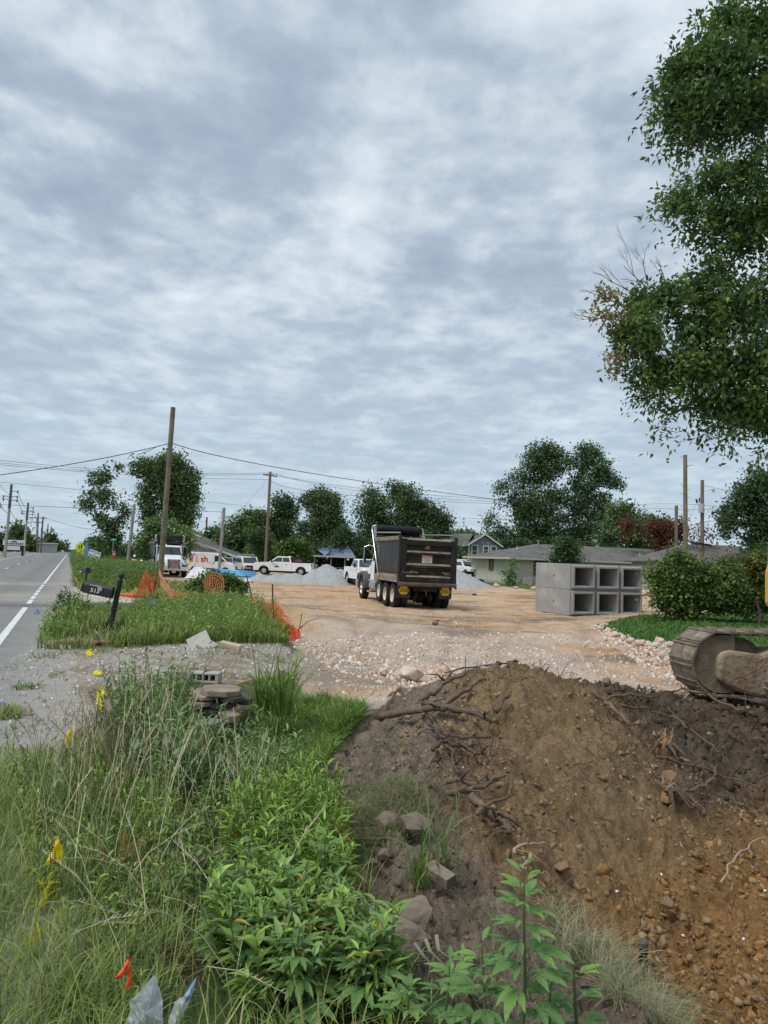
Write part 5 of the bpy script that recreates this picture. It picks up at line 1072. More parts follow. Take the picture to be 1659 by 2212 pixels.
def side_poly(yr, yf, zb, top, wheels, arch):
    P = [(yr, zb)]
    for wy in sorted(wheels):
        P.append((wy-arch, zb))
        for k in range(1, 12):
            a = math.pi-math.pi*k/12; P.append((wy+math.cos(a)*arch, max(zb, .0)+math.sin(a)*arch*.98))
        P.append((wy+arch, zb))
    P.append((yf, zb)); return P+top
def ring(y0, y1, hw0, z): return [(-hw0, y0, z), (hw0, y0, z), (hw0, y1, z), (-hw0, y1, z)]
def side_pane(par, pts, x0, x1z, mat, name='side_window', out=.006):
    # pts in (y, z); x at belt x0 and at roof x1z=(x_roof, z_belt, z_roof)
    xr, zb, zr = x1z
    for s in (-1, 1):
        vs = [((s*(lerp(x0, xr, (z-zb)/(zr-zb))+out)), y, z) for y, z in pts]; MB().add(vs, [tuple(range(len(vs)))]).build(name, mat, par, fix=False)
def pickup(loc, rz, label, paint, logo=None, heavy=False, rack=False, group=None):
    e = empty('pickup_truck', loc, rz, label, 'pickup truck', group)
    wy = (-1.98, 2.0); r = .42; hw = 1.0
    body = side_poly(-3.1, 3.15, .45, [(3.15, .62), (3.12, 1.12), (2.95, 1.27), (1.35, 1.36), (-.95, 1.36), (-.97, 1.34), (-3.08, 1.34), (-3.12, .7)], wy, .52)
    MB().prism(body, -hw, hw).build('body', paint, e, bevel=.035)
    MB().loft(ring(-.95, 1.45, .96, 1.35), ring(-.72, .62, .76, 1.98)).build('cab', paint, e, bevel=.04)
    x1 = (.76, 1.35, 1.98)
    side_pane(e, [(-.78, 1.40), (.02, 1.40), (.02, 1.88), (-.64, 1.88)], .96, x1, m_tint); side_pane(e, [(.08, 1.40), (1.22, 1.40), (.62, 1.88), (.08, 1.88)], .96, x1, m_tint)
    MB().add([(-.86, 1.462, 1.40), (.86, 1.462, 1.40), (.70, .70, 1.93), (-.70, .70, 1.93)], [(0, 1, 2, 3)]).build('windshield', m_tint, e, fix=False)
    MB().add([(-.80, -.945, 1.42), (.80, -.945, 1.42), (.70, -.755, 1.90), (-.70, -.755, 1.90)], [(0, 1, 2, 3)]).build('rear_window', m_tint, e, fix=False)
    for s in (-1, 1):
        for yy in (-.42, .70): MB().bb(s*hw-.015, s*hw+.018, yy-.11, yy+.11, 1.12, 1.16).build('door_handle', m_black, e)
        for yy in (-.96, .04, 1.25): MB().bb(s*hw-.003, s*hw+.003, yy-.008, yy+.008, .58, 1.33).build('door_seam', m_black, e)
        MB().box((s*(hw+.17), 1.15, 1.48), (.14, .12, .32)).box((s*(hw+.03), 1.15, 1.40), (.2, .06, .06)).build('mirror', m_black, e, bevel=.02)
        for w_ in wy:
            pts = [(w_+math.cos(a)*.56, .42+math.sin(a)*.56) for a in np.linspace(0, math.pi, 13)]+[(w_+math.cos(a)*.50, .42+math.sin(a)*.50) for a in np.linspace(math.pi, 0, 13)]
            MB().prism(pts, s*(hw-.02), s*(hw+.03)).build('wheel_arch', m_black, e)
            wheel(e, s*(hw-.14), w_, r, .27, m_alu, s, 'hub')
        MB().bb(s*hw-.13*(s > 0), s*hw+.13*(s < 0), -3.14, -3.05, .95, 1.28).build('tail_light', m_red, e)
        MB().bb(s*.98-.26*(s > 0), s*.98+.26*(s < 0), 3.08, 3.19, .82, 1.16).build('headlight', m_headl, e)
    MB().bb(-.72, .72, 3.1, 3.2, .74, 1.16).build('grille', m_black, e)
    for k in range(3): MB().bb(-.70, .70, 3.19, 3.22, .80+k*.13, .84+k*.13).build('grille_bar', m_chrome if heavy else m_black, e)
    MB().bb(-1.0, 1.0, 3.1, 3.34, .46, .70).build('front_bumper', m_chrome if heavy else m_black, e, bevel=.03)
    MB().bb(-.98, .98, -3.3, -3.1, .48, .68).build('rear_bumper', m_chrome, e, bevel=.02)
    MB().bb(-.8, .8, -2.9, -1.0, 1.25, 1.35).build('bed_floor', m_black, e); MB().bb(-.8, .8, -2.9, 2.9, .3, .5).build('chassis', m_frame, e)
    if rack:
        rk = MB()
        for s in (-1, 1): rk.bb(s*.92-.03, s*.92+.03, -1.9, -1.0, 1.34, 1.40).bb(s*.92-.03, s*.92+.03, -1.06, -1.0, 1.36, 1.98).bb(s*.92-.03, s*.92+.03, -3.0, -2.94, 1.34, 1.44)
        rk.bb(-.92, .92, -1.06, -1.0, 1.92, 1.98); rk.build('rack', m_black, e)
        MB().bb(-.88, .88, -2.1, -1.15, 1.37, 1.88).build('tool_box', m_black, e, bevel=.02)
        MB().add([(-.89, -2.0, 1.46), (-.89, -1.3, 1.46), (-.89, -1.3, 1.72), (-.89, -2.0, 1.72)], [(0, 1, 2, 3)]).build('tag_panel', M('dull_red_print', (.22, .06, .05), .6, .3, 6), e, fix=False)
        MB().bb(-.3, .3, -.75, -.5, 1.98, 2.04).build('beacon', m_white, e)
    if logo: 
        MB().bb(-hw-.012, -hw-.004, .35, .85, .82, .93).build('door_logo', m_blkp, e); MB().cyl((-hw-.012, .60, 1.0), (-hw-.004, .60, 1.0), .08, .08, 12).build('door_emblem', M('bronze_print', (.30, .2, .12), .6, .1, 4), e)
    return e
p = hit(613, 1243); pz_ = Hs(p[0], 80)
q = at(613, 1242, 80)
pickup((q[0], 80, q[2]), R(87), 'white crew cab pickup with black tool box and rack parked sideways behind the gravel', m_white, logo=True, rack=True)
q = at(786, 1266, 55)
pickup((q[0], 55+3, q[2]), R(196), 'white heavy pickup facing the camera just left of the dump truck', m_white, heavy=True)
def van(loc, rz, label, kind='transit'):
    e = empty('van', loc, rz, label, 'van')
    if kind == 'transit':
        wy = (-1.75, 1.85); hw = 1.0; z1 = 2.45
        body = side_poly(-2.95, 2.95, .35, [(2.98, .55), (2.95, .95), (2.75, 1.10), (2.05, 1.38), (1.10, 2.28), (.7, 2.42), (-2.7, 2.45), (-2.92, 2.35)], wy, .42)
        MB().prism(body, -hw, hw).build('body', m_white, e, bevel=.07)
        for s in (-1, 1):
            MB().add([(s*(hw+.006), .55, 1.42), (s*(hw+.006), 1.82, 1.40), (s*(hw+.006), 1.12, 2.05), (s*(hw+.006), .55, 2.10)], [(0, 1, 2, 3)]).build('side_window', m_tint, e, fix=False)
            MB().bb(s*hw-.02, s*hw+.02, .35, .55, 1.22, 1.27).bb(s*hw-.02, s*hw+.02, -.1, .1, 1.22, 1.27).build('door_handle', m_black, e)
            MB().bb(s*hw-.01, s*hw+.02, -1.25, 1.35, .45, .62).build('side_trim', m_fgrey, e)
            MB().box((s*1.14, 1.35, 1.5), (.2, .14, .34)).build('mirror', m_black, e, bevel=.02)
            MB().box((s*.86, 2.86, 1.02), (.28, .34, .26), (R(20), 0, 0)).build('headlight', m_headl, e, bevel=.03)
            for yy in (.42, -.75): MB().bb(s*hw-.003, s*hw+.004, yy-.008, yy+.008, .55, 2.2).build('door_seam', m_fgrey, e)
        MB().add([(-.86, 2.02, 1.42), (.86, 2.02, 1.42), (.76, 1.15, 2.26), (-.76, 1.15, 2.26)], [(0, 1, 2, 3)]).build('windshield', m_tint, e, fix=False)
        MB().bb(-.55, .55, 2.9, 3.0, .6, .9).build('grille', m_black, e); MB().bb(-.95, .95, 2.9, 3.06, .35, .52).build('front_bumper', m_fgrey, e, bevel=.02)
        # red lettering on the side
        for s in (1,):
            text('d', .98, m_redp, e, (hw+.012, -2.16, 1.62), (R(90), 0, R(90)), bold=.025); text('sh', .98, m_redp, e, (hw+.012, -.62, 1.62), (R(90), 0, R(90)), bold=.025)
            MB().cyl((hw+.006, -1.50, 2.02), (hw+.016, -1.50, 2.02), .07, .07, 14).build('emblem_dot', m_redp, e)
            for j, (zz, ww) in enumerate(((1.80, .10), (1.66, .15), (1.52, .20), (1.36, .22))):
                arc = [(-1.50+math.cos(a)*ww, zz+math.sin(a)*.05) for a in np.linspace(math.pi, 2*math.pi, 8)]+[(-1.50+math.cos(a)*ww*.9, zz+.035+math.sin(a)*.045) for a in np.linspace(2*math.pi, math.pi, 8)]
                MB().prism(arc, hw+.006, hw+.014).build('emblem_wave', m_redp if j == 3 else m_fgrey, e)
        rk = MB()
        for s in (-.7, .7): rk.bb(s-.02, s+.02, -2.4, .9, 2.56, 2.60)
        for yy in (-2.2, -.8, .7): rk.bb(-.8, .8, yy-.02, yy+.02, 2.52, 2.56).bb(-.8, -.76, yy-.02, yy+.02, 2.4, 2.54).bb(.76, .8, yy-.02, yy+.02, 2.4, 2.54)
        rk.build('roof_rack', m_alu, e)
        for s in (-1, 1):
            for w_ in wy: wheel(e, s*(hw-.13), w_, .35, .24, m_fgrey, s, 'hub')
    else:
        wy = (-1.65, 1.75); hw = .99
        body = side_poly(-2.8, 2.75, .4, [(2.78, .6), (2.72, 1.05), (1.95, 1.25), (1.15, 1.95), (.9, 2.05), (-2.6, 2.08), (-2.75, 1.9)], wy, .42)
        MB().prism(body, -hw, hw).build('body', M('old_white_paint', (.62, .61, .58), .5, .12, 2), e, bevel=.06)
        for s in (-1, 1):
            for (a, b) in ((-2.5, -1.5), (-1.4, -.3), (-.2, .8)): MB().add([(s*(hw+.006), a, 1.3), (s*(hw+.006), b, 1.3), (s*(hw+.006), b-.02, 1.82), (s*(hw+.006), a+.02, 1.82)], [(0, 1, 2, 3)]).build('side_window', m_tint, e, fix=False)
            MB().add([(s*(hw+.006), .9, 1.3), (s*(hw+.006), 1.75, 1.3), (s*(hw+.006), 1.15, 1.80), (s*(hw+.006), .9, 1.82)], [(0, 1, 2, 3)]).build('side_window', m_tint, e, fix=False)
            MB().bb(s*.92-.2*(s > 0), s*.92+.2*(s < 0), 2.70, 2.80, .8, 1.0).build('headlight', m_headl, e)
            for w_ in wy: wheel(e, s*(hw-.13), w_, .36, .22, m_fgrey, s, 'hub')
        MB().add([(-.85, 1.93, 1.28), (.85, 1.93, 1.28), (.78, 1.2, 1.94), (-.78, 1.2, 1.94)], [(0, 1, 2, 3)]).build('windshield', m_tint, e, fix=False)
        MB().bb(-.65, .65, 2.72, 2.8, .78, 1.0).build('grille', m_black, e); MB().bb(-.98, .98, 2.7, 2.9, .45, .62).build('front_bumper', m_black, e)
        rk = MB()
        for yy in (-2.2, -1, .3): rk.bb(-.85, .85, yy-.03, yy+.03, 2.2, 2.26).bb(-.85, -.8, yy-.03, yy+.03, 2.06, 2.22).bb(.8, .85, yy-.03, yy+.03, 2.06, 2.22)
        rk.bb(-.6, -.1, -2.6, 1.2, 2.28, 2.34); rk.build('roof_rack', m_alu, e)
    return e
q = at(454, 1238, 88); van((q[0], 88, q[2]), R(-84), 'white work van with red dish lettering on its side')
q = at(533, 1238, 92); van((q[0], 92, q[2]), R(-158), 'old white passenger van with roof rack facing the camera beside the carport', 'old')
def suv(loc, rz, label, paint, s=1.0):
    e = empty('parked_car', loc, rz, label, 'car'); wy = (-1.4, 1.4); hw = .93
    MB().prism(side_poly(-2.3, 2.35, .3, [(2.38, .5), (2.3, .85), (1.2, 1.02), (-2.2, 1.08), (-2.35, .8)], wy, .40), -hw, hw).build('body', paint, e, bevel=.06)
    MB().loft(ring(-2.1, 1.15, .88, 1.02), ring(-1.75, .25, .68, 1.66)).build('cab', paint, e, bevel=.05)
    side_pane(e, [(-1.85, 1.10), (-.7, 1.10), (-.7, 1.54), (-1.62, 1.54)], .88, (.68, 1.02, 1.66), m_tint); side_pane(e, [(-.62, 1.10), (.85, 1.10), (.28, 1.54), (-.62, 1.54)], .88, (.68, 1.02, 1.66), m_tint)
    MB().add([(-.78, 1.10, 1.08), (.78, 1.10, 1.08), (.62, .35, 1.60), (-.62, .35, 1.60)], [(0, 1, 2, 3)]).build('windshield', m_tint, e, fix=False)
    MB().add([(-.74, -2.08, 1.12), (.74, -2.08, 1.12), (.62, -1.85, 1.58), (-.62, -1.85, 1.58)], [(0, 1, 2, 3)]).build('rear_window', m_tint, e, fix=False)
    for t in (-1, 1):
        MB().bb(t*.9-.3*(t > 0), t*.9+.3*(t < 0), 2.2, 2.37, .66, .82).build('headlight', m_headl, e); MB().bb(t*.9-.15*(t > 0), t*.9+.15*(t < 0), -2.36, -2.25, .75, 1.05).build('tail_light', m_red, e)
        MB().box((t*1.02, .85, 1.12), (.18, .1, .14)).build('mirror', paint, e, bevel=.02)
        for w_ in wy: wheel(e, t*(hw-.12), w_, .34, .22, m_alu, t, 'hub')
    MB().bb(-.4, .4, 2.32, 2.40, .5, .75).build('grille', m_black, e)
    return e
q = at(490, 1232, 96); suv((q[0], 96, q[2]), R(-175), 'white car parked nose out between the work van and the old van', m_white)
q = at(1003, 1245, 84); suv((q[0], 84, q[2]+.1), R(-150), 'white car with dark windows behind the black trash bin', m_white)
q = at(1004, 1236, 94); suv((q[0], 94, q[2]-.05), R(-115), 'silver white car behind the other white car near the ranch house', M('silver_paint', (.60, .62, .65), .3, .06, 3, spec=.5))
# crest of the road: white pickup pulling a dark trailer
q = at(116, 1197, 238); pickup((q[0], 238, q[2]), R(80), 'tiny white pickup crossing the far crest of the road', m_white)
q = at(138, 1197, 240); tr2 = empty('trailer', (q[0], 240, q[2]), R(82), label='long dark trailer behind the tiny pickup on the road crest', cat='trailer')
MB().bb(-1.1, 1.1, -3.2, 2.2, .7, 1.4).build('bed', m_black, tr2); MB().bb(-1.1, 1.1, 1.6, 2.2, 1.4, 1.8).build('bed', m_black, tr2)
for s in (-1, 1):
    for yy in (-1.2, -.2): wheel(tr2, s*1.05, yy, .38, .22, m_fgrey, s, 'hub')

def dump_truck(loc, rz, label, front=False, tiltx=0.0):
    e = empty('dump_truck', loc, rz, label, 'dump truck', rot=(0, tiltx, rz))
    # running gear
    MB().bb(-.48, -.38, -1.0, 7.9, .78, 1.02).bb(.38, .48, -1.0, 7.9, .78, 1.02).bb(-.4, .4, -.95, -.85, .78, 1.02).build('chassis', m_frame, e)
    for yy in (0, 1.31, 2.5): MB().cyl((-1.0, yy, .52), (1.0, yy, .52), .085, .085, 8).lathe([(-.2, 0), (-.16, .2), (.0, .25), (.16, .2), (.2, 0)], (0, yy, .52), 'x', 12).build('axle', m_frame, e)
    for s in (-1, 1):
        for yy in (0, 1.31, 2.5):
            z = .53 if yy < 2 else .62
            wheel(e, s*1.10, yy, .53, .27, m_cr, s, 'dish', z); wheel(e, s*.77, yy, .53, .27, m_frame, s, 'dish', z)
        wheel(e, s*1.04, 6.4, .55, .34, m_alu, s, 'hub')
        lv = MB()
        for k in range(5): lv.bb(s*.52-.05, s*.52+.05, -.55+.1*k, 1.85-.1*k, .74+k*.03, .765+k*.03)
        lv.build('leaf_spring', m_frame, e)
        MB().tube([(s*.3, -.6, .7), (s*.36, -.62, .45), (s*.34, -.4, .3), (s*.38, -.3, .55)], .05, 6).build('suspension_hose', m_frame, e)
        fl = MB().bb(s*.93-.29, s*.93+.29, -.80, -.78, .48, 1.12).build('mud_flap', M('flap_rubber', (.035, .034, .032), .8, .25, 5, col2=(.07, .06, .05)), e, bevel=.01)
        c = s*.93; hx = [(c-.235, .80), (c-.13, .97), (c+.13, .97), (c+.235, .80), (c+.13, .63), (c-.13, .63)]
        MB().prism(hx, -.800, -.806, 'y').build('emblem', m_yel, fl); MB().bb(c-.19, c+.19, -.809, -.805, .735, .865).build('emblem_band', m_blkp, fl)
        text('NAPA', .155, m_yel, fl, (c, -.811, .80), (R(90), 0, 0), depth=.001, bold=.006, sx=.92)
    MB().bb(-.42, .42, -.90, -.84, .80, .86).build('light_bar', M('red_white_tape', (.33, .05, .04), .6, .2, 8), e)
    for x_ in (-.18, .18): MB().box((x_, -.9, .97), (.15, .05, .18)).build('tail_light', m_red, e)
    MB().tube([(0, -.95, .86), (0, -1.0, .70), (.02, -.98, .62)], .02, 6).build('tow_hook', m_dust, e)
    # dump box
    zb, zt, y0, y1, hw = 1.18, 2.94, -1.15, 3.4, 1.24
    sidep = [(-hw, zt-.12), (-hw+.02, zb+.62), (-hw+.16, zb+.30), (-hw+.22, zb+.2)]
    for s in (-1, 1):
        pr = [(-hw*1.0, zt), (-hw*.985, zb+.75), (-hw*.94, zb+.42), (-hw*.86, zb+.26), (-hw*.80, zb+.26), (-hw*.88, zb+.46), (-hw*.94, zb+.8), (-hw*.955, zt)]
        pr = [(p_[0]*-s, p_[1]) for p_ in pr]; MB().prism(pr, y0+.12, y1, 'y').build('side_panel', m_bodyblk, e, smooth=False)
        MB().bb(s*hw-.06, s*hw+.06, y0+.05, y1+.05, zt-.02, zt+.16).build('top_rail', m_dust, e, bevel=.02)
        MB().add([(s*(hw-.2), y0+.25, zb+.30), (s*(hw-.2), y1-.05, zb+.30), (s*(hw+.03), y1-.05, zb+.16), (s*(hw+.03), y0+.25, zb+.16), (s*(hw-.2), y0+.25, zb-.05), (s*(hw-.2), y1-.05, zb-.05), (s*(hw+.03), y1-.05, zb-.05), (s*(hw+.03), y0+.25, zb-.05)],
                 [(0,1,2,3),(7,6,5,4),(0,4,5,1),(1,5,6,2),(2,6,7,3),(3,7,4,0)]).build('side_ledge', m_dust, e)
        MB().bb(s*hw-.07, s*hw+.05, y0+.02, y0+.2, zb-.02, zt+.2).build('corner_post', m_bodyblk, e, bevel=.015)
        for zz in (1.55, 1.95, 2.35, 2.7): MB().bb(s*hw+.045*s-.006, s*hw+.045*s+.012, y0+.06, y0+.14, zz, zz+.14).build('marker', m_dust if zz != 2.35 else m_fw, e)
        MB().add([(s*(hw+.0), y0+.22, zb+.0), (s*(hw+.0), y0+.0, zb-.25), (s*(hw+.0), y0-.08, zb-.25), (s*(hw+.0), y0+.02, zb+.15), (s*(hw+.05), y0+.22, zb+.0), (s*(hw+.05), y0+.0, zb-.25), (s*(hw+.05), y0-.08, zb-.25), (s*(hw+.05), y0+.02, zb+.15)], [(0,1,2,3),(7,6,5,4),(0,4,5,1),(1,5,6,2),(2,6,7,3),(3,7,4,0)]).build('bracket', m_bodyblk, e)
    MB().bb(-hw+.3, hw-.3, y0+.1, y1, zb-.05, zb+.2).build('box_floor', m_bodyblk, e)
    MB().bb(-hw, hw, y1, y1+.08, zb+.2, zt+.22).bb(-.9, .9, y1+.08, y1+.9, zt+.02, zt+.12).build('headboard', m_bodyblk, e, bevel=.01)
    g = MB().bb(-hw+.07, hw-.07, y0, y0+.06, zb-.02, zt+.02).build('tailgate', m_gatemud, e)
    for s in (-1, 1): MB().bb(s*(hw-.17)-.10, s*(hw-.17)+.10, y0-.07, y0-.001, zb, zt-.02).build('gate_frame', m_gatemud, g, bevel=.012)
    for i, (z0, z1) in enumerate(((zb-.02, zb+.24), (zb+.60, zb+.74), (zb+1.14, zb+1.27), (zt-.22, zt+.03))):
        MB().add([(-hw+.24, y0-.001, z0), (hw-.24, y0-.001, z0), (hw-.24, y0-.10, z0+.02), (-hw+.24, y0-.10, z0+.02), (-hw+.24, y0-.001, z1+.05), (hw-.24, y0-.001, z1+.05), (hw-.24, y0-.10, z1-.03), (-hw+.24, y0-.10, z1-.03)], [(3,2,1,0),(4,5,6,7),(0,1,5,4),(1,2,6,5),(2,3,7,6),(3,0,4,7)]).build('gate_rib', m_gatemud, g)
        MB().add([(-hw+.26, y0-.006, z1+.053), (hw-.26, y0-.006, z1+.053), (hw-.26, y0-.10, z1-.026), (-hw+.26, y0-.10, z1-.026)], [(0, 1, 2, 3)]).build('dust_on_rib', m_dust, g, fix=False)
    MB().bb(-hw+.07, hw-.07, y0-.02, y0+.1, zt+.03, zt+.09).build('gate_top', M('rusty_rail', (.24, .13, .085), .9, .3, 5, col2=(.30, .24, .19)), g, bevel=.015)
    dirtm = M('caked_dirt', (.20, .14, .09), .97, .25, 12, bump=.02, bsc=30)
    for (cx, wd_) in ((-.75, .38), (.8, .22)):
        mb = MB()
        for k in range(12): mb.lathe([(-.03, 0), (-.01, .05), (.03, .04), (.05, 0)], (cx+random.uniform(-wd_, wd_), y0-.04, zb+.34+random.uniform(0, .10)), 'z', 6)
        o_ = mb.build('mud', dirtm, g); o_['kind'] = 'stuff'
    sg = MB().bb(-.28, .16, y0-.014, y0-.002, zb+.82, zb+1.13).build('warning_sign', m_fw, g)
    MB().bb(-.26, .14, y0-.019, y0-.0145, zb+1.03, zb+1.11).build('sign_header', m_redp, sg)
    text('WARNING', .085, m_fw, sg, (-.06, y0-.021, zb+1.07), (R(90), 0, 0), depth=.001, bold=.002, sx=.9)
    for j, (t_, c_) in enumerate((('STAY BACK 200 FT', m_redp), ('NOT RESPONSIBLE', m_blkp), ('FOR WINDSHIELD', m_blkp), ('DAMAGE', m_blkp))): text(t_, .05, c_, sg, (-.06, y0-.016, zb+.995-.048*j), (R(90), 0, 0), depth=.001, sx=.85)
    MB().add([(-.18, y0-.002, zb+1.40), (.02, y0-.002, zb+1.40), (.08, y0-.002, zb+1.62), (-.10, y0-.002, zb+1.62)], [(0, 1, 2, 3)]).build('patch', M('bare_patch', (.26, .18, .12), .9, .2, 5), g, fix=False)
    MB().cyl((-hw-.02, y0-.06, zb-.1), (hw+.02, y0-.06, zb-.1), .09, .09, 10).bb(-hw-.02, hw+.02, y0-.16, y0+.15, zb-.12, zb-.02).build('rear_apron', M('apron_steel', (.14, .11, .085), .7, .3, 4), e, bevel=.02)
    # rolled tarp and its silver arms
    mb = MB()
    for k in range(13):
        x_ = -1.12+k*.187
    mb.tube([(-1.14+k*.19, y1+.45+random.uniform(-.03, .03), zt+.62+random.uniform(-.02, .02)) for k in range(13)], [.17+random.uniform(0, .035) for k in range(13)], 10)
    mb.tube([(-1.1+k*.18, y1+.62, zt+.42+random.uniform(-.02, .02)) for k in range(13)], .12, 8)
    mb.build('tarp_roll', M('black_tarp', (.02, .02, .021), .75, .3, 4, bump=.02, bsc=8), e, smooth=True)
    for s in (-1, 1):
        MB().bb(s*1.19-.04, s*1.19+.04, y1+.35, y1+.6, zt+.14, zt+.70).build('tarp_bracket', m_metal, e)
        MB().tube([(s*1.31, 2.28, 1.28), (s*1.31, 3.15, 2.35), (s*1.30, 4.05, zt+.52), (s*1.28, 4.12, zt+.72), (s*1.10, 4.0, zt+.80)], .035, 8).build('tarp_arm', m_chrome, e, smooth=True)
        MB().tube([(s*1.2, y0+.3, zt+.30), (s*1.2, y1+.3, zt+.42)], .03, 6).build('tarp_rail', m_metal, e)
    # cab, hood, fenders
    MB().bb(-1.02, 1.02, 3.95, 5.25, 1.0, 1.9).build('cab', m_white, e, bevel=.05)
    MB().loft([(-1.0, 3.97, 1.9), (1.0, 3.97, 1.9), (1.0, 5.22, 1.9), (-1.0, 5.22, 1.9)], [(-.88, 4.02, 2.78), (.88, 4.02, 2.78), (.88, 4.92, 2.78), (-.88, 4.92, 2.78)]).build('cab_roof', m_white, e, bevel=.05)
    MB().add([(-.90, 5.23, 1.96), (.90, 5.23, 1.96), (.80, 4.975, 2.64), (-.80, 4.975, 2.64)], [(0, 1, 2, 3)]).build('windshield', m_tint, e, fix=False)
    MB().bb(-.015, .015, 5.05, 5.25, 1.96, 2.60).build('windshield_post', m_black, e)
    side_pane(e, [(4.2, 1.98), (5.02, 1.98), (4.85, 2.62), (4.2, 2.62)], 1.0, (.88, 1.9, 2.78), m_tint)
    MB().loft([(-.78, 5.2, .95), (.78, 5.2, .95), (.72, 7.55, .95), (-.72, 7.55, .95)], [(-.92, 5.2, 1.95), (.92, 5.2, 1.95), (.60, 7.45, 1.66), (-.60, 7.45, 1.66)]).build('hood', m_white, e, bevel=.07)
    for s in (-1, 1):
        pts = [(6.4+math.cos(a)*.74, .66+math.sin(a)*.78) for a in np.linspace(-.15, math.pi+.1, 14)]+[(6.4+math.cos(a)*.64, .62+math.sin(a)*.66) for a in np.linspace(math.pi+.1, -.15, 14)]
        MB().prism(pts, s*.82, s*1.24).build('fender', m_fgrey, e, bevel=.03)
        MB().bb(s*.86-.10, s*.86+.26*s if s > 0 else s*.86+.10, 5.1, 5.65, .55, 1.25).build('splash_guard', m_fgrey, e, bevel=.02)
        MB().loft([(s*.70, 5.3, 1.30), (s*.98, 5.3, 1.30), (s*.95, 7.2, 1.25), (s*.62, 7.2, 1.25)], [(s*.70, 5.3, 1.80), (s*.90, 5.3, 1.72), (s*.85, 7.15, 1.55), (s*.58, 7.15, 1.60)]).build('hood_side', m_white, e, bevel=.05)
        MB().lathe([(-.62, 0), (-.62, .30), (.62, .30), (.62, 0)], (s*.88, 4.15, .80), 'y', 20).build('fuel_tank', m_alu, e, smooth=False)
        for yy in (3.8, 4.5): MB().lathe([(-.04, .31), (-.04, .33), (.04, .33), (.04, .31)], (s*.88, yy, .80), 'y', 20).build('tank_strap', m_chrome, e)
        MB().bb(s*.92-.22, s*.92+.22, 4.55, 5.1, .98, 1.04).bb(s*.95-.22, s*.95+.22, 4.7, 5.2, .42, .50).build('step', m_alu, e, bevel=.01)
        MB().bb(s*1.38-.05, s*1.38+.05, 5.0, 5.16, 1.85, 2.62).build('mirror', m_black, e, bevel=.02)
        MB().tube([(s*.98, 5.0, 2.70), (s*1.2, 5.02, 2.76), (s*1.42, 5.06, 2.66), (s*1.44, 5.06, 1.85), (s*1.3, 5.06, 1.78), (s*1.0, 5.05, 1.70)], .025, 6).build('mirror_frame', m_chrome, e)
        MB().cyl((s*1.08, 3.86, .95), (s*1.08, 3.86, 2.9), .07, .07, 10).build('exhaust_stack', m_chrome, e)
        MB().box((s*.93, 7.30, 1.22), (.34, .16, .22)).build('headlight', m_headl, e, bevel=.03)
        MB().tube([(s*1.0, 7.6, 1.05), (s*1.12, 7.7, 1.9)], .012, 5).build('bumper_guide', m_yel, e)
        MB().box((s*.8, 6.0, 1.98), (.12, .2, .1)).build('hood_mirror', m_black, e)
    MB().bb(-.50, .50, 7.50, 7.60, 1.02, 1.56).build('grille', m_black, e, bevel=.02)
    for k in range(5): MB().bb(-.47, .47, 7.60, 7.615, 1.05+k*.085, 1.08+k*.085).build('grille_bar', m_chrome, e)
    text('MACK', .16, m_chrome, e, (0, 7.61, 1.50), (R(90), 0, R(180)), bold=.006, sx=1.7)
    MB().bb(-1.2, 1.2, 7.55, 7.85, .62, .95).build('front_bumper', m_alu, e, bevel=.03)
    MB().bb(-.32, .32, 7.85, 7.9, .80, 1.34).build('winch_plate', M('rusty_plate', (.28, .22, .18), .8, .2, 6), e)
    MB().bb(-.16, .16, 7.86, 7.88, .44, .60).build('licence_plate', M('plate_yellow', (.55, .45, .12), .5, .1, 5), e)
    MB().bb(.30, .55, 4.3, 4.5, 2.80, 2.90).build('beacon', m_white, e)
    for x_ in (-.4, -.2, 0, .2, .4): MB().cyl((x_, 4.75, 2.79), (x_, 4.75, 2.83), .035, .02, 8).build('clearance_light', m_amb, e)
    MB().tube([(-1.0, 4.1, 2.6), (-1.05, 4.0, 3.9)], .01, 4).build('antenna', m_black, e)
    return e
dump_truck((1.66, 32.6, -.48), R(13.9), 'black dump truck with cream wheels seen from behind in the middle of the clay lot', tiltx=R(.6))
q = at(374, 1248, 64); rz2 = R(203)
dump_truck((q[0]+math.sin(rz2)*7.6, 64-math.cos(rz2)*7.6, q[2]), rz2, 'white fronted dump truck facing the camera behind the tall leaning pole')
# ------------------------------------------------------------ excavator
m_mudst = M('mud_caked_steel', (.37, .295, .21), .95, .35, 5, bump=.04, bsc=12, col2=(.19, .125, .07), c2lo=.5, c2hi=.7)
m_mudtr = M('mud_track_steel', (.22, .18, .135), .9, .35, 8, bump=.025, bsc=18, col2=(.34, .28, .21), c2lo=.48, c2hi=.68)
m_yelp = M('machine_yellow', (.62, .36, .075), .5, .1, 2, col2=(.45, .30, .13), c2lo=.6, c2hi=.85)
q = at(1497, 1500, 9.9)
ex = empty('excavator', (q[0], q[1], q[2]-.02), R(6), label='muddy yellow tracked excavator cut off by the right border', cat='excavator')
def track(yc):
    Lh, r = 3.6, .42; pts = []; n = 37
    per = 2*Lh+2*math.pi*r; shoe = []
    for i in range(n):
        s = per*i/n
        if s < Lh: p = (r+s, 2*r, 0)
        elif s < Lh+math.pi*r: a = (s-Lh)/r; p = (r+Lh+math.sin(a)*r, r+math.cos(a)*r, a)
        elif s < 2*Lh+math.pi*r: p = (r+Lh-(s-Lh-math.pi*r), 0, math.pi)
        else: a = (s-2*Lh-math.pi*r)/r; p = (r-math.sin(a)*r, r-math.cos(a)*r, math.pi+a)
        shoe.append(p)
    return shoe
sh0 = None
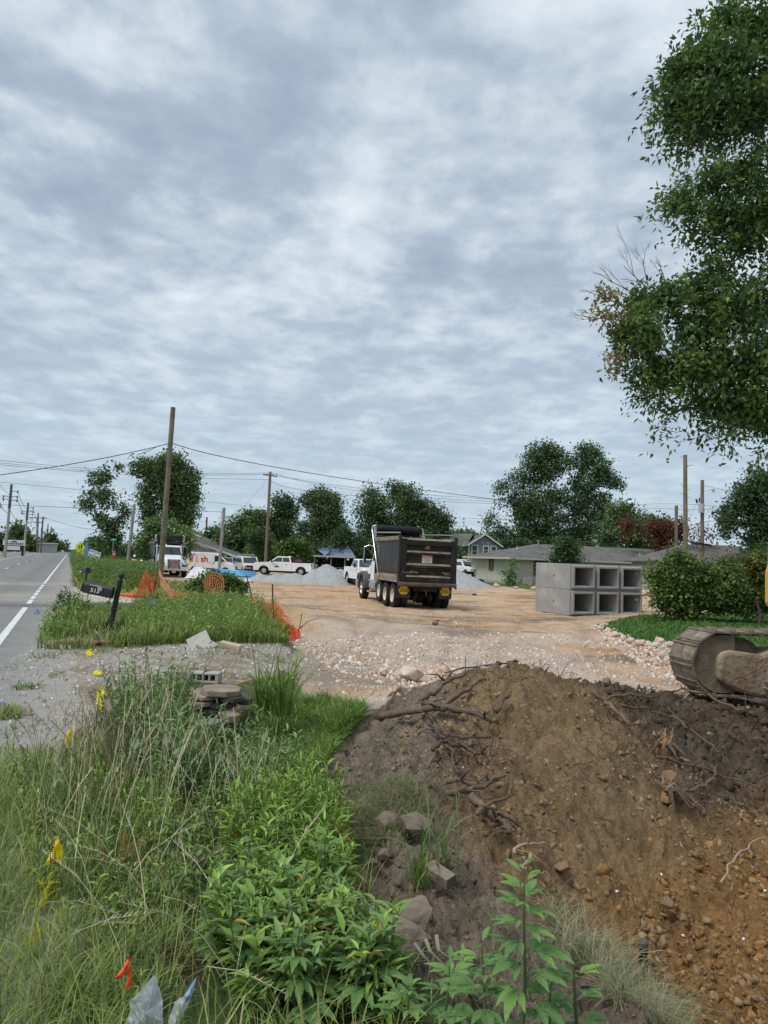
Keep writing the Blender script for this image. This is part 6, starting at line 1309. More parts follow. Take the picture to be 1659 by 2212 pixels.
for yc in (.30, -1.85):
    f = MB().bb(.55, 3.7, -.10, .10, .16, .60)
    f2 = MB().prism([(.34, .22), (.34, .50), (.40, .58), (.52, .61), (.95, .56), (1.12, .62), (3.6, .62), (3.6, .16), (1.3, .02), (.95, -.01), (.62, .06)], -.31, .22, 'y')
    f2.build('track_frame', m_mudst, ex, bevel=.05, loc=(0, yc-.02, 0))
    MB().lathe([(-.14, 0), (-.14, .26), (-.10, .30), (-.06, .36), (.06, .36), (.10, .30), (.14, .30), (.14, 0)], (.80, yc+.05, .40), 'y', 28).build('idler', m_mudtr, ex)
    MB().lathe([(-.10, 0), (-.10, .30), (.10, .30), (.10, 0)], (4.0, yc, .44), 'y', 20).build('sprocket', m_mudtr, ex)
    MB().bb(1.08, 1.14, -.325, -.305, .1, .60).build('guard_plate', m_mudst, ex, bevel=.01, loc=(0, yc-.02, 0))
    MB().prism([(.42-math.sin(a)*.385, .42-math.cos(a)*.385) for a in np.linspace(0, math.pi, 15)]+[(.60, .80), (.62, .5), (.62, .04)], -.25, .25, 'y').build('packed_mud', M('packed_mud', (.20, .16, .115), .97, .35, 5, bump=.04, bsc=9), ex, loc=(0, yc, 0))
    for k in range(5): MB().lathe([(-.2, 0), (-.2, .09), (.2, .09), (.2, 0)], (1.25+k*.5, yc, .12), 'y', 12).build('roller', m_mudtr, ex)
    for (x_, z_, a) in track(yc):
        if sh0 is None:
            mb = MB().box((0, 0, 0), (.262, .60, .028)); 
            for k in (-.10, .11): mb.box((k, 0, .022), (.014, .60, .02))
            mb.box((.0, -.1, -.03), (.16, .05, .05)); mb.box((.0, .1, -.03), (.16, .05, .05)); mb.box((.12, 0, -.018), (.03, .60, .02))
            sh0 = mb.build('track_shoe', m_mudtr, ex)
            o_ = sh0
        else: o_ = link('track_shoe', sh0.data, ex)
        o_.location = (x_, yc, z_+random.uniform(-.004, .004)); o_.rotation_euler = (0, a, random.uniform(-.01, .01))
MB().bb(1.4, 3.2, -1.8, .2, .45, .85).build('undercarriage', m_mudst, ex, bevel=.04); MB().cyl((2.3, -.8, .85), (2.3, -.8, 1.1), .6, .6, 24).build('swing_bearing', m_dark, ex)
xe = at(1643, 1250, 10.0); lx = (xe[0]-q[0])+.35; z_0 = 1.64+(-q[2])-(1310-1236)/FPX*10.1-.0; 
def zz(py): return at(1650, py, 10.0)[2]-q[2]
# counterweight in profile (x, z): chamfered corners as in the photograph
cwp = [(lx, zz(1300)), (lx+.03, zz(1310)), (lx+.12, zz(1318)), (lx+3.4, zz(1318)), (lx+3.4, zz(1120)), (lx+.10, zz(1100)), (lx+.05, zz(1112)), (lx+.05, zz(1150)), (lx+.035, zz(1215)), (lx, zz(1232))]
MB().prism(cwp, -1.9, .45, 'y').build('counterweight', m_yelp, ex, bevel=.03)
MB().bb(lx+.075, lx+1.8, -1.912, -1.899, zz(1262), zz(1250)).build('yellow_stripe', M('bright_yellow', (.75, .62, .05), .5, .05, 3), ex)
MB().bb(lx+.07, lx+1.8, -1.911, -1.899, zz(1278), zz(1275)).bb(lx+.075, lx+.085, -1.911, -1.899, zz(1300), zz(1140)).build('panel_seam', m_black, ex)
MB().bb(lx+1.9, lx+3.3, -1.8, -.8, zz(1300), zz(1040)).build('cab', m_yelp, ex, bevel=.05); MB().bb(lx+2.0, lx+3.2, -1.82, -1.795, zz(1190), zz(1060)).build('cab_window', m_tint, ex)
MB().bb(lx+2.6, lx+5.2, -.7, -.2, zz(1260), zz(1150)).build('boom', m_yelp, ex, bevel=.05)

# ------------------------------------------------------------ concrete box culverts
m_conc = M('precast_concrete', (.36, .355, .345), .9, .14, 1.6, bump=.006, bsc=30, col2=(.46, .45, .43), c2lo=.52, c2hi=.75)
m_concd = M('precast_concrete_dark', (.30, .30, .29), .92, .14, 2.2, bump=.006, bsc=30, col2=(.38, .375, .36), c2lo=.5, c2hi=.75)  # slightly darker concrete, used on the tongues
q = at(1229.5, 1330, 33.6); wb, hb, lb = 1.32, 1.165, 2.85; rzc = R(20.4)
ux = Vector((math.cos(rzc), math.sin(rzc), 0)); uy = Vector((-math.sin(rzc), math.cos(rzc), 0))
def ringbox(o, x0, x1, z0, z1, y0, ix0, ix1, iz0, iz1, y1, mbb):   # frame between outer rect at y0 and outer rect at y1 with hole
    pass
def culvert(i, j, label):
    o = Vector(q.tolist())+ux*(i*(wb+.012))+Vector((0, 0, 1))*(j*(hb+.010)); e = empty('box_culvert', o, rzc, label, 'concrete culvert')
    t = .19; x0, x1, z0, z1 = 0, wb, 0, hb
    def frame(mb, a0, a1, y0, y1, hole):
        (ax0, ax1, az0, az1), (bx0, bx1, bz0, bz1) = a0, a1; hx0, hx1, hz0, hz1 = hole
        A = [(ax0, y0, az0), (ax1, y0, az0), (ax1, y0, az1), (ax0, y0, az1)]; B = [(bx0, y1, bz0), (bx1, y1, bz0), (bx1, y1, bz1), (bx0, y1, bz1)]
        Ha = [(hx0, y0, hz0), (hx1, y0, hz0), (hx1, y0, hz1), (hx0, y0, hz1)]; Hb = [(hx0, y1, hz0), (hx1, y1, hz0), (hx1, y1, hz1), (hx0, y1, hz1)]
        F = []
        for k in range(4):
            n = (k+1) % 4; F += [(k, n, 4+n, 4+k), (8+k, 8+n, n, k)[::1], (12+k, 4+k, 4+n, 12+n), (8+k, 12+k, 12+n, 8+n)]
        mb.add(A+B+Ha+Hb, F)
    hole = (t, x1-t, t, z1-t)
    mb = MB(); frame(mb, (x0, x1, z0, z1), (x0, x1, z0, z1), 0, lb, hole); mb.build('barrel', m_conc, e, bevel=.018)
    mb = MB(); frame(mb, (.08, x1-.08, .08, z1-.08), (.045, x1-.045, .045, z1-.045), -.16, -.001, (t-.02, x1-t+.02, t-.02, z1-t+.02)); mb.build('tongue', m_concd, e, bevel=.02)
    if i == 0: MB().cyl((-.004, 1.28, hb*.5), (.02, 1.28, hb*.5), .045, .045, 12).build('lifting_hole', m_darkin, e)
    MB().bb(t, x1-t, lb-.06, lb-.02, t, z1-t).build('shade_backing', m_darkin, e)  # near-black sheet added, stands in for shade inside the barrel
    return e
for j, row in enumerate(('bottom', 'top')):
    for i, c in enumerate(('left', 'middle', 'right')):
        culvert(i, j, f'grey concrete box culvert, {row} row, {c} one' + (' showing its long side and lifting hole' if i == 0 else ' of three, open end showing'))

# ------------------------------------------------------------ gravel piles
m_grv = M('grey_gravel', (.43, .44, .44), .95, .22, 9, bump=.05, bsc=22, col2=(.33, .34, .34), c2lo=.45, c2hi=.6)
def pile(parts, label, res=110, seed=1):
    # parts: (px, base py, Y, height m, half width px, depth m)
    cs = []
    for (px, Y, hgt, hw, dp) in parts:
        c = at(px, 1230, Y); cs.append((c[0], Y, hgt, hw*Y/FPX, dp))
    x0 = min(c[0]-c[3] for c in cs)-.3; x1 = max(c[0]+c[3] for c in cs)+.3; y0 = min(c[1]-c[4] for c in cs)-.3; y1 = max(c[1]+c[4] for c in cs)+.3
    gx, gy = np.meshgrid(np.linspace(x0, x1, res), np.linspace(y0, y1, int(res*.7)))
    z = np.full(gx.shape, -1.0)
    for (cx, cy, hgt, a, b) in cs:
        d = np.sqrt(((gx-cx)/a)**2+((gy-cy)/b)**2); z = np.maximum(z, hgt*(1.06-np.sqrt(d*d+.012)))
    z = z+(fbm(gx*1.5, gy*1.5, seed, 4)-.5)*.16*(z > -.1)+(fbm(gx*8, gy*8, seed+5, 2)-.5)*.05
    Z = H(gx, gy)+np.maximum(z, -.15); I = np.arange(gx.size).reshape(gx.shape)
    F = np.stack([I[:-1, :-1], I[:-1, 1:], I[1:, 1:], I[1:, :-1]], -1).reshape(-1, 4)
    keep = (z.ravel()[F] > -.12).any(1)
    o = np_mesh('gravel_pile', np.stack([gx, gy, Z], -1).reshape(-1, 3), F[keep], m_grv, smooth=True); return tag(o, label, 'gravel pile')
pile([(706,62,1.62,66,4.2),(680,61,1.15,40,3.5),(735,63,1.2,50,4.0)], 'tall pile of grey gravel between the pickup and the dump truck', seed=1)
pile([(600,60,.72,40,2.6),(565,60,.62,34,2.4),(640,60,.75,44,2.6),(620,60,.66,50,2.6)], 'low spread pile of grey gravel in front of the white pickup', seed=2)
pile([(968,64,1.75,92,4.6)], 'grey gravel pile behind the dump truck, on its right', seed=3)
rubble('gravel_scree', [(-16,57),(12,57),(12,60),(-16,60)], 0+900, .02, .09, [(.5,.5,.5),(.42,.42,.42)], near=0, dens=lambda x, y: (((np.abs(x+6) < 9) | (np.abs(x-7) < 4))*.8), label='grey stones spilled in front of the gravel piles', cat='gravel')
# pink berm in front of the house
g0 = [(12.5,62),(13.5,66),(22,60),(22,55),(16,57)]
rubble('clay_berm', g0, 1500, .08, .35, [(.60,.42,.28),(.5,.3,.17),(.66,.52,.4)], near=0, label='low berm of pink clay and rock before the ranch house', cat='rubble')

# ------------------------------------------------------------ pipes, sheet, guards near the vans
m_pipe = M('blue_pipe', (.09, .36, .66), .35, .06, 2, spec=.5)
for i, (a, b, lab) in enumerate((((462,1231),(552,1238.5),'upper blue pipe of the bundle left of the pickup'), ((470,1236),(556,1243),'middle blue pipe, slightly in front, left of the pickup'), ((486,1241),(552,1246),'lowest blue pipe half under the white sheet'))):
    A = at(a[0], a[1], 67-i*.5); B = at(b[0], b[1], 66-i*.5); r_ = .155 if i < 2 else .12
    e = empty('blue_pipe', A, label=lab, cat='pipe', group='blue pipes beside the pickup'); d = Vector((B-A).tolist()); MB().cyl((0, 0, 0), d, r_, r_, 16).build('barrel', m_pipe, e, smooth=True)
    MB().cyl(d*.0, d*.02, r_+.03, r_+.03, 16).cyl(d*.985, d*1.0, r_+.012, r_+.012, 16).build('collar', m_pipe, e)
def sheet(px0, px1, py, Y, hs, label, name='plastic_sheet', seed=3):
    a = at(px0, py, Y); b = at(px1, py, Y); n = 70; mth = 26
    gx, gy = np.meshgrid(np.linspace(a[0], b[0], n), np.linspace(Y-1.6, Y+1.4, mth)); t = np.linspace(0, 1, n)[None]
    hgt = np.interp(t, [h[0] for h in hs], [h[1] for h in hs])*np.clip(1-np.abs(np.linspace(-1, 1, mth))[:, None]**1.6, 0, 1)
    z = H(gx, gy)+.03+hgt*(.9+.2*fbm(gx*2, gy*2, seed, 3))+np.abs(fbm(gx*2.6, gy*5, seed+3, 4)-.5)*.35*np.clip(hgt*2, .15, 1)
    I = np.arange(gx.size).reshape(gx.shape); F = np.stack([I[:-1, :-1], I[:-1, 1:], I[1:, 1:], I[1:, :-1]], -1).reshape(-1, 4)
    o = np_mesh(name, np.stack([gx, gy, z], -1).reshape(-1, 3), F, M('white_sheet', (.66, .67, .69), .35, .08, 3, spec=.5), smooth=True)
    s = o.modifiers.new('s', 'SOLIDIFY'); s.thickness = .012; return tag(o, label, 'plastic sheet')
sheet(408, 470, 1240, 63, [(0, .15), (.12, .7), (.22, .95), (.4, .85), (.62, .75), (.8, .45), (1, .12)], 'crumpled white plastic sheet piled by the dump truck wheel')
sheet(450, 560, 1246, 59, [(0, .2), (.3, .22), (.6, .16), (.9, .12), (1, .02)], 'long flat white plastic sheet spread below the blue pipes', seed=8)
for (a, b, lab) in (((415,1209),(398,1232),'yellow marker rod leaning left, beside the dump truck'), ((440,1194),(420,1220),'yellow marker rod in front of the work van')):
    A = at(*a, 70); B = at(*b, 69); tag(MB().cyl(B, A, .035, .035, 6).build('marker_rod', m_yel), lab, 'rod')

# trash bin
q = at(1011, 1258, 71); bn = empty('trash_bin', (q[0], 71, q[2]), R(8), label='black wheeled trash bin at the left corner of the ranch house', cat='trash bin')
MB().loft([(-.36, -.36, .05), (.36, -.36, .05), (.36, .36, .05), (-.36, .36, .05)], [(-.46, -.46, .98), (.46, -.46, .98), (.46, .46, .98), (-.46, .46, .98)]).build('bin_body', m_black, bn, bevel=.03)
MB().bb(-.5, .5, -.52, .5, .98, 1.06).build('lid', m_black, bn, bevel=.03); MB().bb(-.16, .2, -.475, -.455, .62, .78).build('bin_print', m_fw, bn)
for s in (-1, 1): MB().lathe([(-.04, 0), (-.04, .12), (.04, .12), (.04, 0)], (s*.34, .36, .12), 'x', 12).build('wheel', m_black, bn)
tag(MB().lathe([(0, 0), (.02, .35), (.2, .42), (.34, .22), (.38, 0)], ax='z', n=10).build('trash_bag', m_black, loc=(q[0]+1.2, 71.3, q[2]), smooth=True), 'black rubbish bag beside the trash bin', 'bag')

# ------------------------------------------------------------ mailboxes
q = at(233, 1376, 15.0)
mbx = empty('mailbox', q, label='black mailbox numbered 513 on a leaning fluted post', cat='mailbox', rot=(0, R(9.3), R(0)))
m_cast = M('cast_black', (.022, .023, .025), .5, .2, 8, spec=.5)
mb = MB().lathe([(-.2, .062), (.36, .062), (.40, .052), (.52, .050), (.53, .066), (.545, .066), (.55, .056), (.565, .056), (.57, .066), (.585, .066), (.59, .045), (1.13, .042), (1.135, .056), (1.16, .056), (1.165, .03), (1.19, .028)], ax='z', n=16); mb.build('post', m_cast, mbx, smooth=False)
fl_ = MB()
for k in range(8):
    a = k*math.pi/4; fl_.cyl((math.cos(a)*.048, math.sin(a)*.048, .6), (math.cos(a)*.044, math.sin(a)*.044, 1.12), .007, .007, 4)
fl_.build('fluting', m_cast, mbx, fix=False)
MB().lathe([(1.185, 0), (1.19, .03), (1.22, .052), (1.26, .058), (1.30, .046), (1.33, .022), (1.345, 0)], ax='z', n=14).build('finial', m_cast, mbx, smooth=True)
prof = [(-.085, 0), (.085, 0), (.085, .13)]+[(math.cos(a)*.085, .13+math.sin(a)*.085) for a in np.linspace(.3, math.pi-.3, 9)]+[(-.085, .13)]
by = -.06
bx = MB().prism([(p_[0]+by, p_[1]+.80) for p_ in prof], -.66, -.07).build('box', m_cast, mbx, bevel=.008)
MB().prism([(p_[0]*1.04+by, p_[1]*1.02+.798) for p_ in prof], -.70, -.661).build('door', m_cast, mbx, bevel=.006)
MB().bb(-.52, -.44, by-.094, by-.086, .945, .985).build('flag_mount', m_black, mbx)
MB().bb(-.52, -.30, by-.100, by-.094, .955, .978).bb(-.36, -.27, by-.100, by-.0942, .885, .955).build('flag', M('tarnished_metal', (.42, .43, .42), .55, .15, 20, metal=.3), mbx)
text('513', .115, M('number_white', (.68, .66, .58), .6, .05, 5), mbx, (-.40, by-.096, .865), (R(90), 0, 0), depth=.002, bold=.002, sx=1.12)
def scroll(cx, cz, r, turns, s=1): return [(cx+math.cos(t)*r*(1-t/(turns*2*math.pi)*.75)*s, by*.5, cz+math.sin(t)*r*(1-t/(turns*2*math.pi)*.75)) for t in np.linspace(0, turns*2*math.pi, 20)]
MB().tube([(-.07, by*.5, .79), (-.10, by*.5, .76), (-.115, by*.5, .70)]+[(-.145+math.cos(t)*.035*(1-t/12), by*.5, .685-math.sin(t)*.035*(1-t/12)) for t in np.linspace(0, 7, 16)], .008, 6).tube([(-.115, by*.5, .74), (-.15, by*.5, .785)]+[(-.19+math.cos(t)*.03*(1-t/12), by*.5, .775+math.sin(t)*.03*(1-t/12)) for t in np.linspace(0, 6, 14)], .007, 6).build('scroll_bracket', m_cast, mbx)
MB().bb(-.66, -.05, by-.05, by+.05, .78, .80).build('support_arm', m_cast, mbx)
q = at(184, 1266, 26.5); m2_ = empty('mailbox', q, R(-50), label='smaller black mailbox farther back with its white door lying open', cat='mailbox')
zt_ = at(188, 1231, 26.5)[2]-q[2]
MB().cyl((0, 0, -.2), (.06, 0, zt_-.1), .035, .035, 8).build('post', m_cast, m2_)
MB().prism([(p_[0]*1.1, p_[1]*1.0+zt_-.12) for p_ in prof], -.25, .22).build('box', m_cast, m2_, bevel=.008)
MB().box((-.36, 0, zt_-.08), (.24, .16, .012), (0, .1, 0)).build('door', m_white, m2_)

# ------------------------------------------------------------ signs
def sp(px, py, Y): return Vector(at(px, py, Y).tolist())
q = sp(172.5, 1200, 75); q.z = Hs(q.x, q.y); sg = empty('school_crossing_sign', q, R(8), label='fluorescent yellow green school crossing sign above the bank weeds', cat='road sign')
m_fyg = M('fluorescent_sign', (.62, .74, .02), .5, .05, 3); z1 = at(172, 1188, 75)[2]-q.z
MB().cyl((0, .03, 0), (0, .03, z1+.9), .03, .03, 6).build('post', m_metal, sg)
pent = [(-.43, 0), (.43, 0), (.43, .42), (0, .80), (-.43, .42)]
MB().prism([(a*1.04, b*1.03-.015+z1) for a, b in pent], .005, .012, 'y').build('sign_border', m_blkp, sg); pn = MB().prism([(a, b+z1) for a, b in pent], -.01, .004, 'y').build('sign_panel', m_fyg, sg)
for (cx, s_) in ((-.13, .85), (.10, 1.0)):
    f = MB().prism([(cx+math.cos(a)*.05*s_, z1+.56*s_+math.sin(a)*.05*s_) for a in np.linspace(0, 5.7, 10)], -.014, -.0105, 'y')
    f.prism([(cx-.06*s_, z1+.30*s_), (cx+.06*s_, z1+.30*s_), (cx+.07*s_, z1+.50*s_), (cx-.07*s_, z1+.50*s_)], -.014, -.0105, 'y')
    f.prism([(cx-.05*s_, z1+.31*s_), (cx-.10*s_, z1+.06), (cx-.05*s_, z1+.06), (cx, z1+.28*s_), (cx+.06*s_, z1+.06), (cx+.11*s_, z1+.06), (cx+.06*s_, z1+.31*s_)], -.014, -.0105, 'y')
    f.prism([(cx+.06*s_, z1+.46*s_), (cx+.13*s_, z1+.36*s_), (cx+.10*s_, z1+.33*s_), (cx+.04*s_, z1+.40*s_)], -.014, -.0105, 'y'); f.build('pictogram', m_blkp, pn, fix=False)
pq = MB().bb(-.34, .34, -.01, .004, z1-.36, z1-.03).build('plaque', m_fyg, sg)
MB().prism([(-.16, z1-.30), (-.10, z1-.24), (.06, z1-.15), (.0, z1-.10), (.17, z1-.09), (.14, z1-.22), (.10, z1-.18), (-.07, z1-.27), (-.06, z1-.33)], -.014, -.0105, 'y').build('arrow', m_blkp, pq, fix=False)
fm = MB()
for k in range(16):
    x_ = -.40+k*.053; fm.add([(x_, -.02, z1-.40), (x_+.05, -.03, z1-.40), (x_+random.uniform(0, .08), random.uniform(-.15, .05), z1-.40-random.uniform(.25, .75)), (x_-.02, .02, z1-.60)], [(0, 1, 2, 3)])
tag(fm.build('flag_tape', M('orange_tape', (.80, .10, .03), .6, .1, 5), fix=False, loc=q, rot=(0, 0, R(8))), 'bunched orange flagging tape hanging under the school crossing sign', 'tape')
q = sp(186, 1203, 72); q.z = Hs(q.x, q.y); zt1 = at(186, 1171, 72)[2]-q.z; zb1 = at(186, 1199, 72)[2]-q.z
e = empty('wrapped_sign', q, label='sign wrapped in a blue tarpaulin right of the school crossing sign', cat='covered sign')
MB().loft([(-.24, -.1, zb1), (.28, -.12, zb1), (.28, .1, zb1), (-.24, .1, zb1)], [(-.03, -.04, zt1), (.12, -.05, zt1), (.12, .05, zt1), (-.03, .05, zt1)]).build('tarpaulin', M('blue_tarp', (.13, .22, .48), .6, .2, 6, bump=.05, bsc=5), e, bevel=.02)
MB().cyl((0, 0, 0), (0, 0, zb1), .03, .03, 6).build('post', m_metal, e)
q = sp(204, 1197, 60); e = empty('road_closed_sign', q, label='white road closed board tilted beside the school crossing sign', cat='road sign', rot=(0, R(17), R(-6)))
MB().bb(-.52, .52, -.01, .01, -.28, .28).build('board', M('sign_white', (.66, .67, .68), .5, .05, 3), e)
for j, (t_, s_) in enumerate((('ROAD CLOSED', .145), ('TO', .11), ('THRU TRAFFIC', .145))): text(t_, s_, m_blkp, e, (0, -.015, .16-.16*j), (R(90), 0, 0), depth=.001, bold=.004, sx=.98)
MB().bb(.50, .60, .02, .05, -.5, .3).bb(-.55, -.45, .02, .05, -.5, .25).build('stand_leg', m_frame, e)
q = sp(243, 1203, 85); q.z = Hs(q.x, q.y); zt1 = at(243, 1168, 85)[2]-q.z
e = empty('street_name_sign', q, label='small green street name sign on a thin post', cat='street sign'); MB().cyl((0, 0, 0), (0, 0, zt1), .035, .035, 6).build('post', m_metal, e)
gp = MB().bb(-.33, .33, -.012, .012, zt1, zt1+.24).build('name_panel', M('sign_green', (.03, .30, .20), .5, .05, 3), e); MB().bb(-.20, .20, -.017, -.0125, zt1+.09, zt1+.15).build('name_print', m_fw, gp)
q = sp(254, 1203, 88); q.z = Hs(q.x, q.y); e = empty('sign_back', q, label='dark back of a small sign on a pale post right of the street name sign', cat='road sign')
zt1 = at(254, 1172, 88)[2]-q.z; MB().cyl((-.3, 0, 0), (-.3, 0, zt1), .04, .04, 6).build('post', m_fw, e); zz1 = at(257, 1192, 88)[2]-q.z; MB().bb(-.25, .25, -.01, .01, zz1, zz1+.45).build('panel', M('sign_blue', (.03, .05, .12), .6, .1, 4), e)
q = sp(235, 1203, 82); q.z = Hs(q.x, q.y)
z_b = at(235, 1206, 82)[2]-q.z
for (x_, lab) in ((-1.2, 'black steel rack on the grass behind the weeds, left half'), (.9, 'black steel rack on the grass behind the weeds, right half')):
    e = empty('steel_rack', q+Vector((x_, 0, 0)), label=lab, cat='rack')
    for k in (-.5, 0, .5): MB().bb(k-.025, k+.025, -.02, .02, 0, z_b+.65).build('upright', m_dark, e)
    MB().bb(-.6, .6, -.03, .03, z_b+.05, z_b+.12).build('rail', m_dark, e)
e = empty('orange_barrel', q+Vector((.2, 1, 0)), label='red orange traffic drum between the black racks', cat='traffic drum'); MB().lathe([(0, .25), (z_b+.3, .22), (z_b+.75, .16), (z_b+.8, 0)], ax='z', n=12).build('drum', M('drum_orange', (.65, .13, .05), .6, .08, 4), e)
MB().lathe([(z_b+.45, .215), (z_b+.55, .205)], ax='z', n=12).build('stripe', m_fw, e, fix=False)
# church / business sign at the left border
q = sp(29, 1194, 112); q.z = Hs(q.x, q.y)-.1; k = 112/FPX
e = empty('roadside_sign', q, R(6), label='white roadside business sign on two black posts at the left border', cat='sign')
za = at(28, 1166.5, 112)[2]-q.z; zb2 = at(28, 1178, 112)[2]-q.z; zc = at(28, 1188, 112)[2]-q.z
pn = MB().bb(-1.6, 1.6, -.1, .1, zb2, za).build('panel', M('sign_white', (.66,)*3), e, bevel=.03); lp = MB().bb(-1.0, .9, -.08, .08, zc, zb2-.1).build('letter_panel', MATS['sign_white'], e)
for x_ in (-1.35, 1.3): MB().bb(x_-.14, x_+.14, -.1, .1, 0, zb2).build('post', m_black, e)
MB().bb(-1.0, .9, -.1, .1, zc-.12, zc).build('frame_bar', m_black, e)
MB().prism([(-.5, za-.22), (.1, za-.12), (.6, za-.24), (.2, za-.32), (-.3, za-.30)], -.112, -.102, 'y').build('sign_emblem', m_blkp, pn, fix=False)
for k2 in range(9): MB().bb(-1.3+k2*.31, -1.1+k2*.31, -.112, -.102, zb2+.12, zb2+.12+.28).build('sign_mark', m_blkp if k2 % 2 else m_brownf, pn)

# ------------------------------------------------------------ people
def person(loc, rz, label, crouch=False, s=1.0):
    e = empty('person', loc, rz, label, 'person')
    if crouch: J = [(0,0,.62),(0,.10,.86),(0,.24,1.10),(0,.28,1.20),(0,.30,1.30),(.2,.22,1.06),(.27,.42,.85),(.22,.60,.62),(-.2,.22,1.06),(-.27,.42,.85),(-.22,.60,.62),(.11,0,.58),(.16,.30,.42),(.16,.10,.04),(-.11,0,.58),(-.16,.30,.42),(-.16,.10,.04)]
    else: J = [(0,0,.95),(0,.01,1.18),(0,.0,1.42),(0,.01,1.50),(0,.02,1.62),(.20,0,1.40),(.27,.03,1.14),(.22,.18,.94),(-.20,0,1.40),(-.27,.03,1.14),(-.22,.18,.94),(.10,0,.90),(.11,.02,.48),(.11,-.02,.06),(-.10,0,.90),(-.12,.04,.48),(-.12,.0,.06)]
    E = [(0,1),(1,2),(2,3),(3,4),(2,5),(5,6),(6,7),(2,8),(8,9),(9,10),(0,11),(11,12),(12,13),(0,14),(14,15),(15,16)]
    rad_ = [.15,.14,.15,.06,.085,.07,.05,.04,.07,.05,.04,.10,.075,.05,.10,.075,.05]
    me = bpy.data.meshes.new('body'); me.from_pydata([(a*s, b*s, c*s) for a, b, c in J], E, []); me.materials.append(M('work_trousers', (.04, .05, .08), .9, .2, 5)); o = link('body', me, e)
    sk = o.modifiers.new('skin', 'SKIN'); sk.use_smooth_shade = True
    for i, v in enumerate(me.skin_vertices[0].data): v.radius = (rad_[i]*s, rad_[i]*s*.85)
    me.skin_vertices[0].data[0].use_root = True
    sb = o.modifiers.new('s', 'SUBSURF'); sb.levels = sb.render_levels = 1
    h = Vector(J[4])*s; c = Vector(J[2])*s; b = Vector(J[0])*s
    MB().lathe([(-.11, 0), (-.08, .06), (0, .085), (.08, .07), (.12, 0)], (h.x, h.y, h.z+.04), 'z', 12).build('head', M('skin', (.38, .22, .15), .6, .05, 4), e, smooth=True)
    MB().lathe([(.03, .13), (.04, .115), (.12, .10), (.17, .05), (.18, 0)], (h.x, h.y, h.z+.04), 'z', 14).bb(h.x-.05, h.x+.05, h.y+.08, h.y+.17, h.z+.06, h.z+.075).build('hard_hat', m_white, e, smooth=True)
    up = (c-b).normalized(); MB().tube([b+up*.08, b.lerp(c, .5), c-up*.04, c+up*.03], [.19, .19, .22, .12], 12).build('safety_vest', M('vest_yellow', (.62, .58, .10), .7, .08, 4), e, smooth=True)
    MB().tube([c+Vector((-.10, -.205, .02)), b.lerp(c, .5)+Vector((-.10, -.20, 0)), b+up*.1+Vector((-.09, -.19, 0))], .028, 5).tube([c+Vector((.10, -.205, .02)), b.lerp(c, .5)+Vector((.10, -.20, 0)), b+up*.1+Vector((.09, -.19, 0))], .028, 5).build('vest_stripe', M('vest_orange', (.75, .25, .06), .6, .05, 4), e)
    for sx_ in (-1, 1): MB().tube([Vector(J[5 if sx_ > 0 else 8])*s, Vector(J[6 if sx_ > 0 else 9])*s], [.095, .075], 8).build('sleeve', MATS['vest_yellow'], e)
    return e
q = sp(289, 1226, 66); person((q.x, 66, at(289, 1201.5, 66)[2]-1.70), R(-15), 'worker in hard hat and yellow vest standing behind the bank weeds')
q = sp(311, 1226, 64); person((q.x, 64, at(311, 1213, 64)[2]-1.36), R(150), 'crouching worker of whom little but the white hard hat shows', crouch=True)

# ------------------------------------------------------------ orange safety net and posts
m_net = M('orange_net', (.85, .13, .045), .55, .12, 8, trans=.15); m_netw = M('orange_net_faded', (.62, .30, .15), .6, .15, 8, trans=.15)
m_post = M('rusty_post', (.075, .045, .035), .8, .3, 8)
def net(fn, nu, nv, mat, par, wd=.014, name='net'):
    mb = MB(); V = [[Vector(fn(i/nu, j/nv)) for j in range(nv+1)] for i in range(nu+1)]
    def st(a, b):
        d = (b-a); 
        if d.length < 1e-4: return
        n = d.cross(Vector((.3, -1, .1))).normalized()*wd/2; mb.add([a-n, a+n, b+n, b-n], [(0, 1, 2, 3)])
    for i in range(nu+1):
        for j in range(nv+1):
            if i < nu: st(V[i][j], V[i+1][j])
            if j < nv: st(V[i][j], V[i][j+1])
    o = mb.build(name, mat, par, fix=False); return o
def tpost(par, a, b, Y, Yb=None):
    A = sp(*a, Y); B = sp(*b, Yb or Y); B.z = min(B.z, Hs(B.x, B.y)); o = Vector(par.location); mb = MB(); d = (A-B)
    mb.tube([B-o-d.normalized()*.1, A-o], .017, 4)
    for k in range(14): 
        c = B-o+d*(.25+k*.053); mb.box(c+Vector((0, -.02, 0)), (.03, .02, .02))
    return mb.build('post', m_post, par)
def nz_(a, b, s): return (float(vn(a, b, s))-.5)
# A: back section on two posts
o0 = sp(330, 1292, 26); fa = empty('safety_net_fence', o0, label='orange plastic net hung on two posts below the tall leaning pole', cat='net fence'); oa = Vector(fa.location)
tpost(fa, (318.5,1228), (327,1291), 26); tpost(fa, (341.5,1228), (329,1296), 25.6)
c00, c10, c01, c11 = sp(319,1229,26), sp(341.5,1229,25.6), sp(326,1288,26), sp(331,1294,25.6)
net(lambda u, v: tuple(c00.lerp(c10, u).lerp(c01.lerp(c11, u), v)-oa+Vector((0, nz_(u*5, v*5, 3)*.25, -.62*4*u*(1-u)*(1-v)*.55))), 8, 11, m_net, fa, .016)
d0, d1 = sp(319,1229,26), sp(292,1284,25); d2, d3 = sp(326,1290,26), sp(297,1290,25)
net(lambda u, v: tuple(d0.lerp(d1, u**.7).lerp(d2.lerp(d3, u), v)-oa+Vector((0, nz_(u*6, v*5, 5)*.3, -.15*u*(1-u)))), 8, 10, m_net, fa, .016)
e0_, e1_ = sp(342,1229,25.6), sp(412,1273,24); e2_, e3_ = sp(347,1262,25.6), sp(415,1289,24)
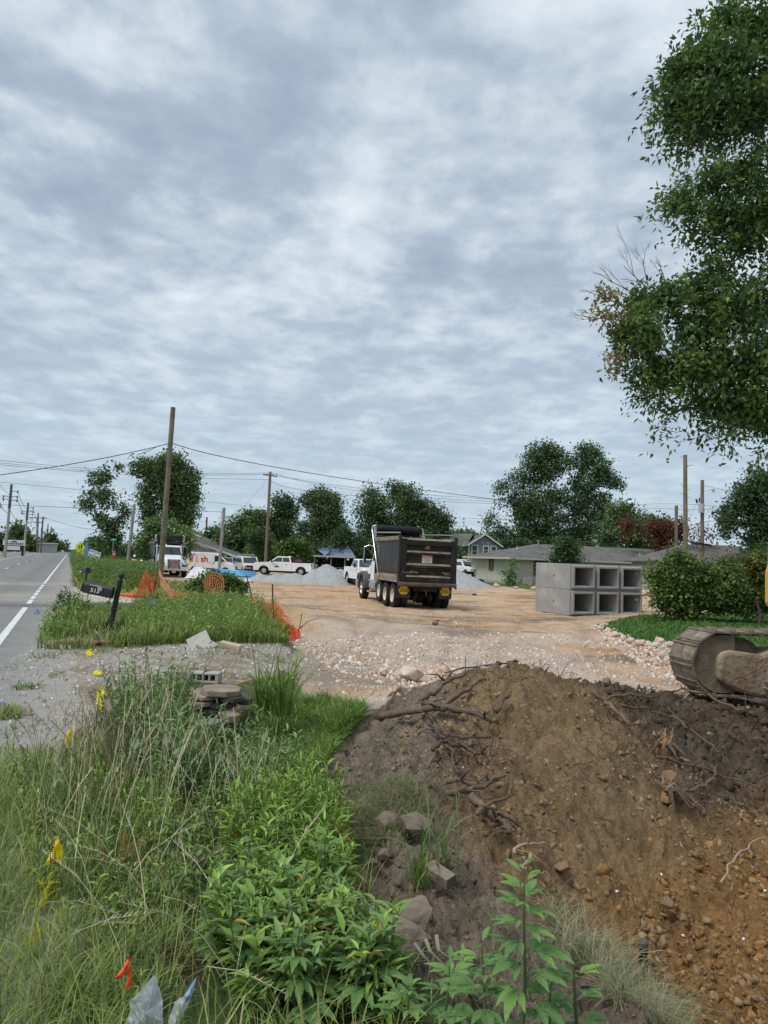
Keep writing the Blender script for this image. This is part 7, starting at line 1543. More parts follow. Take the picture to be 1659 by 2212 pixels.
net(lambda u, v: tuple(e0_.lerp(e1_, u).lerp(e2_.lerp(e3_, u), v)-oa+Vector((0, nz_(u*6, v*4, 7)*.2, -.95*4*u*(1-u)*.42))), 26, 7, m_netw, fa, .016)
f0, f1, f2_, f3 = sp(368,1282,24.5), sp(425,1284,24), sp(366,1292,24), sp(430,1294,23.5)
net(lambda u, v: tuple(f0.lerp(f1, u).lerp(f2_.lerp(f3, u), v)-oa+Vector((0, 0, .03+nz_(u*8, v*4, 8)*.12))), 16, 5, m_net, fa, .018)
# B: net over the creeper bush
o1 = sp(465, 1300, 24); fb_ = empty('safety_net_fence', o1, label='shade-darkened orange net collapsed over the leafy creeper bush', cat='net fence'); ob = Vector(fb_.location)
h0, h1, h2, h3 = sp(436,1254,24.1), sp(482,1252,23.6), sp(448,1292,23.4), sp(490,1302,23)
net(lambda u, v: tuple(h0.lerp(h1, u).lerp(h2.lerp(h3, u), v)-ob+Vector((nz_(u*4, v*4, 1)*.08, -.3*math.sin(u*3.1)*math.sin(v*3.1)+nz_(u*6, v*5, 9)*.2, .25*math.sin(u*3.1)*(1-v)))), 11, 10, M('net_shadowed', (.50, .17, .08), .6, .2, 6), fb_, .016)  # net orange darkened, shade put into the colour
i0, i1, i2, i3 = sp(452,1284,23.2), sp(488,1287,23), sp(455,1301,22.8), sp(495,1304,22.8)
net(lambda u, v: tuple(i0.lerp(i1, u).lerp(i2.lerp(i3, u), v)-ob+Vector((0, nz_(u*6, v*5, 2)*.3, nz_(u*9, v*5, 4)*.12))), 12, 6, m_net, fb_, .024)
tpost(fb_, (430,1235), (427,1262), 26.5)
# C: near section with two T posts
o2 = sp(591, 1360, 17.6); fc = empty('safety_net_fence', o2, label='red orange net sagging from two thin posts at the edge of the clay lot', cat='net fence'); oc = Vector(fc.location)
tpost(fc, (532,1243), (549,1300), 22.5); tpost(fc, (588.5,1261), (591,1362), 17.6)
j0, j1, j2, j3 = sp(545,1285,21.8), sp(588,1302,17.6), sp(556,1320,20.5), sp(590,1345,17.4)
net(lambda u, v: tuple(j0.lerp(j1, u).lerp(j2.lerp(j3, u), v)-oc+Vector((0, nz_(u*9, v*5, 1)*.35, -.16*math.sin(3.14*u)+nz_(u*14, v*6, 6)*.22))), 18, 8, m_net, fc, .012)
k0, k1, k2, k3 = sp(588.5,1298,17.6), sp(648,1362,16.2), sp(591,1356,17.6), sp(636,1381,15.8)
net(lambda u, v: tuple(k0.lerp(k1, u**.9).lerp(k2.lerp(k3, u), v)-oc+Vector((0, nz_(u*9, v*6, 11)*.35, .05*math.sin(6*u)+nz_(u*14, v*6, 12)*.14))), 20, 10, m_net, fc, .012)
l0, l1, l2, l3 = sp(590,1345,17.2), sp(650,1368,16), sp(596,1368,16.6), sp(640,1384,15.6)
net(lambda u, v: tuple(l0.lerp(l1, u).lerp(l2.lerp(l3, u), v)-oc+Vector((0, nz_(u*9, v*6, 14)*.4, .05+nz_(u*14, v*6, 15)*.2))), 15, 6, m_net, fc, .014)
# orange end of net on the ground, blue flag, twigs
tag(MB().lathe([(-.32, 0), (-.25, .05), (.2, .08), (.32, .02), (.34, 0)], ax='x', n=10).build('orange_roll', m_net, loc=sp(276,1289,25)+Vector((0, 0, .05))), 'short rolled piece of orange net lying on the grass left of the posts', 'net roll')
q = sp(324, 1307, 20.5); e = empty('blue_flag', q, label='small blue marking flag in the verge grass right of the mailbox', cat='marker flag'); MB().cyl((0, 0, -.2), (0, 0, .15), .004, .004, 4).build('wire', m_metal, e)
MB().add([(0, 0, .15), (.10, .02, .16), (.12, -.01, -.02), (-.05, .0, .0)], [(0, 1, 2, 3)]).build('flag_sheet', M('blue_flag_sheet', (.03, .22, .75), .5, .05, 4), e, fix=False)

# ------------------------------------------------------------ ditch head wall, slabs, blocks
m_slab = M('flat_stone', (.27, .225, .18), .9, .25, 4, bump=.02, bsc=14, col2=(.36, .28, .20), c2lo=.5, c2hi=.7)
def slab(px, py, Y, wpx, hpx, dp, label, rz=0.0, mat=None, tilt=0.0, cat='stone slab', group=None, z=None):
    c = at(px, py, Y); wd = wpx/FPX*Y; ht = hpx/FPX*Y; r = np.random.default_rng(int(px+py*3)); n = 8
    base = [(math.cos(a)*wd/2*r.uniform(.85, 1.08), math.sin(a)*dp/2*r.uniform(.85, 1.1)) for a in np.linspace(.3, 2*math.pi+.3, n, endpoint=False)]
    base = [(max(-wd/2, min(wd/2, x*1.25)), max(-dp/2, min(dp/2, y*1.25))) for x, y in base]
    o = MB().prism(base, -ht/2, ht/2, 'z').build('stone_slab', mat or m_slab, bevel=.012, loc=c, rot=(tilt, R(2), rz)); return tag(o, label, cat, group)
slab(478,1492,8.35,82,13,.45,'broad flat brown slab topping the stone headwall', .1)
slab(445,1503,8.3,46,9,.36,'thin slab under the left end of the broad top slab', -.1)
slab(497,1506,8.35,50,11,.4,'dark slab under the right end of the broad top slab', .2, M('dark_stone', (.10, .09, .075), .9, .25, 5, bump=.02, bsc=14))
slab(440,1516,8.3,44,10,.36,'third course slab of the headwall, left', .05); slab(482,1520,8.35,52,12,.36,'third course slab of the headwall, right', -.08, MATS['dark_stone'])
slab(455,1532,8.35,60,11,.36,'lowest visible stone of the headwall above the ditch', .1, MATS['dark_stone']); slab(525,1510,8.6,34,12,.4,'stone jutting right of the headwall under the tall grass', .3, MATS['dark_stone'])
slab(420,1494,8.5,50,7,.3,'narrow pale slab left of the broad top slab', -.2)
slab(498,1548,8.1,34,16,.3,'fallen stone at the foot of the headwall', .4); slab(455,1565,7.9,40,14,.3,'grey stone lying in the ditch below the headwall', -.3, M('grey_stone', (.24, .24, .23), .9, .2, 5, bump=.02, bsc=14))
tag(MB().tube([sp(510,1478,8.3), sp(540,1470,8.5), sp(575,1464,8.8)], [.012, .016, .012], 6).build('stick', M('pale_stick', (.42, .32, .18), .8, .2, 8)), 'pale straight stick lying on the headwall slabs', 'stick')
tag(MB().tube([sp(512,1471,8.8), sp(545,1474,8.6), sp(572,1468,8.8)], [.012, .016, .012], 6).build('stick', MATS['pale_stick']), 'second pale stick across the top of the headwall', 'stick')
m_blkc = M('cinder_block', (.42, .40, .36), .95, .12, 6, bump=.006, bsc=50)
q = hit(437, 1476); e = empty('concrete_block', (q[0], q[1], q[2]), R(-3), label='pale concrete block with a row of slots lying by the headwall', cat='concrete block')
e.scale = (.6, .6, .6); mb = MB().bb(-.33, .33, 0, .32, 0, .05).bb(-.33, .33, 0, .32, .17, .21); xs = [-.33, -.26, -.155, -.12, -.015, .015, .12, .155, .26, .33]
for k in range(0, 10, 2): mb.bb(xs[k], xs[k+1], .001, .319, .05, .17)
mb.build('block', m_blkc, e, bevel=.008); MB().bb(-.3, .3, .20, .30, .052, .168).build('slot_shade', M('hollow', (.1, .09, .08), .9, .1, 3), e)  # dark box stands in for the shade inside the slots
tag(MB().box((0, 0, 0), (.36, .07, .30)).build('broken_concrete', m_blkc, bevel=.008, loc=sp(430,1393,12.4)+Vector((0, 0, .05)), rot=(R(-50), R(-28), R(15))), 'broken square concrete slab tipped up on the far side of the gravel driveway', 'concrete slab')
tag(MB().box((0, 0, 0), (.26, .09, .26)).build('broken_concrete', m_blkc, bevel=.008, loc=sp(447,1399,12.3)+Vector((0, 0, .02)), rot=(R(-70), R(20), R(-25))), 'second piece of broken concrete leaning on the tipped slab', 'concrete slab')
boulder(463, 1398, 12, 'small grey stone right of the broken concrete slab', mat=m_blkc, name='rock')
tag(MB().box((0, 0, 0), (.36, .14, .09)).build('brick_piece', M('pale_brick', (.50, .42, .33), .9, .15, 8), bevel=.008, loc=sp(498,1399,12.4)+Vector((0, 0, .03)), rot=(.1, .15, -.2)), 'pale broken brick at the verge edge right of the broken concrete', 'brick')
m_plk = M('rotten_plank', (.22, .12, .075), .9, .3, 6, bump=.01, bsc=25)
for (a, b, lab, r_) in (((172,1387),(212,1394),'split reddish plank at the driveway edge, left piece',.028), ((214,1392),(300,1394),'long grey rotten plank at the far driveway edge',.03), ((120,1392),(168,1390),'rusty brown strip of wood left of the split plank',.02)):
    A = sp(*a, 12.7); B = sp(*b, 12.6); d = B-A; o = MB().box((0, 0, 0), (d.length, .12, r_*2)).build('plank', m_plk, bevel=.006, loc=(A+B)/2+Vector((0, 0, .03)), rot=(.2, -math.asin(d.z/d.length), math.atan2(d.y, d.x))); tag(o, lab, 'plank')
# pale concrete pads of the second driveway
cp = hit(262, 1290)
tag(boulder(62, 1545, 20, 'flat brown stone embedded in the gravel shoulder', mat=m_slab, hr=.3), None)

# ------------------------------------------------------------ roots, stump, timber on the mound
m_root = M('root_bark', (.155, .11, .075), .9, .3, 8, bump=.008, bsc=30, col2=(.23, .175, .13), c2lo=.5, c2hi=.7)
m_rootd = M('root_dark', (.12, .09, .065), .95, .3, 8, bump=.008, bsc=30)
m_rootp = M('root_pale', (.40, .29, .20), .85, .2, 10)
def root(px, r0, r1, label=None, mat=None, lift=.03, side=0, group=None, wob=.02, name='root'):
    P = [Vector(hit(*p).tolist()) for p in px]; P = [p+Vector((0, 0, lift+r0)) for p in P]; Q = []
    for i in range(len(P)-1):
        for k in range(4):
            t = k/4; Q.append(P[i].lerp(P[i+1], t)+Vector((random.uniform(-wob, wob), random.uniform(-wob, wob), random.uniform(-wob*.6, wob))))
    Q.append(P[-1]); n = len(Q); mb = MB().tube(Q, [lerp(r0, r1, i/(n-1))*random.uniform(.85, 1.15) for i in range(n)], 7)
    for s in range(side):
        i = random.randint(1, n-2); d = Vector((random.uniform(-1, 1), random.uniform(-1, .3), random.uniform(-.2, .8))).normalized(); l = random.uniform(.08, .28)
        mb.tube([Q[i], Q[i]+d*l*.5+Vector((0, 0, .02)), Q[i]+d*l+Vector((random.uniform(-.05, .05), 0, -.03))], [r1*.7, r1*.5, r1*.2], 5)
    o = mb.build(name, mat or m_root, smooth=True); return tag(o, label, 'root', group)
root([(905,1532),(935,1512),(960,1490),(1005,1466)], .035, .022, 'thick root reaching up the left shoulder of the mound', side=3, lift=.04)
root([(950,1545),(990,1520),(1030,1492),(1050,1484)], .03, .018, 'second root lying just below the thick shoulder root', side=2, lift=.05)
root([(820,1568),(870,1558),(930,1552),(985,1553)], .040, .030, 'long weathered log lying across the foot of the mound', side=3, lift=.05, mat=m_root)
root([(985,1552),(1020,1560),(1060,1575)], .035, .015, 'forked end of the weathered log in the dark hollow', side=4, lift=.04, mat=m_rootd)
root([(960,1700),(1010,1705),(1045,1712),(1075,1700)], .018, .012, 'curly root curving over the ridge above the forked roots', side=2)
root([(970,1733),(1005,1722),(1045,1716),(1085,1690),(1100,1680)], .02, .010, 'long curly root rising right from the ridge', side=3)
root([(1020,1750),(1050,1780),(1080,1800),(1098,1828)], .030, .022, 'thick forked root running down the left of the brown slope', side=5, lift=.05)
root([(1030,1790),(1065,1765),(1110,1745)], .016, .008, 'slim branch root pointing right above the thick forked root', lift=.08)
root([(1062,1800),(1090,1806),(1120,1806)], .012, .007, 'short side root right of the thick forked root', lift=.05, side=1)
root([(1110,1862),(1140,1846),(1185,1848)], .010, .006, 'thin arched root lower on the slope', lift=.05, side=1, mat=m_rootp)
root([(1130,1900),(1142,1880),(1150,1868)], .010, .008, 'short pale root standing at the edge of the orange clay', lift=.05, mat=m_rootp)
root([(925,1575),(950,1600),(1000,1612),(1060,1610)], .022, .012, 'dark root tangle left of the brown slope, upper', side=6, mat=m_rootd, lift=.05)
root([(930,1640),(965,1620),(1010,1640),(1050,1650)], .022, .012, 'dark root tangle left of the brown slope, lower', side=6, mat=m_rootd, lift=.05)
root([(940,1590),(975,1640),(990,1690)], .018, .010, 'dark root hanging down through the hollow', side=6, mat=m_rootd, lift=.05)
root([(1075,1555),(1090,1530),(1100,1520)], .022, .018, 'short stub of root standing in the middle of the brown slope', lift=.06, mat=m_rootd)
root([(1285,1510),(1310,1530),(1340,1560),(1360,1580)], .028, .016, 'thick brown root along the upper right rim of the slope', side=2, lift=.03)
root([(1310,1525),(1350,1512),(1400,1520),(1450,1505),(1480,1500)], .016, .010, 'long thin root snaking over the dark topsoil', side=4, mat=m_root, lift=.05)
root([(1340,1540),(1400,1545),(1440,1560),(1500,1570)], .014, .008, 'second long thin root across the dark topsoil', side=4, lift=.05)
root([(1480,1500),(1530,1515),(1590,1545),(1640,1560)], .022, .010, 'root running right under the excavator track', side=4, lift=.05)
root([(1450,1560),(1490,1590),(1530,1620),(1560,1650)], .018, .010, 'root sloping down right of the splintered stump', side=5, lift=.05)
root([(1415,1645),(1470,1660),(1540,1680),(1640,1715)], .012, .007, 'long whip root crossing the dark bank', side=3, lift=.04)
root([(1465,1730),(1520,1712),(1545,1690),(1550,1665)], .016, .008, 'curved root bending down from the torn stump base', side=2, lift=.04)
root([(1560,1935),(1590,1880),(1620,1850),(1659,1835)], .009, .006, 'thin pale root bowing over the pit wall at the right border', lift=.09, mat=m_rootp)
root([(1400,1680),(1450,1700),(1520,1760),(1540,1800)], .012, .006, 'thin root hanging into the pit', side=4, lift=.03)
root([(1100,1440),(1010,1450),(960,1462)], .018, .012, 'root end on the crest of the mound at the left', side=4, mat=m_rootd, lift=.05)
for k, (x, y) in enumerate([(1150,1700),(1240,1655),(1080,1620),(1190,1560),(1330,1700),(1290,1770),(1390,1500),(1560,1620),(1600,1700),(1500,1545),(1440,1530),(1620,1600),(1380,1590),(1000,1660),(980,1610),(1040,1690),(1340,1620),(1570,1740)]):
    a = random.uniform(-.9, .9); l = random.uniform(18, 46)
    root([(x, y), (x+l*.5*math.cos(a), y+l*.5*math.sin(a)), (x+l*math.cos(a), y+l*math.sin(a)*1.1)], .008, .004, 'short thin broken root scattered over the torn soil', side=1, group='small broken roots scattered on the mound', lift=.01, wob=.012)
# root mat on the dark rim (uncountable)
mb = MB()
for k in range(280):
    reg = random.random()
    if reg < .55: x, y = random.uniform(1290, 1659), random.uniform(1485, 1720)
    elif reg < .8: x, y = random.uniform(900, 1080), random.uniform(1540, 1700)
    else: x, y = random.uniform(930, 1240), random.uniform(1446, 1475)
    p = Vector(hit(x, y).tolist()); d = Vector((random.uniform(-1, 1), random.uniform(-1, .5), random.uniform(-.5, .5))).normalized(); l = random.uniform(.06, .3)
    mb.tube([p+Vector((0, 0, .0)), p+d*l*.5+Vector((0, 0, .05+random.uniform(0, .03))), p+d*l+Vector((0, 0, random.uniform(-.02, .07)))], [.005, .004, .0015], 3)
o = mb.build('root_mat', m_rootd, fix=False); o['kind'] = 'stuff'; tag(o, 'fine tangled rootlets over the dark torn soil', 'rootlets')
# splintered stump
m_split = M('split_wood', (.50, .29, .14), .85, .3, 14, bump=.012, bsc=40, col2=(.16, .10, .06), c2lo=.42, c2hi=.6)
def stump(px, py, label, s=1.0, rz=0):
    p = Vector(hit(px, py).tolist()); e = empty('splintered_stump', p, rz, label, 'stump')
    mb = MB()
    for k in range(9):
        a = k*.7; q0 = Vector((math.cos(a)*.045*s, math.sin(a)*.04*s, -.04)); mb.tube([q0, q0+Vector((.02, 0, .10*s)), q0+Vector((.05+random.uniform(-.03, .05), random.uniform(-.03, .03), random.uniform(.14, .28)*s))], [.035*s, .026*s, .006], 6)
    mb; mb.build('wood', m_split, e)
    mb = MB()
    for k in range(13):
        a = random.uniform(0, 6.28); q = Vector((math.cos(a)*.05*s, math.sin(a)*.05*s, random.uniform(.02, .18*s))); mb.tube([q, q+Vector((random.uniform(-.04, .07), random.uniform(-.06, .02), random.uniform(-.05, .09)))], [.008, .001], 4)
    mb.build('splinters', m_rootp, e, fix=False)
    mb = MB(); 
    for k in range(7):
        a = random.uniform(0, 6.28); mb.tube([(0, 0, .05), (math.cos(a)*.1, math.sin(a)*.1, .08), (math.cos(a)*.24, math.sin(a)*.22, -.03)], [.03, .02, .006], 5)
    mb.build('root_stub', m_rootd, e); return e
stump(1432, 1622, 'splintered orange wood stump sticking out of the dark bank'); stump(1440, 1722, 'torn stump base with ragged fibres lower in the bank', .7, 1.0)
m_pw = M('pink_wood', (.42, .22, .16), .85, .3, 14, col2=(.18, .11, .07), c2lo=.45, c2hi=.6)
tag(MB().add(HULLS[3][0]*np.array([.085, .035, .014]), [tuple(f) for f in HULLS[3][1]]).build('wood_chip', m_pw, loc=Vector(hit(1480, 1645).tolist())+Vector((0, 0, .02)), rot=(.3, .25, .1)), 'reddish split wood chip right of the stump', 'wood chip')
tag(MB().add(HULLS[5][0]*np.array([.06, .04, .012]), [tuple(f) for f in HULLS[5][1]]).build('wood_chip', m_pw, rot=(.3, .1, .5), loc=Vector(hit(1532,1592).tolist())+Vector((0, 0, .04))), 'pale leaf shaped chip on the dark topsoil below the track', 'wood chip')
# cut wood block and buried broken timber on the near ridge
p = Vector(hit(950, 1905).tolist()); e = empty('wood_block', p+Vector((0, 0, .035)), label='sawn grey block of timber lying on the spoil ridge', cat='timber', rot=(R(12), R(8), R(-48)))
e.scale = (.8,)*3; MB().box((0, 0, 0), (.20, .085, .075)).build('block', M('weathered_timber', (.27, .215, .165), .9, .2, 9, bump=.006, bsc=40), e, bevel=.006); MB().box((.1005, 0, 0), (.004, .08, .07)).build('end_grain', M('end_grain', (.10, .08, .06), .9, .2, 12), e)
m_tb = M('muddy_timber', (.25, .205, .16), .95, .3, 8, bump=.02, bsc=14, col2=(.17, .13, .10))
p = Vector(hit(862, 2040).tolist()); e = empty('broken_timber', p, R(35), label='muddy broken slab half buried on the near ridge', cat='debris')
def chunk(par, nm, c, sz, seed, mat, rot=(0, 0, 0)):
    V_, F_ = hull(seed, 16); o = MB().add(V_*np.array(sz), [tuple(f) for f in F_]).build(nm, mat, par, loc=c, rot=rot)
    s_ = o.modifiers.new('s', 'SUBSURF'); s_.subdivision_type = 'SIMPLE'; s_.levels = s_.render_levels = 3; tx = bpy.data.textures.get('rocktex'); d_ = o.modifiers.new('d', 'DISPLACE'); d_.texture = tx; d_.strength = min(sz)*.7; d_.texture_coords = 'GLOBAL'; return o
chunk(e, 'slab', (0, 0, .03), (.21, .12, .07), 71, m_tb, (.2, .25, 0)); chunk(e, 'slab', (.13, .05, .07), (.09, .08, .06), 72, m_tb, (.1, -.3, .4)); chunk(e, 'slab', (-.12, -.07, .0), (.11, .07, .05), 75, m_tb, (.4, .1, .8))
for k in range(3): MB().tube([(.0+k*.06, -.10, .05), (.02+k*.04, -.14, .01), (.05+k*.05, -.17, -.03)], [.009, .007, .003], 5).build('splinter', M('grey_splinter', (.33, .29, .24), .9, .2, 8), e)
# black pipe stub in the pit
p = Vector(hit(1389, 2090).tolist()); e = empty('black_pipe', p, label='short black capped pipe standing at the edge of the pit', cat='pipe'); hgt = .15
MB().cyl((0, 0, -.08), (0, 0, hgt-.02), .026, .026, 16).build('tube', m_black, e); MB().lathe([(hgt-.03, .029), (hgt, .029), (hgt+.012, .02), (hgt+.014, 0)], ax='z', n=16).build('cap', M('grey_cap', (.10, .10, .11), .6, .1, 5), e)

# ------------------------------------------------------------ flags, litter
def mflag(px, py, Y, label, col, strips, wire_to, txt=None):
    p = sp(px, py, Y); e = empty('marker_flag', p, label=label, cat='marker flag'); g = Vector(hit(*wire_to).tolist())-p; k = Y/FPX
    MB().tube([g-Vector((0, 0, .05)), g*.5+Vector((.012, 0, .0)), (0, 0, .01)], .0016, 4).build('wire', m_metal, e)
    mb = MB()
    for (Lf, Rt) in strips:
        n = 14; V = []; F = []
        for i in range(n+1):
            t = i/n*(len(Lf)-1); a = min(int(t), len(Lf)-2); u = t-a
            l = [lerp(Lf[a][q], Lf[a+1][q], u) for q in (0, 1)]; r = [lerp(Rt[a][q], Rt[a+1][q], u) for q in (0, 1)]
            for j in range(6):
                w = j/5; V.append((lerp(l[0], r[0], w)*k, .010*math.sin(w*5+i*.35)+.006*math.sin(i*.9+w*3), lerp(l[1], r[1], w)*k))
        for i in range(n):
            for j in range(5): F.append((i*6+j, i*6+j+1, i*6+j+7, i*6+j+6))
        mb.add(V, F)
    f = mb.build('flag_sheet', col, e, fix=False, smooth=True)
    if txt: text(txt, 10.5*k, m_blkp, f, (10*k, -.020, -29*k), (R(90), R(82), 0), depth=.0006, bold=.0004, sx=.92); MB().bb(-19*k, 19*k, -.0005, .0005, -1.2*k, 1.2*k).build('print_bar', m_blkp, f, loc=(3*k, -.019, -31*k), rot=(0, R(80), 0))
    return e
m_yf = M('yellow_flag', (.88, .66, .02), .5, .10, 30, trans=.25); m_of = M('orange_flag', (.90, .14, .04), .5, .10, 30, trans=.25)
mflag(112, 1808, 3.0, 'yellow marker flag with black print, the nearest of the yellow ones', m_yf, [([(6,0),(4,-20),(-3,-38),(-7,-56)], [(16,0),(21,-18),(24,-40),(21,-53)])], (112,1905), 'CAUTION')
mflag(145, 1572, 5.2, 'yellow marker flag hanging at the edge of the shoulder gravel', m_yf, [([(4,0),(0,-12),(-5,-26),(4,-42)], [(9,0),(11,-14),(13,-28),(7,-40)])], (178,1600), None)
mflag(276, 2070, 2.5, 'orange marker flag with two points near the bottom of the picture', m_of, [([(-1,0),(-9,-20),(-26,-40)], [(4,-2),(-1,-28),(-16,-45)]), ([(0,-2),(1,-34),(1,-64)], [(6,-4),(9,-34),(12,-58)])], (272,2150), None)
# yellow paint on stones and weeds
m_yp = M('yellow_paint', (.85, .78, .03), .7, .12, 20)
for (x, y, wx, wy_, n, lab) in ((194,1413,9,10,90,'bright yellow paint mark on the gravel near the far driveway edge'),(211,1457,12,6,90,'smaller yellow paint mark in the middle of the gravel'),(220,1500,14,10,150,'yellow paint blot on the grass edge of the gravel'),(216,1518,9,20,130,'yellow painted weeds streaming down from the paint blot')):
    P = np.array([hit(x+rng.normal(0, wx*.42), y+rng.normal(0, wy_*.42)) for _ in range(n)]); P[:, 2] += .018
    V, F, Cc = rock_scatter(P, rng.uniform(.008, .022, n), np.tile([.85, .78, .03], (n, 1)), .5)
    tag(np_mesh('yellow_paint_mark', V, F, m_yp), lab, 'paint mark', kind='stuff')
for (x, y, hpx, n, lab) in ((90,1960,90,34,'yellow painted weed stalk at the lower left'),(72,2060,70,26,'second yellow painted weed lower at the left'),(130,2000,40,10,'single yellow painted blade beside the painted stalks'),(163,1690,50,16,'yellow sprayed weed below the shoulder flag')):
    p = hit(x, y+10); Y = p[1]; P = np.c_[rng.normal(p[0], .012*Y/2.6, n), rng.normal(p[1], .02, n), np.full(n, p[2])+rng.uniform(0, hpx/FPX*Y*.7, n)]
    V, F, Cc = blades(P, rng.uniform(.05, .13, n), rng.uniform(.005, .011, n), rng.uniform(.2, 1.3, n), np.tile([.70, .66, .05], (n, 1))*rng.uniform(.6, 1.1, (n, 1)))
    tag(np_mesh('painted_weed', V, F, m_grass, col=Cc), lab, 'weed', kind='stuff')
for (x, y, wx, lab) in ((83,1323,14,'blue paint mark on the shoulder beside the edge line'),(5,1524,12,'blue paint mark on the asphalt at the left border'),(124,1300,9,'faint blue paint mark near the verge corner')):
    P = np.array([hit(x+rng.normal(0, wx*.3), y+rng.normal(0, wx*.22)) for _ in range(60)]); P[:, 2] += .002
    V, F, Cc = rock_scatter(P, rng.uniform(.01, .035, 60), np.tile([.1, .2, .6], (60, 1)), .12)
    tag(np_mesh('blue_paint_mark', V, F, M('blue_paint', (.14, .22, .42), .8, .15, 20)), lab, 'paint mark', kind='stuff')
# torn plastic bag
p = hit(345, 2205); e = empty('plastic_bag', (p[0], p[1]-.12, p[2]+.10), label='torn clear and white plastic bag caught in the grass', cat='plastic bag'); k = 2.65/FPX
m_bag = M('bag_film', (.62, .66, .68), .3, .1, 6, trans=.45, spec=.6); m_bagb = M('bag_blue', (.25, .42, .68), .35, .1, 6, trans=.4)
def film(pts, mat, nm, sub=5, amp=.02):
    c = Vector((sum(a for a, b in pts)/len(pts)*k, -.03, sum(b for a, b in pts)/len(pts)*k)); V = [Vector((a*k, .03*math.sin(i*1.9), b*k)) for i, (a, b) in enumerate(pts)]; n = len(V)
    o = MB().add([c]+V, [(0, i+1, (i+1) % n+1) for i in range(n)]).build(nm, mat, e, fix=False)
    s = o.modifiers.new('s', 'SUBSURF'); s.subdivision_type = 'SIMPLE'; s.levels = s.render_levels = 4
    tx = bpy.data.textures.get('filmtex') or bpy.data.textures.new('filmtex', 'CLOUDS'); tx.noise_scale = .05
    d = o.modifiers.new('d', 'DISPLACE'); d.texture = tx; d.strength = amp*2; d.texture_coords = 'GLOBAL'; return o
film([(-50,-60),(-46,10),(-20,50),(8,80),(10,40),(24,20),(30,-10),(24,-60)], m_bag, 'bag_sheet'); film([(30,-40),(40,10),(70,40),(86,62),(82,36),(64,6),(44,-50)], m_bag, 'bag_flap')
film([(-50,-58),(-44,-20),(-30,-14),(-22,-34),(-30,-60)], m_bagb, 'blue_print'); film([(66,36),(86,64),(84,44),(74,28)], m_bagb, 'blue_corner', amp=.005)
# rust brown dock seed head
mb = MB(); A0 = [sp(480, 2214, 2.75), sp(460, 2150, 2.85), sp(420, 2080, 2.95), sp(385, 2058, 3.0), sp(345, 2050, 3.05)]
P = []; 
for i in range(4):
    for k2 in range(150):
        t = rng.random(); c = A0[i].lerp(A0[i+1], t); s_ = .014+.016*(1-abs(i+t-2)/2.2); P.append(tuple(c+Vector(rng.normal(0, s_, 3).tolist())))
P = np.array(P); V, F, Cc = rock_scatter(P, rng.uniform(.003, .007, len(P)), np.tile([.12, .045, .03], (len(P), 1))*rng.uniform(.6, 1.4, (len(P), 1)), .6)
e = empty('dock_plant', sp(492, 2240, 2.7), label='leaning rust brown dock seed head near the bottom of the picture', cat='plant'); o = np_mesh('seed_head', V-np.array(e.location), F, M('dock_seed', (.1,)*3, .85, .2, 20, attr=True), e, col=Cc); o['kind'] = 'stuff'
MB().tube([Vector(e.location)*0]+[a-Vector(e.location) for a in A0], [.004, .004, .003, .0025, .002, .001], 5).build('stem', M('dock_stem', (.12, .06, .04), .8, .2, 10), e)

# ------------------------------------------------------------ leafy weeds as single plants
def serrated():
    V = [(0,0,0)]; L = []; Rr = []; n = 6; ws = [.18, .38, .5, .46, .32, .14]
    for i in range(n):
        t = .12+.78*i/(n-1); z = -.22*t*t
        V += [(ws[i]+.03, t-.02, z+.10*ws[i]), (ws[i]-.05, t+.05, z+.09*ws[i]), (0, t, z), (-ws[i]-.03, t-.02, z+.10*ws[i]), (-ws[i]+.05, t+.05, z+.09*ws[i])]
    V.append((0, 1, -.24)); F = []
    b = lambda i, k: 1+5*i+k
    F += [(0, b(0, 0), b(0, 2)), (0, b(0, 2), b(0, 3))]
    for i in range(n-1): F += [(b(i, 0), b(i, 1), b(i, 2)), (b(i, 1), b(i+1, 0), b(i, 2)), (b(i, 2), b(i+1, 0), b(i+1, 2)), (b(i, 4), b(i, 3), b(i, 2)), (b(i+1, 3), b(i, 4), b(i, 2)), (b(i+1, 3), b(i, 2), b(i+1, 2))]
    F += [(b(n-1, 0), len(V)-1, b(n-1, 2)), (b(n-1, 2), len(V)-1, b(n-1, 3))]
    return np.array(V), np.array(F)
SV, SF = serrated()
def leaf_mesh(lobes, ln, wd, col, nm='leaf'):
    Vs = []; Fs = []; n0 = 0
    for (ang_, s_) in lobes:
        c, s = math.cos(ang_), math.sin(ang_); v = SV*np.array([wd*s_, ln*s_, ln*s_]); v = np.c_[v[:, 0]*c-v[:, 1]*s, v[:, 0]*s+v[:, 1]*c, v[:, 2]]
        Vs.append(v+np.array([0, ln*.12, 0])); Fs.append(SF+n0); n0 += len(SV)
    V = np.concatenate(Vs); F = np.concatenate(Fs); me = bpy.data.meshes.new(nm); me.from_pydata(V.tolist(), [], F.tolist())
    ca = me.color_attributes.new('Col', 'FLOAT_COLOR', 'POINT'); C = np.ones((len(V), 4), np.float32); C[:, :3] = col; ca.data.foreach_set('color', C.ravel()); me.materials.append(m_leaf); return me
LM = []
for c in [(.17,.31,.10),(.145,.27,.09),(.21,.36,.10),(.25,.42,.10)]:
    LM.append((leaf_mesh([(0, 1)], .13, .045, c), leaf_mesh([(0, 1), (.6, .75), (-.6, .75)], .13, .045, c), leaf_mesh([(0, 1), (.5, .85), (-.5, .85), (1.15, .6), (-1.15, .6)], .14, .04, c)))
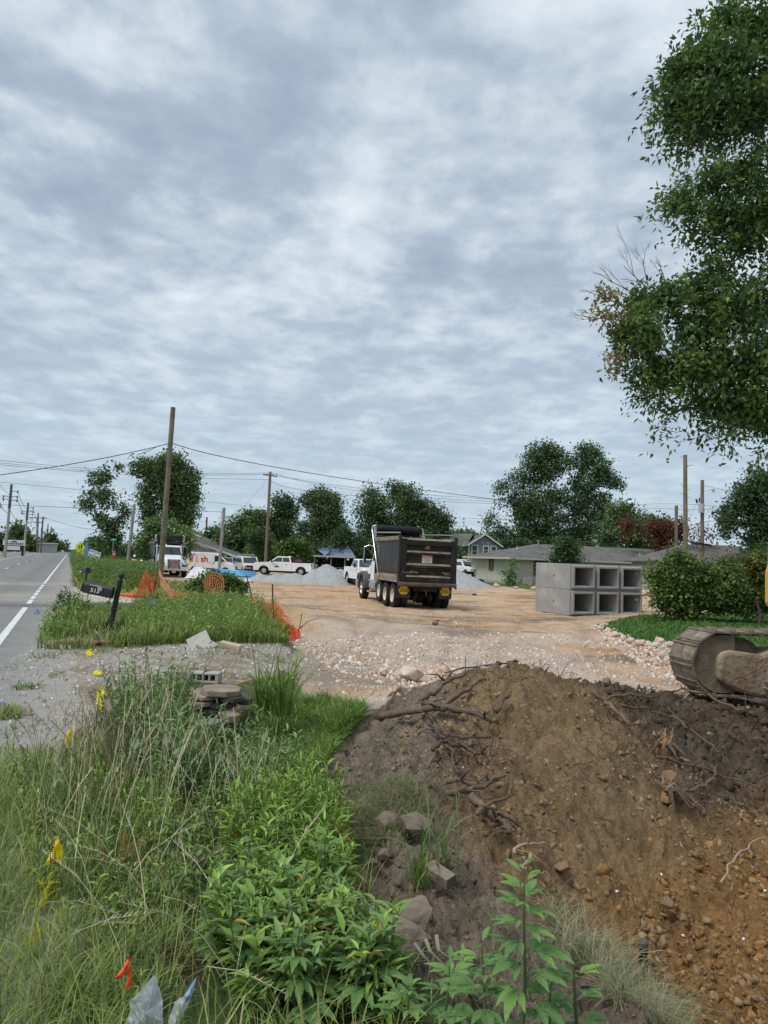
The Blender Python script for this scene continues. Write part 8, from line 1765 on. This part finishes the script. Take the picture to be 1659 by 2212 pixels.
def ragweed(loc, ht, label, nl=9, scale=1.0, lean=(0, 0), kind=1, seed=0, group=None, bright=0):
    r = random.Random(seed); e = empty('leafy_weed', loc, r.uniform(0, 6.28), label, 'weed', group)
    top = Vector((lean[0], lean[1], 1))*ht; stem = [Vector((0, 0, -.05)), top*.35+Vector((r.uniform(-.02, .02), 0, 0)), top*.7, top]
    MB().tube(stem, [.008*scale, .007*scale, .005*scale, .002], 6).build('stem', m_stem, e)
    for i in range(nl):
        t = .25+.75*(i/(nl-1))**.85; c = top*t
        for s in (0, 1):
            az = i*1.57+s*math.pi+r.uniform(-.3, .3); el = .15+.9*t*t*.8+r.uniform(-.2, .2); sc_ = scale*(1.25-.75*t)*r.uniform(.8, 1.15)
            if t > .93: sc_ *= .8
            me = LM[min(3, r.randint(0, 2)+(1 if t > .8 else 0)+bright)][kind if t < .9 else max(0, kind-1)]
            stalk = .05*scale*(1.1-t); p = c+Vector((-math.sin(az), math.cos(az), 0))*stalk+Vector((0, 0, stalk*.4))
            o = link('leaf', me, e, p, (el-.25, r.uniform(-.25, .25), az), (sc_,)*3)
            o.rotation_mode = 'XYZ'
    return e
def gz_(x, y): return Hs(x, y)
# the two tall plants rising in the lower right foreground
p = hit(1135, 2170); 
b1 = at(1128, 2240, 2.35); ragweed((b1[0], b1[1], b1[2]-.02), .53, 'tallest leafy weed rising in front of the brown slope at the bottom', 14, .9, (-.02, .0), 1, 1)
for i, (x, y, Y, h_, sc_, kd, lab) in enumerate([
    (1250,2250,2.4,.34,1.0,1,'leafy weed right of the tallest one, cut by the bottom border'),
    (1060,2245,2.4,.40,1.0,1,'leafy weed left of the tallest one'),
    (960,2240,2.5,.30,1.0,1,'drooping weed in front of the half buried broken slab'),
    (880,2235,2.5,.22,.9,1,'broad leaved weed below the broken slab, left'),
    (1180,2250,2.35,.32,.9,1,'small weed at the feet of the tallest one'),
    (1000,2160,2.8,.20,.7,1,'low weed with spread leaves behind the front row')]):
    b = at(x, y, Y); ragweed((b[0], b[1], min(b[2], Hs(b[0], b[1])+.0)), h_, lab, 7, sc_, (random.uniform(-.1, .1), 0), kd, 10+i)
for i, (x, y, h_, sc_, lab) in enumerate([
    (605,2060,.30,1.0,'large deeply lobed bright leafed weed in the lower middle'),(560,2140,.26,.9,'lobed leaf weed under the large bright one'),(690,2000,.34,1.0,'lobed weed near the middle of the verge, upper right'),
    (740,2120,.28,1.0,'lobed weed just left of the half buried broken slab'),(650,2200,.24,1.0,'lobed weed on the bottom border, centre left'),(540,1990,.30,.9,'lobed weed beside the smartweed clump'),
    (500,2070,.24,.9,'lobed weed right of the rust brown seed head'),(780,2200,.24,1.0,'lobed weed on the bottom border in front of the slab'),(820,2150,.22,.9,'small lobed weed touching the broken slab'),(600,1930,.34,.9,'upright lobed weed above the large bright one')]):
    b = hit(x, y); ragweed((b[0], b[1], b[2]), h_*1.15, lab, 7, sc_*1.05, (random.uniform(-.1, .1), 0), 2, 30+i, bright=1 if i < 3 else 0)
for i, (x, y, h_, sc_, lab) in enumerate([
    (375,1600,.62,1.3,'tall leafy weed standing in front of the gravel driveway, left of the headwall'),(330,1600,.42,1.0,'shorter leafy weed left of the tall driveway weed'),(530,1600,.18,.7,'leafy weed in the ditch before the headwall stones'),
    (400,1610,.22,.9,'bushy weed below the concrete block'),(565,1610,.22,.8,'leafy weed right of the fallen stone'),(400,1660,.42,1.2,'wide leafed weed in the grey green patch'),(560,1700,.36,1.2,'leafy weed at the right of the grey green patch'),
    (610,1760,.36,1.1,'leafy weed above the smartweed clump'),(700,1760,.30,1.0,'leafy weed near the foot of the spoil ridge'),(640,1660,.34,1.0,'leafy weed in the ditch grass')]):
    b = hit(x, y); ragweed((b[0], b[1], b[2]), h_, lab, 9, sc_, (random.uniform(-.12, .12), 0), 0 if i % 2 else 1, 60+i)
b = hit(265, 1560); e = ragweed((b[0], b[1], b[2]), .55, 'vine like weed with round dark leaves reaching up by the yellow paint', 7, .9, (-.1, 0), 0, 99)
# white smartweed flower spikes
for (x, y, Y, lab) in ((415,1395,0,0),):
    pass
mb = MB()
for (x, y, Y) in [(720,1790,4.7),(735,1800,4.7),(620,1830,4.3),(745,2085,3.0),(755,2090,3.0),(520,1690,6),(575,1850,4.2)]:
    p = sp(x, y, Y)
    for k in range(8): mb.lathe([(-.004, 0), (0, .004), (.004, 0)], (p.x+random.uniform(-.006, .006), p.y, p.z+k*.006), 'z', 5)
o = mb.build('flower_spikes', M('flower_white', (.62, .62, .55), .7, .1, 10), fix=False); o['kind'] = 'stuff'; tag(o, 'tiny white flower spikes among the narrow leaved weeds', 'flowers')
# thin bare stem with twigs at the lot edge
tag(MB().tube([sp(645,1365,16), sp(650,1340,16), sp(652,1325,16)], .008, 4).tube([sp(647,1358,16), sp(665,1342,16), sp(690,1335,16)], [.012, .009, .004], 5).build('twig', m_rootd), 'dry forked twig at the end of the orange net', 'twig')
# clay lumps and dark debris on the lot
for i, (x, y, w_, lab) in enumerate([(940,1350,16,'dark clod in the middle of the lot, nearest the mound'),(1025,1286,10,'dark clod right of the dump truck'),(945,1232+110,9,'small dark clod behind the nearest clod'),(945,1305,12,'dark lump left of the dump truck rear wheels')][:4]):
    boulder(x, y, w_, lab, mat=m_rootd, name='dirt_clod', cat='clod', hr=.5)
